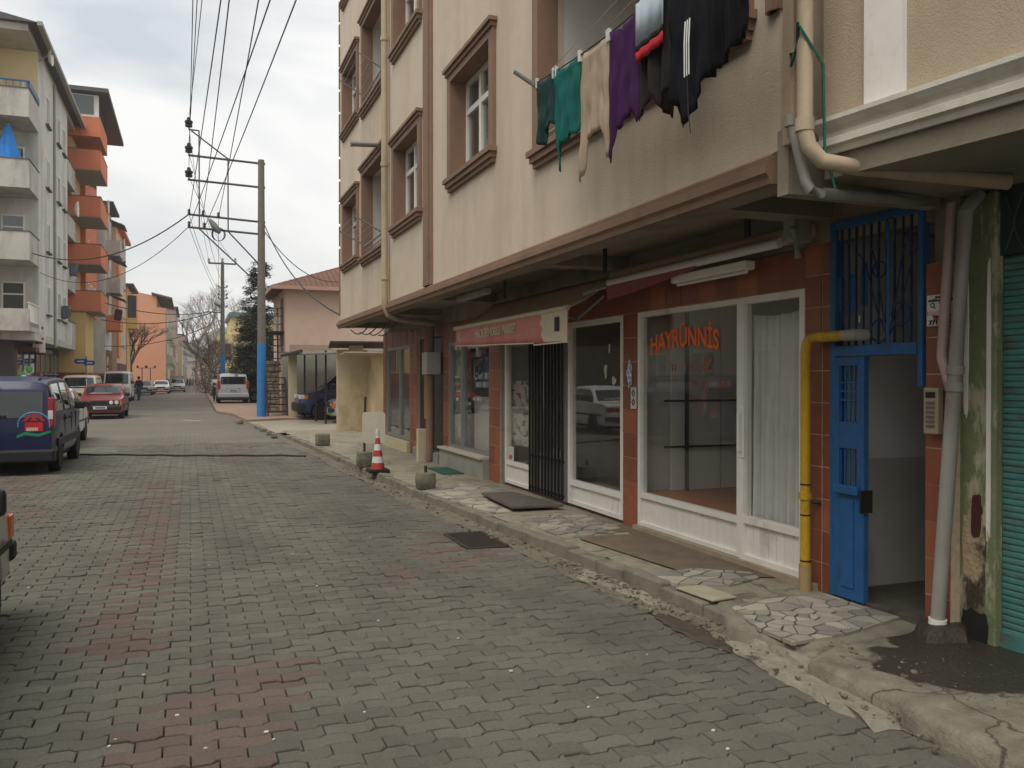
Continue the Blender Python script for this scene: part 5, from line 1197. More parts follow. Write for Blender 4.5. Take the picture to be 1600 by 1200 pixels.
conifer('conifer_tree','tall dark green conifer rising behind the near utility pole',4.6,62,9.9,2.1,leafmat('conifer_leaf',lin(44,64,46)),22000,3)
conifer('conifer_tree','lower dark conifer close behind the blue-footed pole',3.7,56,6.2,1.7,leafmat('conifer_leaf2',lin(52,64,46)),8000,4)
def bare(name,label,x,y,h_,spread,seed,m,twigs=None,lv=5,z0=.1,lean=(0,0),leaf=None):
    t=thing(name,label,'tree',(x,y,z0)); rr=random.Random(seed); tr=MB(); br=MB(); tw=MB()
    def grow(P,D,L_,r,l):
        Q=P+D*L_*.5+Vector((rr.gauss(0,.06),rr.gauss(0,.06),0))*L_; E2=Q+(D+Vector((rr.gauss(0,.15),rr.gauss(0,.15),.05))).normalized()*L_*.5
        (tr if l==0 else br if l<3 else tw).tube([P,Q,E2],[r,r*.85,r*.7],6 if l<2 else 4,False)
        if l>=lv: return
        k=3 if l<2 else rr.choice([2,3,3])
        for _ in range(k):
            an=rr.uniform(0,6.283); s_=spread*rr.uniform(.6,1.2)
            d=(D+Vector((math.cos(an)*s_,math.sin(an)*s_,rr.uniform(-.1,.25)))).normalized()
            st_=P+(E2-P)*rr.uniform(.55,1.) if l>0 else E2
            grow(st_,d,L_*rr.uniform(.6,.82),r*.6,l+1)
    grow(Vector((x,y,z0)),Vector((lean[0],lean[1],1)).normalized(),h_*.32,h_*.018,0)
    tr.build('trunk',m,t,smooth=True); br.build('limb',m,t,smooth=True); tw.build('crown',m,t,recalc=False)
    return t
m_bark=mat('bark_brown',lin(98,84,74),.95,.25); m_barkp=mat('bark_pale',lin(142,132,124),.95,.25)
bare('bare_tree','bare brown street tree on the pavement by the farther pole',1.75,76,6.0,.75,1,m_bark,lv=7)
bare('bare_tree','bushy bare tree in the row beyond the silver car',2.3,84,6.4,.8,2,m_bark,lv=7)
bare('bare_tree','thin bare tree at the far end of the right pavement row',1.5,96,6.0,.8,3,m_bark,lv=7)
bare('bare_tree','tall pale leafless tree rising behind the street trees',2.6,125,14.5,.62,4,m_barkp,lv=7)
bare('bare_tree','second tall pale leafless tree farther down the street',1.2,150,15.5,.62,5,m_barkp,lv=7)
bare('bare_tree','small bare tree in front of the windowless peach wall',PY(206,560,92).x,92,8.5,.6,6,m_bark,lv=7)
def bush(name,label,x,y,rx,ry,h_,m,n,seed,z0=.1,cat='shrub',sz=.10):
    t=thing(name,label,cat,(x,y,z0)); rr=random.Random(seed); b=MB(); st_=MB()
    for i in range(9):
        an=rr.uniform(0,6.28); st_.tube([(x,y,z0),(x+math.cos(an)*rx*.4,y+math.sin(an)*ry*.4,z0+h_*.5),(x+math.cos(an)*rx*.7,y+math.sin(an)*ry*.7,z0+h_*.85)],[.04,.025,.008],5,False)
    for i in range(n):
        an=rr.uniform(0,6.283); r=rr.random()**.45; v=rr.random(); k=math.sin(math.pi*min(1,.15+v*.85))**.6*(1+.25*mnoise.noise(Vector((an*1.3,v*4,seed))))
        c=Vector((x+math.cos(an)*rx*r*k,y+math.sin(an)*ry*r*k,z0+.1+h_*v)); a=sz*rr.uniform(.6,1.5)
        d1=Vector((rr.gauss(0,1),rr.gauss(0,1),rr.gauss(0,.7))).normalized()*a; d2=d1.cross(Vector((rr.gauss(0,1),rr.gauss(0,1),rr.gauss(0,1)))).normalized()*a*.5
        b.add([c-d1,c+d2,c+d1,c-d2],[(0,1,2,3)])
    st_.build('stem',m_bark,t); b.build('foliage',m,t,recalc=False)
bush('shrub','dark evergreen shrub behind the garden wall panels',4.6,66,1.9,2.6,4.2,leafmat('shrub_dark',lin(50,58,44)),5000,1)
bush('shrub','brownish dense shrub between the two utility poles',PY(338,590,76).x,76,1.3,2.0,4.6,leafmat('shrub_brown',lin(110,96,80)),2600,2,sz=.07)
bush('shrub','olive bush leaning over the farther right pavement',PY(322,590,90).x,90,1.5,2.4,4.4,leafmat('shrub_olive',lin(104,98,76)),2600,3,sz=.07)
# low yellow building behind the trees
yb_=thing('building','pale yellow flat-roofed building seen between farther pole and conifer','building',(6,100,0))
MB().box(2.9,12,98,110,0,6.4).build('wall',mat('pale_yellow',lin(206,190,140),.9,.06),yb_); MB().box(4.2,12,97.8,110,6.4,8.3).build('upper_storey',MATS['pale_yellow'],yb_); MB().box(4.0,12.2,97.5,110.2,8.3,8.8).build('roof',mat('slate_trim',lin(96,110,116),.8),yb_)
for i in range(4): MB().box(3.4+i*1.3,4.2+i*1.3,97.94,98.02,4.2,5.4).build('window',m_upane,yb_)
# ================================================================== LEFT SIDE BUILDINGS
m_gry=mat('grey_render',lin(200,198,191),.93,.08,1.5,.2,30,stain=lin(118,114,106),stain_amt=.6,stain_scale=(.5,.5,.12))
m_gry2=mat('dirty_parapet',lin(184,180,170),.93,.12,1.5,.2,30,stain=lin(96,90,82),stain_amt=.6,stain_scale=(.7,.7,.25))
m_crw=mat('cream_wall',lin(214,196,150),.92,.06,1.5,.1)
m_slab=mat('slab_grey',lin(150,148,142),.9,.1)
m_roofd=mat('roof_dark',lin(90,88,86),.8,.2)
def win_x(par,X,y0,y1,z0,z1,out=1,m=m_white,sill=None):
    """window in a wall of plane X facing out*X"""
    f=.07; e=out
    b=MB().box(X,X+e*.05,y0,y0+f,z0,z1).box(X,X+e*.05,y1-f,y1,z0,z1).box(X,X+e*.05,y0+f,y1-f,z0,z0+f).box(X,X+e*.05,y0+f,y1-f,z1-f,z1)
    b.box(X,X+e*.05,(y0+y1)/2-.03,(y0+y1)/2+.03,z0+f,z1-f)
    w_=b.build('window',m,par); MB().box(X+e*.004,X+e*.025,y0+f,y1-f,z0+f,z1-f).build('pane',m_upane,w_)
    MB().box(X,X+e*.14,y0-.08,y1+.08,z0-.08,z0).build('sill',sill or m_slab,w_)
    return w_
def win_y(par,Y,x0,x1,z0,z1,out=-1,m=m_white,door=False):
    f=.07;e=out
    b=MB().box(x0,x0+f,Y,Y+e*.05,z0,z1).box(x1-f,x1,Y,Y+e*.05,z0,z1).box(x0+f,x1-f,Y,Y+e*.05,z0,z0+f).box(x0+f,x1-f,Y,Y+e*.05,z1-f,z1)
    zt=z0+(z1-z0)*.72; b.box(x0+f,x1-f,Y,Y+e*.05,zt,zt+f)
    w_=b.build('balcony_door' if door else 'window',m,par)
    MB().box(x0+f,x1-f,Y+e*.004,Y+e*.025,z0+f,zt).build('pane',m_upane,w_); MB().box(x0+f,x1-f,Y+e*.004,Y+e*.025,zt+f,z1-f).build('pane',m_upane,w_)
    return w_
# ---- block one: grey, wrap-round corner balconies
X1=-6.5
b1=thing('apartment_building','grey five-storey block with recessed corner balconies and shops at street level','building',(-8,50,0))
ya,yb,nx,ny=42.,58.,2.5,2.6
FZ=[3.9,6.95,10.05,13.1]; TOP=16.6
body=MB()
P=[(-16,ya),(X1-nx,ya),(X1-nx,ya+ny),(X1,ya+ny),(X1,yb-ny-.8),(X1-nx,yb-ny-.8),(X1-nx,yb),(-16,yb)]
MB().prism(P,3.7,TOP).build('wall',m_gry,b1)
MB().box(-16,X1+.0,ya-.0,yb,TOP,TOP+.3).build('eave_slab',m_gry2,b1)
rv=[(-16.2,ya-.3,TOP+.3),(X1+.55,ya-.3,TOP+.3),(X1+.55,yb+.2,TOP+.3),(-16.2,yb+.2,TOP+.3),(-12,ya-.3,TOP+1.4),(-12,yb+.2,TOP+1.4)]
MB().add(rv,[(0,1,4),(1,2,5,4),(2,3,5),(3,0,4,5),(0,3,2,1)]).build('roof',m_roofd,b1)
MB().box(X1+.4,X1+.6,ya-.35,yb+.25,TOP+.18,TOP+.36).build('gutter',m_slab,b1)
cream=MB()
for fz in FZ+[]: pass
MB().box(X1-nx-.02,X1-nx+.03,ya+.0,ya+ny,FZ[3],TOP).build('recess_paint',m_crw,b1)
MB().box(X1-nx+.03,X1-.02,ya+ny-.03,ya+ny+.02,FZ[3],TOP).build('recess_paint',m_crw,b1)
for i,fz in enumerate(FZ):
    for (s0,s1,near) in ((ya,ya+ny,True),(yb-ny-.8,yb,False)):
        ba=thing('tmp','x','x') if False else None
        pr=MB().box(X1-nx,X1+.02,s0-.02,s1,fz-.2,fz).build('balcony',m_gry2,b1)
        h_=1.02
        if i==0 and near:
            for k in range(22): MB().box(X1-.03,X1+.0,s0+.05+k*.115,s0+.08+k*.115,fz+.25,fz+1.0).build('baluster',m_white,pr)
            MB().box(X1-.06,X1+.02,s0,s1,fz+1.0,fz+1.05).box(X1-.06,X1+.02,s0,s1,fz+.2,fz+.25).build('rail',m_white,pr)
            MB().box(X1-nx,X1+.02,s0-.02,s0+.1,fz,fz+.75).build('parapet',m_gry2,pr)
        else:
            MB().box(X1-nx,X1+.02,s0-.02,s0+.1,fz,fz+h_).box(X1-.1,X1+.02,s0+.1,s1,fz,fz+h_).build('parapet',m_gry2,pr)
            MB().box(X1-nx-.02,X1+.05,s0-.05,s0+.13,fz+h_,fz+h_+.04).box(X1-.13,X1+.05,s0+.13,s1+.02,fz+h_,fz+h_+.04).build('coping',m_roofd,pr)
        if near:
            win_y(b1,s1,X1-1.5,X1-.55,fz,fz+2.15,-1,door=True)
            win_x(b1,X1-nx,ya+.7,ya+1.9,fz+.9,fz+2.1,1)
        else:
            win_x(b1,X1-nx,s0+.8,s0+1.7,fz,fz+2.1,1)
    for y in (47.3,50.9,53.0):
        win_x(b1,X1,y-.5,y+.5,fz+.85,fz+2.25,1,sill=m_roofd)
# blue rail on the top balcony
MB().box(X1-.02,X1+.06,ya,ya+ny,FZ[3]+1.1,FZ[3]+1.35).box(X1-nx,X1+.06,ya-.06,ya+.0,FZ[3]+1.3,FZ[3]+1.36).build('blue_rail',m_blue,b1)
for k in range(10): MB().box(X1-nx+.1+k*.26,X1-nx+.13+k*.26,ya-.03,ya+.0,FZ[3]+1.06,FZ[3]+1.3).build('baluster',m_blue,b1)
ac=thing('air_conditioner','grey air conditioner unit high on the top corner balcony of the grey block','air conditioner',(X1-nx+.1,ya+.5,15.2))
MB().box(X1-nx-.0,X1-nx+.8,ya+.25,ya+.6,15.35,15.95).build('case',m_slab,ac,bevel=.02)
for k in range(6): MB().box(X1-nx+.1,X1-nx+.5,ya+.238,ya+.248,15.42+k*.08,15.45+k*.08).build('louvre',m_roofd,ac)
ac2=thing('air_conditioner','dark air conditioner unit on the far balcony of the grey block','air conditioner',(X1+.1,55.4,8.0)); MB().box(X1+.05,X1+.4,55.1,55.9,7.6,8.25).build('case',mat('ac_dark',lin(90,92,96),.6),ac2,bevel=.02); MB().lathe([(.25,0),(.25,.02),(.2,.03)],(X1+.4,55.5,7.92),14,'X').build('fan_guard',m_blk,ac2)
MB().tube([(X1+.07,49.2,TOP),(X1+.07,49.2,3.2)],.06,8).build('downpipe',m_slab,b1)
dish=thing('satellite_dish','white satellite dish on the far balcony of the grey block','satellite dish',(X1+.3,54.6,11.4))
MB().lathe([(.02,.0),(.25,.05),(.42,.16),(.45,.2)],(X1+.35,54.6,11.3),16,'X',False).build('dish',m_white,dish,smooth=True,solid=.01); MB().tube([(X1,54.6,11.0),(X1+.35,54.6,11.3)],.03,6).build('arm',m_slab,dish)
# folded blue parasol / tarp on the third-floor balcony
tp_=thing('tarpaulin','bright blue tarpaulin draped over a folded parasol on the corner balcony','tarpaulin',(-7.3,42.6,10.05))
b=MB(); n=18; vs=[]
prf=[(.08,2.55),(.16,2.2),(.26,1.7),(.38,1.2),(.50,.7),(.58,.3),(.5,.05)]
for r,z in prf:
    for k in range(n):
        an=k/n*6.283; rr_=r*(1+.25*math.sin(an*5+z*2)+.12*mnoise.noise(Vector((an*2,z*2,1)))); vs.append((-7.35+rr_*math.cos(an)*1.1,42.55+rr_*math.sin(an)*.8,10.05+z))
fs=[(i*n+k,i*n+(k+1)%n,(i+1)*n+(k+1)%n,(i+1)*n+k) for i in range(len(prf)-1) for k in range(n)]+[tuple(range(n))]
b.add(vs,fs).build('cloth',mat('tarp_blue',lin(28,120,196),.6,.15,5,.1),tp_,smooth=True)
MB().tube([(-7.35,42.55,10.1),(-7.35,42.55,12.7)],.03,6).build('pole',m_slab,tp_)
for k_,(x,y,z,lab) in enumerate(((X1+.05,52.0,5.3,'grey air conditioner unit under the first-floor windows of the grey block'),(-6.35,63.0,12.4,'pale air conditioner unit on the orange bay, lower'),(-6.35,65.0,15.2,'pale air conditioner unit on the orange bay, upper'))):
    q_=copy_tree(ac2); q_.location=(x+.05,y,z); q_['label']=lab
for k_,(x,y,z,lab) in enumerate(((X1+.3,44.9,16.7,'white satellite dish at the roof edge of the grey block'),(-5.2,62.0,13.0,'white satellite dish on an orange balcony'),(-5.0,73.4,12.2,'white satellite dish on the narrow grey block'))):
    q_=copy_tree(dish); q_.location=(x,y,z); q_['label']=lab
# ground floor shops of block one
MB().prism([(-16,ya+.1),(X1-nx+.2,ya+.1),(X1-.9,ya+1.6),(X1-.9,yb-.1),(-16,yb-.1)],.1,3.7).build('ground_floor',mat('shop_dark',lin(70,64,60),.8,.2),b1)
MB().prism([(X1-nx-.1,ya-.02),(X1-nx+.0,ya-.02),(X1+.0,ya+1.4),(X1+.0,yb),(X1-nx,yb)],3.35,3.7).build('canopy_slab',m_gry2,b1)
for i,y in enumerate((44.2,45.9,47.6,49.3,51.0,52.7,54.4,56.1)):
    w_=MB().box(X1-.9,X1-.84,y,y+1.5,.5,2.9).build('shop_window',m_upane,b1); MB().box(X1-.9,X1-.8,y-.12,y,.13,3.0).build('mullion',m_alu if i%3 else m_brown,b1)
MB().box(X1-nx-.0,X1-nx+.25,ya-.1,ya+.05,.13,3.35).build('corner_post',m_gry,b1)
MB().box(X1-.85,X1-.1,44.4,49.5,2.85,3.05).build('shop_awning',mat('maroon_awning',lin(92,50,48),.8,.2),b1)
sb=thing('shop_sign','white vertical shop sign board hung at the corner of the grey block','sign',(X1+.2,45.4,4.0))
MB().box(-6.88,-6.36,45.35,45.45,2.85,4.3).build('board',m_white,sb,bevel=.01)
for z,w_,m_ in ((4.0,.6,m_navy),(3.75,.4,m_navy),(3.5,.7,m_red),(3.3,.5,m_red)): MB().box(-6.62-w_*.3,-6.62+w_*.3,45.335,45.349,z-.05,z+.05).build('print',m_,sb)
sb2=thing('shop_sign','pale shop sign board projecting farther along the grey block','sign',(X1+.2,54,3.6))
MB().box(X1-.25,X1+.3,53.6,53.7,3.5,4.7).build('board',m_white,sb2,bevel=.01)
# toys outside the shop
toy=thing('toy_bundle','bundle of green and white balls hung outside the corner shop','toys',(-6.9,43.2,1.2))
rr=random.Random(2)
for i in range(9): MB().lathe([(.02,-.15),(.11,-.11),(.15,0),(.11,.11),(.02,.15)],(-6.9+rr.uniform(-.25,.25),43.1+rr.uniform(-.2,.2),1.0+i*.13),12).build('ball',[mat('ball_green',lin(70,150,70),.5),m_white][i%2],toy,smooth=True)
# ---- block two: orange balconies
b2=thing('apartment_building','tall yellow block with orange balconies stacked at its corner','building',(-8,64,0))
m_yw=mat('yellow_wall',lin(204,172,112),.9,.08,1,.1,20); m_org=mat('orange_parapet',lin(204,122,88),.9,.08,1,.15,20,stain=lin(168,92,64),stain_amt=.4)
MB().box(-15,-6.7,58.2,70,0,18.4).build('wall',m_yw,b2)
MB().box(-6.72,-6.4,62.6,70,6,18.4).build('orange_bay',m_org,b2)
BF=[5.85,8.7,11.6,14.45,17.4]
for i,fz in enumerate(BF[:4]):
    pr=MB().box(-8.4,-5.1,58.0,62.6,fz-.15,fz+.02).build('balcony',m_slab,b2)
    MB().box(-8.4,-5.1,57.95,58.12,fz-.1,fz+1.1).box(-5.22,-5.08,58.12,62.6,fz-.1,fz+1.1).build('parapet',m_org,pr); MB().box(-8.42,-5.06,57.93,58.14,fz+1.1,fz+1.15).box(-5.24,-5.06,58.14,62.6,fz+1.1,fz+1.15).build('coping',m_roofd,pr)
    win_y(b2,58.2,-8.0,-7.0,fz,fz+2.15,-1,door=True); win_x(b2,-6.7,59.2,60.2,fz,fz+2.1,1)
    for y in (64,66,68): win_x(b2,-6.4,y-.5,y+.5,fz+.9,fz+2.2,1)
MB().box(-9.6,-5.1,57.9,62.7,16.35,17.55).build('top_parapet',m_org,b2)
tw_=MB().box(-9.5,-5.2,58.0,62.6,17.55,18.9).build('glazed_loggia',m_white,b2)
for x in (-9.2,-7.9,-6.6): MB().box(x,x+1.15,57.96,58.0,17.7,18.8).build('pane',m_upane,tw_)
for y in (58.3,59.4,60.5,61.6): MB().box(-5.2,-5.16,y,y+.95,17.7,18.8).build('pane',m_upane,tw_)
MB().prism([(-15.3,57.4),(-4.6,57.4),(-4.6,70.3),(-15.3,70.3)],18.95,19.2).build('roof',m_roofd,b2)
MB().box(-13,-5.9,58.0,70,0.1,2.0).build('red_base',mat('brick_red',lin(136,72,56),.9,.12),b2)
for y in (60.2,62.4,64.6,66.8): MB().box(-6.72,-6.62,y,y+1.4,2.2,4.2).build('window',m_upane,b2)
MB().box(-14,-5.95,58.1,62.6,.1,5.68).build('ground_storey',m_yw,b2)
# ---- block three: grey balconies; four: peach; five: yellow
m_pch=mat('peach_wall',lin(206,168,138),.9,.06,1,.1); m_org2=mat('bright_orange',lin(206,136,88),.9,.08,1,.1)
b3=thing('apartment_building','narrow grey block with boxed balconies and dark awnings','building',(-7,72,0))
MB().box(-15,-5.9,70.4,76,0,14.6).build('wall',m_gry,b3); MB().prism([(-15,70.2),(-5.3,70.2),(-5.3,76.1),(-15,76.1)],14.6,14.8).build('roof',m_roofd,b3)
for fz in (5.4,8.2,11.0):
    pr=MB().box(-5.9,-4.9,70.8,73.8,fz-.15,fz+1.0).build('balcony',m_gry2 if fz>6 else m_org,b3); win_x(b3,-5.9,71.5,72.6,fz+1.05,fz+2.2,1); win_x(b3,-5.9,74.4,75.4,fz+.8,fz+2.1,1)
    MB().obox((-5.1,72.3,fz+2.35),1.1,3,.05,0,0,R(22)).build('awning',m_roofd,pr)
for i in range(4): MB().box(-5.92,-5.84,70.7+i*1.3,71.8+i*1.3,.4,3.8).build('shop_window',m_upane,b3)
b4=thing('apartment_building','slim peach block with plain rows of windows','building',(-7,80,0))
MB().box(-15,-5.55,76.2,87,0,13.9).build('wall',m_pch,b4); MB().box(-5.56,-5.4,76.2,78.6,3.4,11).build('orange_bay',m_org2,b4); MB().prism([(-15,76),(-5.1,76),(-5.1,87.2),(-15,87.2)],13.9,14.15).build('roof',m_org,b4)
for fz in (3.6,6.2,8.8,11.4):
    for y in (79.6,82.2,84.8): win_x(b4,-5.55,y-.5,y+.5,fz+.8,fz+2.1,1)
for i in range(5): MB().box(-5.57,-5.5,76.5+i*2.1,78.2+i*2.1,.4,2.9).build('shop_window',mat('maroon_shop',lin(90,50,60),.6),b4)
b5=thing('building','low yellow building with a dark balcony beside the peach gable','building',(-7,90,0))
MB().box(-15,-5.45,87.2,95,0,10.2).build('wall',m_yw,b5); MB().prism([(-15,87),(-4.9,87),(-4.9,95.2),(-15,95.2)],10.2,10.45).build('roof',m_roofd,b5)
pr=MB().box(-5.45,-4.6,87.6,90.5,6.3,7.3).build('balcony',m_yw,b5); MB().box(-5.45,-4.7,87.7,90.4,7.3,9.4).build('glazing',m_upane,pr)
for y in (92,94): win_x(b5,-5.45,y-.4,y+.4,4,6,1)
# ---- block six: windowless peach gable
b6=thing('apartment_building','peach block with a tall windowless gable wall and sloping roof edge','building',(-6,112,0))
m_sal=mat('salmon_gable',lin(206,150,121),.92,.05,.6,.1,20,stain=lin(190,126,100),stain_amt=.35,stain_scale=(.15,.15,.05))
Yg=105.; pl=[PY(196,452,Yg),PY(245,463,Yg),PY(245,480,Yg),PY(259,482,Yg)]
gx=[(pl[0].x-5,0),(pl[3].x,0),(pl[3].x,pl[3].z),(pl[2].x,pl[2].z),(pl[1].x,pl[1].z),(pl[0].x,pl[0].z),(pl[0].x-5,pl[0].z-.5)]
b=MB(); vs=[(x,Yg,z) for x,z in gx]+[(x,Yg+36,z) for x,z in gx]; n=len(gx)
b.add(vs,[tuple(range(n))[::-1],tuple(range(n,2*n))]+[(i,(i+1)%n,n+(i+1)%n,n+i) for i in range(n)]).build('wall',m_sal,b6)
MB().obox((pl[2].x+.55,Yg+8,pl[1].z+.05),2.2,17,.18,0,0,R(14)).build('roof',m_roofd,b6)
xs=pl[3].x
m_mint=mat('mint_grey',lin(168,172,158),.9,.08,1)
MB().box(xs,xs+.1,Yg+.2,Yg+36,0,pl[3].z).build('street_face',m_mint,b6)
for fz in (3.4,6.2):
    for k in range(4):
        y=Yg+2+k*8; pr=MB().box(xs+.1,xs+.7,y,y+4,fz-.1,fz+.9).build('balcony',m_gry2,b6); win_x(b6,xs+.1,y+.5,y+1.8,fz+1,fz+2.2,1); win_x(b6,xs+.1,y+5,y+6.2,fz+.8,fz+2.1,1)
MB().box(xs+.1,xs+.16,Yg+1,Yg+34,.4,2.8).build('shop_windows',m_upane,b6)
# farther blocks closing the street
def farblock(x0,x1,y0,y1,h_,m,label,side=1,cols=5,roof=True):
    t=thing('building',label,'building',((x0+x1)/2,(y0+y1)/2,0)); MB().box(x0,x1,y0,y1,0,h_).build('wall',m,t)
    if roof: MB().prism([(x0-.4,y0-.4),(x1+.4,y0-.4),(x1+.4,y1+.4),(x0-.4,y1+.4)],h_,h_+.25).build('roof',m_roofd,t)
    fz=3.6
    while fz<h_-2:
        for k in range(cols):
            y=y0+(y1-y0)*(k+.5)/cols; X=x1 if side>0 else x0; win_x(t,X,y-.6,y+.6,fz+.6,fz+2.0,side)
        for k in range(max(2,int((x1-x0)/3))):
            x=x0+(x1-x0)*(k+.5)/max(2,int((x1-x0)/3)); win_y(t,y0,x-.6,x+.6,fz+.6,fz+2.2,-1)
        fz+=2.9
    return t
farblock(-14,-2.1,143,165,12.5,mat('far_rose',lin(176,146,136),.9,.08,1),'rose-grey far block beyond the peach gable building')
farblock(-14,-1.4,168,205,9.5,mat('far_cream',lin(190,176,146),.9,.08,1),'cream far block down the left side of the street')
farblock(-12,-.9,210,260,11,mat('far_grey',lin(150,146,142),.9,.08,1),'grey far block near the end of the street')
farblock(6,20,210,250,8.5,mat('far_white',lin(190,188,182),.9,.08,1),'white far block on the right beyond the trees',-1)
farblock(-7,6,330,350,7.5,mat('far_tan',lin(166,150,132),.9,.08,1),'tan far building closing the end of the street',-1)
ws=thing('banner_sign','white blank banner sign projecting over the far street','sign',(-1.6,150,5)); p=PY(282,528,148); MB().box(p.x-1.0,p.x+1.0,147.9,148.1,p.z-.42,p.z+.42).build('board',m_white,ws); MB().tube([(p.x-1.6,148,p.z),(p.x-1,148,p.z)],.05,6).build('bracket',m_slab,ws)
# block opposite the shops (outside the picture, mirrored in the shop glass)
b7=thing('apartment_building','plain cream block across from the shops, mirrored in their glass','building',(-10,18,0))
MB().box(-18,-8.2,-6,31,0,7.6).build('wall',mat('opposite_cream',lin(186,176,158),.92,.08,1),b7)
for fz in (.3,3.6):
    for k in range(9): win_x(b7,-8.2,3.2+k*3.1,4.7+k*3.1,fz+.7,fz+2.3,1)
# road signs: two blue arrows
for (px,py,w_,lab,Y) in ((126,564.5,17,'blue arrow road sign pointing left before the yellow block',56.),(140,567,14,'blue arrow road sign pointing right before the yellow block',55.6)):
    p=PY(px,py,Y); k=w_/1341*Y/1; t=thing('road_sign',lab,'sign',(p.x,Y,0)); d_=-1 if px<130 else 1; hw,hh=k/2,.14
    pts=[(-hw*d_,-hh),(hw*.75*d_,-hh),(hw*d_,0),(hw*.75*d_,hh),(-hw*d_,hh)]
    MB().add([(p.x+a,Y,p.z+e) for a,e in pts]+[(p.x+a,Y+.03,p.z+e) for a,e in pts],[(0,1,2,3,4),(9,8,7,6,5)]+[(i,(i+1)%5,5+(i+1)%5,5+i) for i in range(5)]).build('arrow_board',mat('sign_blue',lin(36,72,140),.5),t)
    MB().box(p.x-hw*.5,p.x+hw*.5,Y-.012,Y-.001,p.z-.03,p.z+.03).build('print',m_white,t)
    if d_<0: MB().tube([(p.x+.3,Y+.06,.1),(p.x+.3,Y+.06,p.z+.3)],.04,8).build('post',m_slab,t)
# street lamps, small double-headed, in front of the peach gable
for i,px in enumerate((222,235)):
    p=PY(px,580,100); t=thing('street_lamp','small dark double-headed street lamp before the peach gable','street lamp',(p.x,100,.1),group='double street lamps'); hz_=PY(px,575,100).z
    MB().tube([(p.x,100,.1),(p.x,100,hz_)],.05,6).build('post',m_blk,t); MB().tube([(p.x-.45,100,hz_),(p.x+.45,100,hz_)],.03,6).build('crossarm',m_blk,t)
    for s_ in (-1,1): MB().lathe([(.04,0),(.12,.08),(.1,.22),(.02,.28)],(p.x+s_*.45,100,hz_),8).build('lantern',m_blk,t,smooth=True)
pk=PY(185,492,66); kt=thing('hanging_bundle','dark maroon kite-like bundle hanging from the crossing cable','bundle',pk); MB().obox(pk,.5,.25,.8,.3,.2,.1).build('cloth',mat('maroon_cloth',lin(78,36,50),.9),kt,bevel=.1)
# hill
hl=MB(); vs=[];fs=[];nx_,ny_=60,24
for j in range(ny_+1):
    for i in range(nx_+1):
        x=-260+i*9.5; y=420+j*22; z=-1+math.exp(-((x-22)/38)**2)*min(1,(y-420)/120)*34+4*mnoise.noise(Vector((x*.02,y*.02,0)))+3*mnoise.noise(Vector((x*.08,y*.08,0)))*.5; vs.append((x,y,z))
for j in range(ny_):
    for i in range(nx_): a=j*(nx_+1)+i; fs.append((a,a+1,a+nx_+2,a+nx_+1))
hl.add(vs,fs).build('hill',mat('hill_wood',lin(92,92,76),.95,.4,.12,.5,2),kind='structure',smooth=True)
# ================================================================== VEHICLES
m_tyre=mat('tyre',lin(34,33,32),.85,.15,12,.2); m_rim=mat('rim_steel',lin(150,150,148),.4,.1,8,0,metal=.6); m_cgl=mat('car_glass',(.015,.018,.02),.04,.05,3,0,spec=.8)
m_blkp=mat('black_plastic',lin(36,36,38),.6,.1,9,.05); m_lens=mat('lamp_lens',lin(206,206,200),.15,.05,9,0,spec=.8); m_redl=mat('red_lens',lin(150,24,26),.2,.1,9,0,spec=.7); m_ambl=mat('amber_lens',lin(210,110,30),.25,.1,9,0); m_plate=mat('plate_white',lin(206,208,208),.5,.05)
m_chr=mat('chrome',lin(190,190,190),.2,.05,9,0,metal=.9); m_under=mat('underbody',lin(20,20,20),.9)
def paint(n,c,rough=.3): return mat(n,c,rough,.05,3,0,40,coat=.35,spec=.5,stain=tuple(x*.75 for x in c),stain_amt=.3)
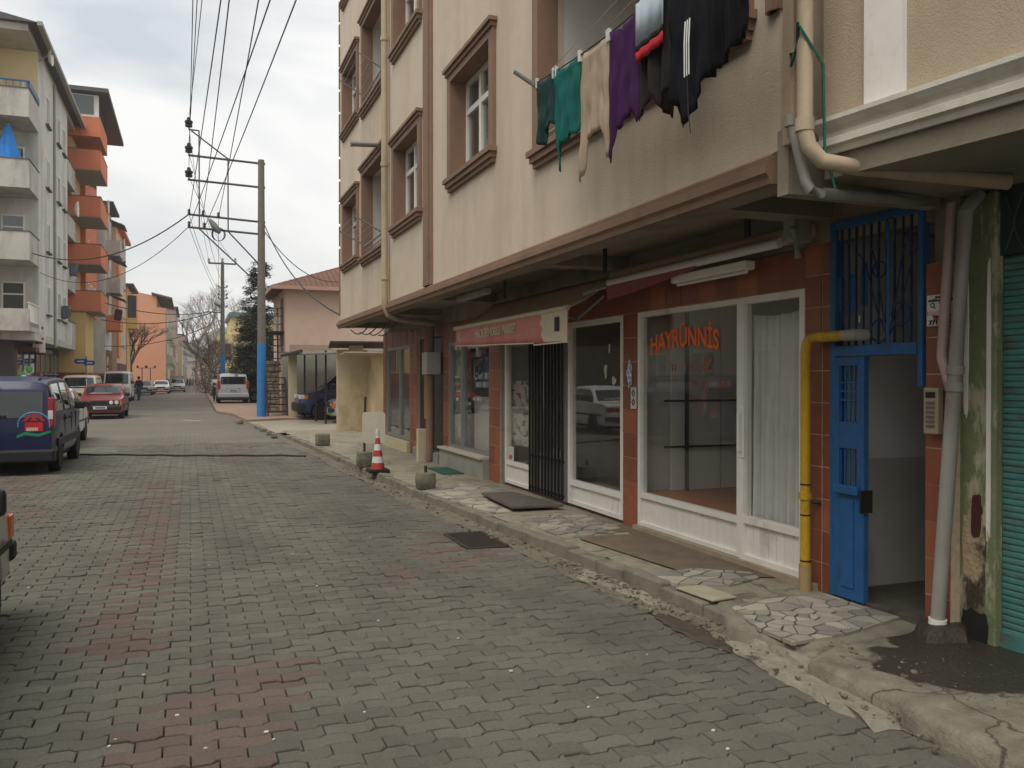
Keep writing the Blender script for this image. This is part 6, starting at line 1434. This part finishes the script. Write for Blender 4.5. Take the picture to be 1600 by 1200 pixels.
def car(name,label,cat,loc,rz,L,W,H,top,belt,wx,wr,pm,side,ws=None,rw=None,sill=.28,tumble=.17,extra=None,bump=None,dark_sill=None,group=None,glass_m=None):
    t=thing(name,label,cat,loc,rz,group); zt=lambda x:interp(top,x)
    gm=glass_m or m_cgl
    xs=sorted(set([p[0] for p in top]+[-L/2+L*i/46 for i in range(47)]+[w+wr*1.12*math.cos(math.pi*k/10) for w in wx for k in range(11)]))
    def arch(x):
        z=sill
        for w in wx:
            d=abs(x-w)
            if d<wr*1.12: z=max(z,wr*.95+math.sqrt(max(0,(wr*1.12)**2-d*d))*.98)
        return z
    def wp(x): return W/2*(1-.07*(abs(x)/(L/2))**7)
    def sec(x):
        T=zt(x); zb=min(arch(x),T-.12); bl=min(belt,T-.03); w_=wp(x); zm=zb+(bl-zb)*.45
        fr=max(0,(T-belt)/(H-belt)); wt=w_*(.975-tumble*fr) if T>belt+.05 else w_*.95
        return [(w_*.95,zb),(w_,zb+(bl-zb)*.15),(w_*1.0,zm),(w_*.985,bl),(wt,T-.04*min(1,fr*3+.3)),(wt*.87,T),(wt*.4,T+.018*min(1,fr+.3))]
    vs=[];fs=[];rows=[]
    for x in xs:
        s_=sec(x); row=[(x,y,z) for y,z in s_]+[(x,-y,z) for y,z in s_[::-1]]; rows.append(row); vs+=row
    k=len(rows[0])
    for i in range(len(xs)-1):
        for j in range(k-1): fs.append((i*k+j,i*k+j+1,(i+1)*k+j+1,(i+1)*k+j))
        fs.append((i*k+k-1,i*k,(i+1)*k,(i+1)*k+k-1))
    fs.append(tuple(range(k))); fs.append(tuple(range((len(xs)-1)*k,len(xs)*k))[::-1])
    body=MB().add(vs,fs).build('body',pm,t,world=False,smooth=True,sharp=35)
    def side_pane(x0,x1,sgn,lo=.1,hi=.9):
        n=8; v=[];f=[]
        for i in range(n+1):
            x=x0+(x1-x0)*i/n; s_=sec(x); (y3,z3),(y4,z4)=s_[3],s_[4]
            for q in (lo,hi): v.append((x,sgn*(y3+(y4-y3)*q+.006),z3+(z4-z3)*q))
        for i in range(n): a=i*2; f.append((a,a+1,a+3,a+2))
        return MB().add(v,f).build('side_window',gm,t,world=False,smooth=True,solid=.006)
    for x0,x1 in side:
        for sgn in (-1,1): side_pane(x0,x1,sgn)
    def top_pane(x0,x1,nm,inset=.93):
        n=6; v=[];f=[]
        for i in range(n+1):
            x=x0+(x1-x0)*i/n; s_=sec(x); dx=.02; sl=(zt(min(x+dx,L/2))-zt(max(x-dx,-L/2)))/(min(x+dx,L/2)-max(x-dx,-L/2)); nn=Vector((-sl,0,1)).normalized()*.012
            hw=s_[5][0]*inset*1.07; mid=s_[6][1]
            for q in (-1,-.5,0,.5,1): v.append((x+nn.x,hw*q,(s_[5][1] if abs(q)==1 else mid)+nn.z))
        for i in range(n):
            for j in range(4): a=i*5+j; f.append((a,a+1,a+6,a+5))
        return MB().add(v,f).build(nm,gm,t,world=False,smooth=True,solid=.006)
    if ws: top_pane(*ws,'windscreen')
    if rw: top_pane(*rw,'rear_window')
    for w in wx:
        for sgn in (-1,1):
            yc=sgn*(W/2-.10)
            ty=MB().lathe([(wr*.62,-.09),(wr*.93,-.095),(wr,-.07),(wr,.07),(wr*.93,.095),(wr*.62,.09)],(w,yc,wr),20,'Y').build('wheel',m_tyre,t,world=False,smooth=True)
            MB().lathe([(wr*.63,sgn*.075),(wr*.60,sgn*.085),(wr*.5,sgn*.06),(wr*.2,sgn*.085),(.01,sgn*.09)],(w,yc,wr),16,'Y').build('rim',m_rim,ty,world=False,smooth=True)
    MB().box(-L/2+.15,L/2-.15,-W/2+.12,W/2-.12,sill-.1,sill+.25).build('underbody',m_under,t,world=False)
    if dark_sill:
        pass
    t['_L']=L
    ctx=dict(t=t,L=L,W=W,H=H,zt=zt,sec=sec)
    if extra: extra(ctx)
    del t['_L']
    return t
def part(c,name,m,bevel=0,**k):
    b=MB()
    return b
def bx(c,name,m,x0,x1,y0,y1,z0,z1,bevel=.01,par=None):
    return MB().box(x0,x1,y0,y1,z0,z1).build(name,m,par or c['t'],world=False,bevel=bevel)
def mirror(c,x,z,m=m_blkp,w_=.12):
    for s_ in (-1,1):
        y=s_*(c['W']/2+.09); MB().obox((x,y,z),.10,w_+.06,.15).build('mirror',m,c['t'],world=False,bevel=.03)
        MB().tube([(x+.02,s_*(c['W']/2-.05),z-.05),(x,y,z-.03)],.02,6).build('mirror_arm',m,c['t'],world=False)
def disc(c,name,m,x,y,z,r,d=.03):
    return MB().lathe([(r*.97,0),(r,d*.5),(r*.8,d)],(x,y,z),16,'X').build(name,m,c['t'],world=False,smooth=True)
# ---- blue van (rear right corner to us)
def ex_van(c):
    L,W=c['L'],c['W']; t=c['t']; xr=-L/2
    # rear: split doors line, windows, bumper, lamps, plate, badge
    bx(c,'rear_bumper',m_blkp,xr-.06,xr+.16,-W/2+.0,W/2-.0,.22,.44,.04)
    for y0,y1 in ((-W/2+.19,-.03),(.03,W/2-.19)):
        MB().add([(xr+.0-.006,y0,.98),(xr+.0-.006,y1,.98),(xr+.047,y1,1.42),(xr+.047,y0,1.42)],[(0,1,2,3)]).build('rear_window',m_cgl,t,world=False,solid=.012)
    bx(c,'door_seam',m_blkp,xr-.004,xr+.05,-.008,.008,.62,1.6,0)
    for s_ in (-1,1):
        o=bx(c,'tail_lamp',m_redl,xr-.01,xr+.10,s_*(W/2-.125),s_*(W/2-.01),.82,1.32,.02); bx(c,'reverse_lens',m_lens,xr-.014,xr+.0,s_*(W/2-.11),s_*(W/2-.03),.95,1.1,.008,o)
        MB().tube([(xr+.3,s_*(W/2-.28),1.62),(xr+.5,s_*(W/2-.26),1.71),(.35,s_*(W/2-.27),1.71),(.6,s_*(W/2-.28),1.6)],.022,8).build('roof_rail',m_blkp,t,world=False,smooth=True)
        bx(c,'side_moulding',m_blkp,xr+.35,L/2-.5,s_*(W/2-.012),s_*(W/2+.014),.46,.60,.01)
    for s_ in (-1,1):
        for x in (-.72,.2,.86): bx(c,'panel_gap',m_under,x-.005,x+.005,s_*(W/2-.01),s_*(W/2+.002),.44,1.0,0)
        for x in (-.6,.0): bx(c,'door_handle',m_blkp,x-.09,x+.09,s_*(W/2-.005),s_*(W/2+.025),.9,.94,.008)
    bx(c,'handle',m_blkp,xr-.03,xr+.0,-.14,-.04,.98,1.03,.01)
    pl=bx(c,'number_plate',m_plate,xr-.02,xr-.008,.0,.50,.51,.63,.004)
    text_on('5',.10,(lambda u,v,w_:Vector((xr-.022-w_,.04-u,.57+v))),m_sbk,'print',pl,bold=True)
    pl.children[0].parent=pl
    mirror(c,.75,1.12)
    # round house emblem on the right-hand door
    cy,cz=-.55,.86; X=xr-.004
    em=MB().tube([(X-.006,cy+.24*math.cos(R(a)),cz+.21*math.sin(R(a))) for a in range(-10,196,12)],.011,5).build('emblem_ring',mat('emblem_blue',lin(96,150,196),.5),t,world=False)
    b=MB(); q=X-.008
    b.add([(q,cy+0.176,cz+0.068),(q,cy,cz+0.216),(q,cy-0.176,cz+0.068),(q,cy-0.135,cz+0.054),(q,cy,cz+0.169),(q,cy+0.135,cz+0.054)],[(0,1,4,5),(1,2,3,4)]); b.add([(q,cy+0.135,cz-0.108),(q,cy+0.135,cz+0.041),(q,cy-0.135,cz+0.041),(q,cy-0.135,cz-0.108)],[(0,1,2,3)]); b.add([(q-.001,cy+0.068,cz+0.068),(q-.001,cy,cz+0.135),(q-.001,cy-0.068,cz+0.068)],[(0,1,2)])
    b.build('emblem_house',mat('emblem_red',lin(196,44,40),.5),t,world=False,recalc=False,solid=.003)
    b=MB(); pts=[(cy+0.257,cz-0.176),(cy+0.135,cz-0.121),(cy-0.068,cz-0.155),(cy-0.257,cz-0.095),(cy-0.257,cz-0.135),(cy-0.068,cz-0.203),(cy+0.135,cz-0.169),(cy+0.257,cz-0.223)]
    b.add([(q,a,e) for a,e in pts],[(0,1,6,7),(1,2,5,6),(2,3,4,5)]).build('emblem_swoosh',mat('emblem_green',lin(30,140,90),.5),t,world=False,solid=.003)
    b=MB()
    for i in range(7): b.box(q-.004,q,cy+0.101-.025*i-.008,cy+0.101-.025*i+.008,cz-0.101,cz-0.047)
    b.build('emblem_letters',m_drape,t,world=False)
    for w in (-1.25,1.22):
        pass
topv=[(-1.98,.42),(-1.97,.95),(-1.92,1.42),(-1.82,1.58),(-1.6,1.64),(-.6,1.67),(.3,1.66),(.55,1.60),(1.15,1.14),(1.3,1.07),(1.75,.93),(1.92,.72),(1.97,.45)]
car('parked_van','dark blue small van with a red house emblem on its rear door','van',(-3.03,18.45,0),R(90),3.95,1.74,1.67,topv,1.02,(-1.22,1.28),.31,mat('van_blue',lin(8,18,68),.32,.05,3,0,40,coat=.15,spec=.4),[(-1.75,-.75),(-.68,.18),(.24,.8)],ws=(.6,1.12),extra=ex_van,sill=.3,tumble=.14)
def ex_mini(c):
    L,W=c['L'],c['W']; xf=L/2
    bx(c,'front_bumper',paint('van_white',lin(210,210,204)),xf-.1,xf+.06,-W/2+.02,W/2-.02,.32,.62,.04); bx(c,'grille',m_blkp,xf-.02,xf+.066,-.45,.45,.42,.56,.01)
    for s_ in (-1,1): bx(c,'headlight',m_lens,xf-.14,xf+.01,s_*(W/2-.38),s_*(W/2-.06),.74,1.02,.03)
    mirror(c,xf-.75,1.35); 
    for y in (-.3,.3): MB().tube([(xf-.2,y,1.17),(xf-.42,y+.35,1.3)],.01,4).build('wiper',m_blkp,c['t'],world=False)
# ---- saloon shapes
def ex_saloon(front='square',bumper=m_blkp,plate=True,lamps='round4',rear=True):
    def f(c):
        L,W=c['L'],c['W']; t=c['t']; xf=L/2; xr=-L/2
        bx(c,'front_bumper',bumper,xf-.08,xf+.07,-W/2+.02,W/2-.02,.40,.53,.025); bx(c,'rear_bumper',bumper,xr-.07,xr+.08,-W/2+.02,W/2-.02,.40,.53,.025)
        g=bx(c,'grille',m_blkp,xf-.03,xf+.012,-W/2+.12,W/2-.12,.58,.76,.01)
        if lamps=='round4':
            for y in (.40,.60):
                for s_ in (-1,1): disc(c,'headlight',m_lens,xf+.008,s_*y,.67,.078)
        else:
            for s_ in (-1,1): bx(c,'headlight',m_lens,xf-.02,xf+.02,s_*(W/2-.42),s_*(W/2-.13),.60,.75,.015); 
        for s_ in (-1,1):
            bx(c,'indicator',m_ambl,xf-.12,xf-.0,s_*(W/2-.10),s_*(W/2-.028),.56,.72,.01); bx(c,'tail_lamp',m_redl,xr-.012,xr+.06,s_*(W/2-.45),s_*(W/2-.06),.62,.80,.012)
            for x in (-1.15,-.28,.62): bx(c,'panel_gap',m_under,x-.004,x+.004,s_*(W/2-.01),s_*(W/2+.002),.34,.9,0)
            for x in (-.98,-.1): bx(c,'door_handle',m_chr,x-.08,x+.08,s_*(W/2-.01),s_*(W/2+.018),.80,.83,.005)
            bx(c,'side_strip',m_blkp,xr+.3,xf-.3,s_*(W/2-.004),s_*(W/2+.012),.55,.60,.004)
        if plate:
            p=bx(c,'number_plate',m_plate,xf+.072,xf+.08,-.25,.25,.41,.52,.003); bx(c,'plate_print',m_sbk,xf+.081,xf+.083,-.17,.19,.445,.49,0,p)
        bx(c,'lower_valance',m_blkp,xf-.25,xf-.02,-W/2+.08,W/2-.08,.24,.42,.02)
        mirror(c,.62,.98)
        for y in (-.3,.25): MB().tube([(.98,y,.985),(.78,y+.3,1.06)],.008,4).build('wiper',m_blkp,t,world=False)
    return f
tops=[(-2.1,.55),(-2.08,.84),(-1.95,.91),(-1.35,.95),(-.95,1.30),(-.75,1.375),(-.2,1.41),(.25,1.39),(.42,1.34),(.95,.965),(1.1,.94),(1.9,.84),(2.03,.76),(2.06,.5)]
def saloon(name,label,loc,rz,c,nm,**k):
    return car(name,label,'car',loc,rz,4.16,1.64,1.41,tops,.92,(-1.22,1.24),.29,paint(nm,c),[(-1.18,-.32),(-.26,.5)],ws=(.46,.92),rw=(-1.32,-.98),extra=ex_saloon(**k))
saloon('parked_car','dark red square saloon with four round headlights facing down the street',(-3.37,40.0,0),R(-90),lin(120,34,32),'car_red')
saloon('parked_car','white saloon parked nose-away just ahead of the dark blue van',(-3.42,24.2,0),R(90),lin(206,206,200),'car_white',lamps='rect')
car('parked_van','pale cream old minibus half hidden behind the dark red saloon','van',(-5.0,47.2,0),R(-90),4.3,1.7,1.8,[(-2.15,.5),(-2.13,1.6),(-2.0,1.75),(-.5,1.8),(.9,1.78),(1.15,1.7),(1.6,1.15),(1.85,1.05),(2.1,.85),(2.15,.5)],1.08,(-1.3,1.3),.3,paint('car_cream',lin(196,190,166)),[(-1.9,-.7),(-.6,.4),(.45,1.1)],ws=(1.18,1.58),extra=ex_mini)
lc=saloon('parked_car','light grey car cut off at the pavers on the left, black bumper and amber indicator',(-1.93,4.66,0),R(90),lin(170,170,166),'car_greyish',lamps='rect')
saloon('parked_car','white saloon parked facing us before the peach gable',(PY(251,600,97).x,100,0),R(-90),lin(210,210,206),'car_white2',lamps='rect')
saloon('parked_car','small silver car squeezed between white van and white saloon',(PY(230,600,92).x-.3,93,0),R(-90),lin(150,152,154),'car_silver2',lamps='rect')
# pick-up with pale canopy, white
def ex_pick(c):
    ex_saloon(lamps='rect')(c); bx(c,'canopy',mat('canopy_tarp',lin(150,146,130),.8,.1),-2.0,.1,-.8,.8,.9,1.95,.06)
car('parked_pickup','white pick-up with a grey canopy parked facing us, far left kerb','pickup',(PY(277,600,108).x,110,0),R(-90),4.4,1.7,1.6,[(-2.2,.55),(-2.18,.95),(-.2,.98),(-.1,1.5),(.1,1.58),(.6,1.56),(1.15,1.05),(1.4,1.0),(2.0,.9),(2.18,.75),(2.2,.5)],.98,(-1.3,1.35),.32,paint('pickup_white',lin(206,206,202)),[(-.02,.85)],ws=(.64,1.12),extra=ex_pick)
# white minibus-like van facing us
car('parked_van','white forward-control van with a long box body facing us','van',(PY(182,600,66).x,68.5,0),R(-90),5.0,1.85,2.15,[(-2.5,.5),(-2.49,2.0),(-2.4,2.12),(.6,2.15),(1.5,2.1),(1.75,2.02),(2.3,1.22),(2.42,1.02),(2.5,.5)],1.15,(-1.6,1.65),.33,paint('van_white',lin(210,210,204)),[(-2.2,-.7),(-.6,.6),(.75,1.75)],ws=(1.78,2.27),extra=ex_mini,tumble=.1)
# silver people-carrier, rear to us, on the right pavement
def ex_mpv(c):
    L,W=c['L'],c['W']; xr=-L/2; t=c['t']
    bx(c,'rear_bumper',paint('mpv_silver',lin(160,162,164)),xr-.09,xr+.12,-W/2+.0,W/2-.0,.36,.62,.05); bx(c,'bumper_foot',m_blkp,xr-.05,xr+.12,-W/2+.05,W/2-.05,.22,.37,.03)
    bx(c,'rear_window',m_cgl,xr-.0+.03,xr+.09,-W/2+.2,W/2-.2,1.14,1.62,.05)
    for s_ in (-1,1): bx(c,'tail_lamp',m_redl,xr-.02,xr+.14,s_*(W/2-.17),s_*(W/2+.002),.86,1.36,.03); MB().tube([(-1.6,s_*.72,1.80),(-1.4,s_*.74,1.86),(.5,s_*.74,1.86),(.7,s_*.72,1.79)],.022,6).build('roof_rail',m_blkp,t,world=False)
    p=bx(c,'number_plate',m_plate,xr-.03,xr-.015,-.27,.27,.74,.85,.003); bx(c,'plate_print',m_sbk,xr-.033,xr-.031,-.2,.2,.77,.82,0,p); bx(c,'chrome_strip',m_chr,xr-.02,xr-.0,-.4,.4,.88,.92,.005)
    mirror(c,.95,1.15)
car('parked_car','silver people-carrier parked rear to us on the right pavement','car',(2.45,56.6,.13),R(90),4.35,1.82,1.80,[(-2.17,.5),(-2.16,1.0),(-2.06,1.6),(-1.92,1.74),(-1.5,1.80),(.3,1.80),(.6,1.74),(1.35,1.16),(1.5,1.08),(2.0,.95),(2.14,.75),(2.17,.5)],1.08,(-1.35,1.4),.33,paint('mpv_silver',lin(160,162,164)),[(-1.85,-1.0),(-.93,-.05),(.02,.95)],ws=(.66,1.3),extra=ex_mpv,tumble=.13)
# carport vehicles (noses to the street)
def ex_dv(c):
    L,W=c['L'],c['W']; xf=L/2
    bx(c,'front_bumper',m_blkp,xf-.25,xf+.08,-W/2+.0,W/2-.0,.32,.66,.06)
    for s_ in (-1,1): bx(c,'headlight',m_lens,xf-.24,xf-.02,s_*(W/2-.32),s_*(W/2-.03),.80,.96,.03); bx(c,'indicator',m_ambl,xf-.36,xf-.24,s_*(W/2-.10),s_*(W/2+.003),.80,.95,.02); bx(c,'red_stripe',m_redl,-1.6,xf-.5,s_*(W/2-.002),s_*(W/2+.006),.98,1.01,0)
    mirror(c,xf-1.1,1.25)
car('parked_van','dark blue van with thin red side stripe in the carport','van',(6.15,34.2,.05),R(180),4.6,1.8,1.95,[(-2.3,.5),(-2.29,1.8),(-2.2,1.93),(.2,1.95),(.55,1.88),(1.35,1.22),(1.5,1.14),(2.1,.98),(2.26,.8),(2.3,.5)],1.15,(-1.4,1.45),.33,paint('van_navy',lin(26,40,84)),[(-2.0,-.9),(-.8,.2),(.28,1.0)],ws=(.62,1.32),extra=ex_dv,tumble=.1)
saloon('parked_car','silver car parked nose-out before the dark blue van in the carport',(6.75,31.2,.05),R(180),lin(166,168,168),'car_silver',lamps='rect')
# tiny far traffic
for i,(px,py,lab) in enumerate(((296,601,'small white far car at the end of the street'),(311,602,'far orange-red car among the distant crowd'))):
    p=G(px,py); saloon('distant_car',lab,(p.x,min(p.y,230),0),R(-90),[lin(206,206,204),lin(190,90,60)][i],'car_far%d'%i,lamps='rect')
# ================================================================== PEOPLE
def person(name,label,loc,rz,h_,jc,tc,hair,skin=lin(170,124,100),stride=.18,coat_long=False,arm=.12):
    t=thing(name,label,'person',loc,rz); s_=h_/1.75
    J={'pel':(0,0,.95),'wai':(0,.01,1.12),'che':(0,.01,1.36),'nec':(0,.0,1.5),'hd0':(0,.02,1.58),'hd1':(0,.03,1.70)}
    for sd,k in ((-1,'r'),(1,'l')):
        f=stride*sd
        J['hip'+k]=(.09*sd,0,.92); J['kne'+k]=(.10*sd,f*.55+.03,.50); J['ank'+k]=(.10*sd,f,.09); J['toe'+k]=(.11*sd,f+.15,.035)
        J['sho'+k]=(.18*sd,0,1.43); J['elb'+k]=(.25*sd,-.02-f*.2,1.15); J['wri'+k]=(.23*sd,.13-f*.3,.95); J['han'+k]=(.22*sd,.20-f*.3,.88)
    def skin_mesh(nm,edges,rad,m,parent):
        names=sorted(set(a for e in edges for a in e),key=lambda q:list(J).index(q)); idx={a:i for i,a in enumerate(names)}
        me=bpy.data.meshes.new(nm); me.from_pydata([tuple(c*s_ for c in J[a]) for a in names],[(idx[a],idx[c]) for a,c in edges],[])
        o=bpy.data.objects.new(nm,me); col.objects.link(o); o.parent=parent
        md=o.modifiers.new('skin','SKIN'); md.use_smooth_shade=True
        for i,a in enumerate(names):
            r=rad(a)*s_; me.skin_vertices[0].data[i].radius=(r,r)
        me.skin_vertices[0].data[0].use_root=True
        sb_=o.modifiers.new('sub','SUBSURF'); sb_.levels=2; sb_.render_levels=2; me.materials.append(m); return o
    E=[('pel','wai'),('wai','che'),('che','nec'),('nec','hd0'),('hd0','hd1')]
    for k in 'rl': E+=[('pel','hip'+k),('hip'+k,'kne'+k),('kne'+k,'ank'+k),('ank'+k,'toe'+k),('che','sho'+k),('sho'+k,'elb'+k),('elb'+k,'wri'+k),('wri'+k,'han'+k)]
    RB=dict(pel=.13,wai=.12,che=.14,nec=.06,hd0=.085,hd1=.09,hip=.09,kne=.06,ank=.045,toe=.035,sho=.065,elb=.045,wri=.032,han=.036)
    rb=lambda a,g=0:(RB.get(a) or RB[a[:3]])+g
    body=skin_mesh('body',E,rb,mat('skin',skin,.6,.05,9,0),t)
    skin_mesh('trousers',[('pel','hipr'),('hipr','kner'),('kner','ankr'),('pel','hipl'),('hipl','knel'),('knel','ankl')],lambda a:rb(a,.022),tc,t)
    skin_mesh('jacket',[('pel','wai'),('wai','che'),('che','nec')]+[e for k in 'rl' for e in (('che','sho'+k),('sho'+k,'elb'+k),('elb'+k,'wri'+k))]+([('pel','hipr'),('pel','hipl')] if coat_long else []),lambda a:rb(a,.03) if a!='nec' else .075,jc,t)
    b=MB(); b.lathe([(.03,1.60),(.098,1.64),(.112,1.71),(.095,1.78),(.03,1.82)],(0,.0,0),12); b.v=[tuple(c*s_ for c in v) for v in b.v]; b.build('hair',hair,t,world=False,smooth=True)
    for k in 'rl':
        a=J['toe'+k]; b=MB(); b.obox((a[0]*s_,(a[1]-.07)*s_,.045*s_),.09*s_,.27*s_,.085*s_); b.build('shoe',m_blk,t,world=False,bevel=.02)
    return t
m_jean=mat('denim',lin(52,64,92),.9,.15,20,.1); m_jkt=mat('black_jacket',lin(24,24,28),.85,.15,9,.1); m_coat=mat('white_coat',lin(196,192,182),.85,.08,9,.1); m_hair=mat('dark_hair',lin(30,26,24),.7,.2,20)
pm_=G(217,625.5); person('person','person in black jacket and blue jeans walking beside the white van',(pm_.x,pm_.y,0),R(25),1.74,m_jkt,m_jean,m_hair)
pw=PY(338,610,58.5); person('person','person in a long white coat walking beside the silver people-carrier',(pw.x,60.,.13),0,1.66,m_coat,m_blk,m_hair,coat_long=True,stride=.1)
rr=random.Random(9); cols_=[lin(150,50,60),lin(60,60,110),lin(40,40,44),lin(150,130,120),lin(70,80,120),lin(170,60,50)]
for i in range(7):
    px=288+i*4.6; Y=rr.uniform(190,225); p=PY(px,600,Y)
    person('distant_person','tiny far pedestrian in the crowd at the end of the street',(p.x,Y,0),rr.uniform(0,6),1.7,mat('crowd_%d'%(i%6),cols_[i%6],.9),m_jkt,m_hair)['group']='distant crowd'
# haze: thin even air between the street and the hill
m_hz=bpy.data.materials.new('haze_air'); m_hz.use_nodes=True; t=m_hz.node_tree
for n in list(t.nodes):
    if n.type!='OUTPUT_MATERIAL': t.nodes.remove(n)
pv=t.nodes.new('ShaderNodeVolumePrincipled'); pv.inputs['Color'].default_value=(.93,.95,.97,1); pv.inputs['Density'].default_value=HAZE; pv.inputs['Anisotropy'].default_value=.2
t.links.new(pv.outputs[0],[n for n in t.nodes if n.type=='OUTPUT_MATERIAL'][0].inputs['Volume'])
MB().box(-320,320,-60,970,-9,70).build('haze',m_hz,kind='stuff',label='thin pale haze filling the street towards the hill')
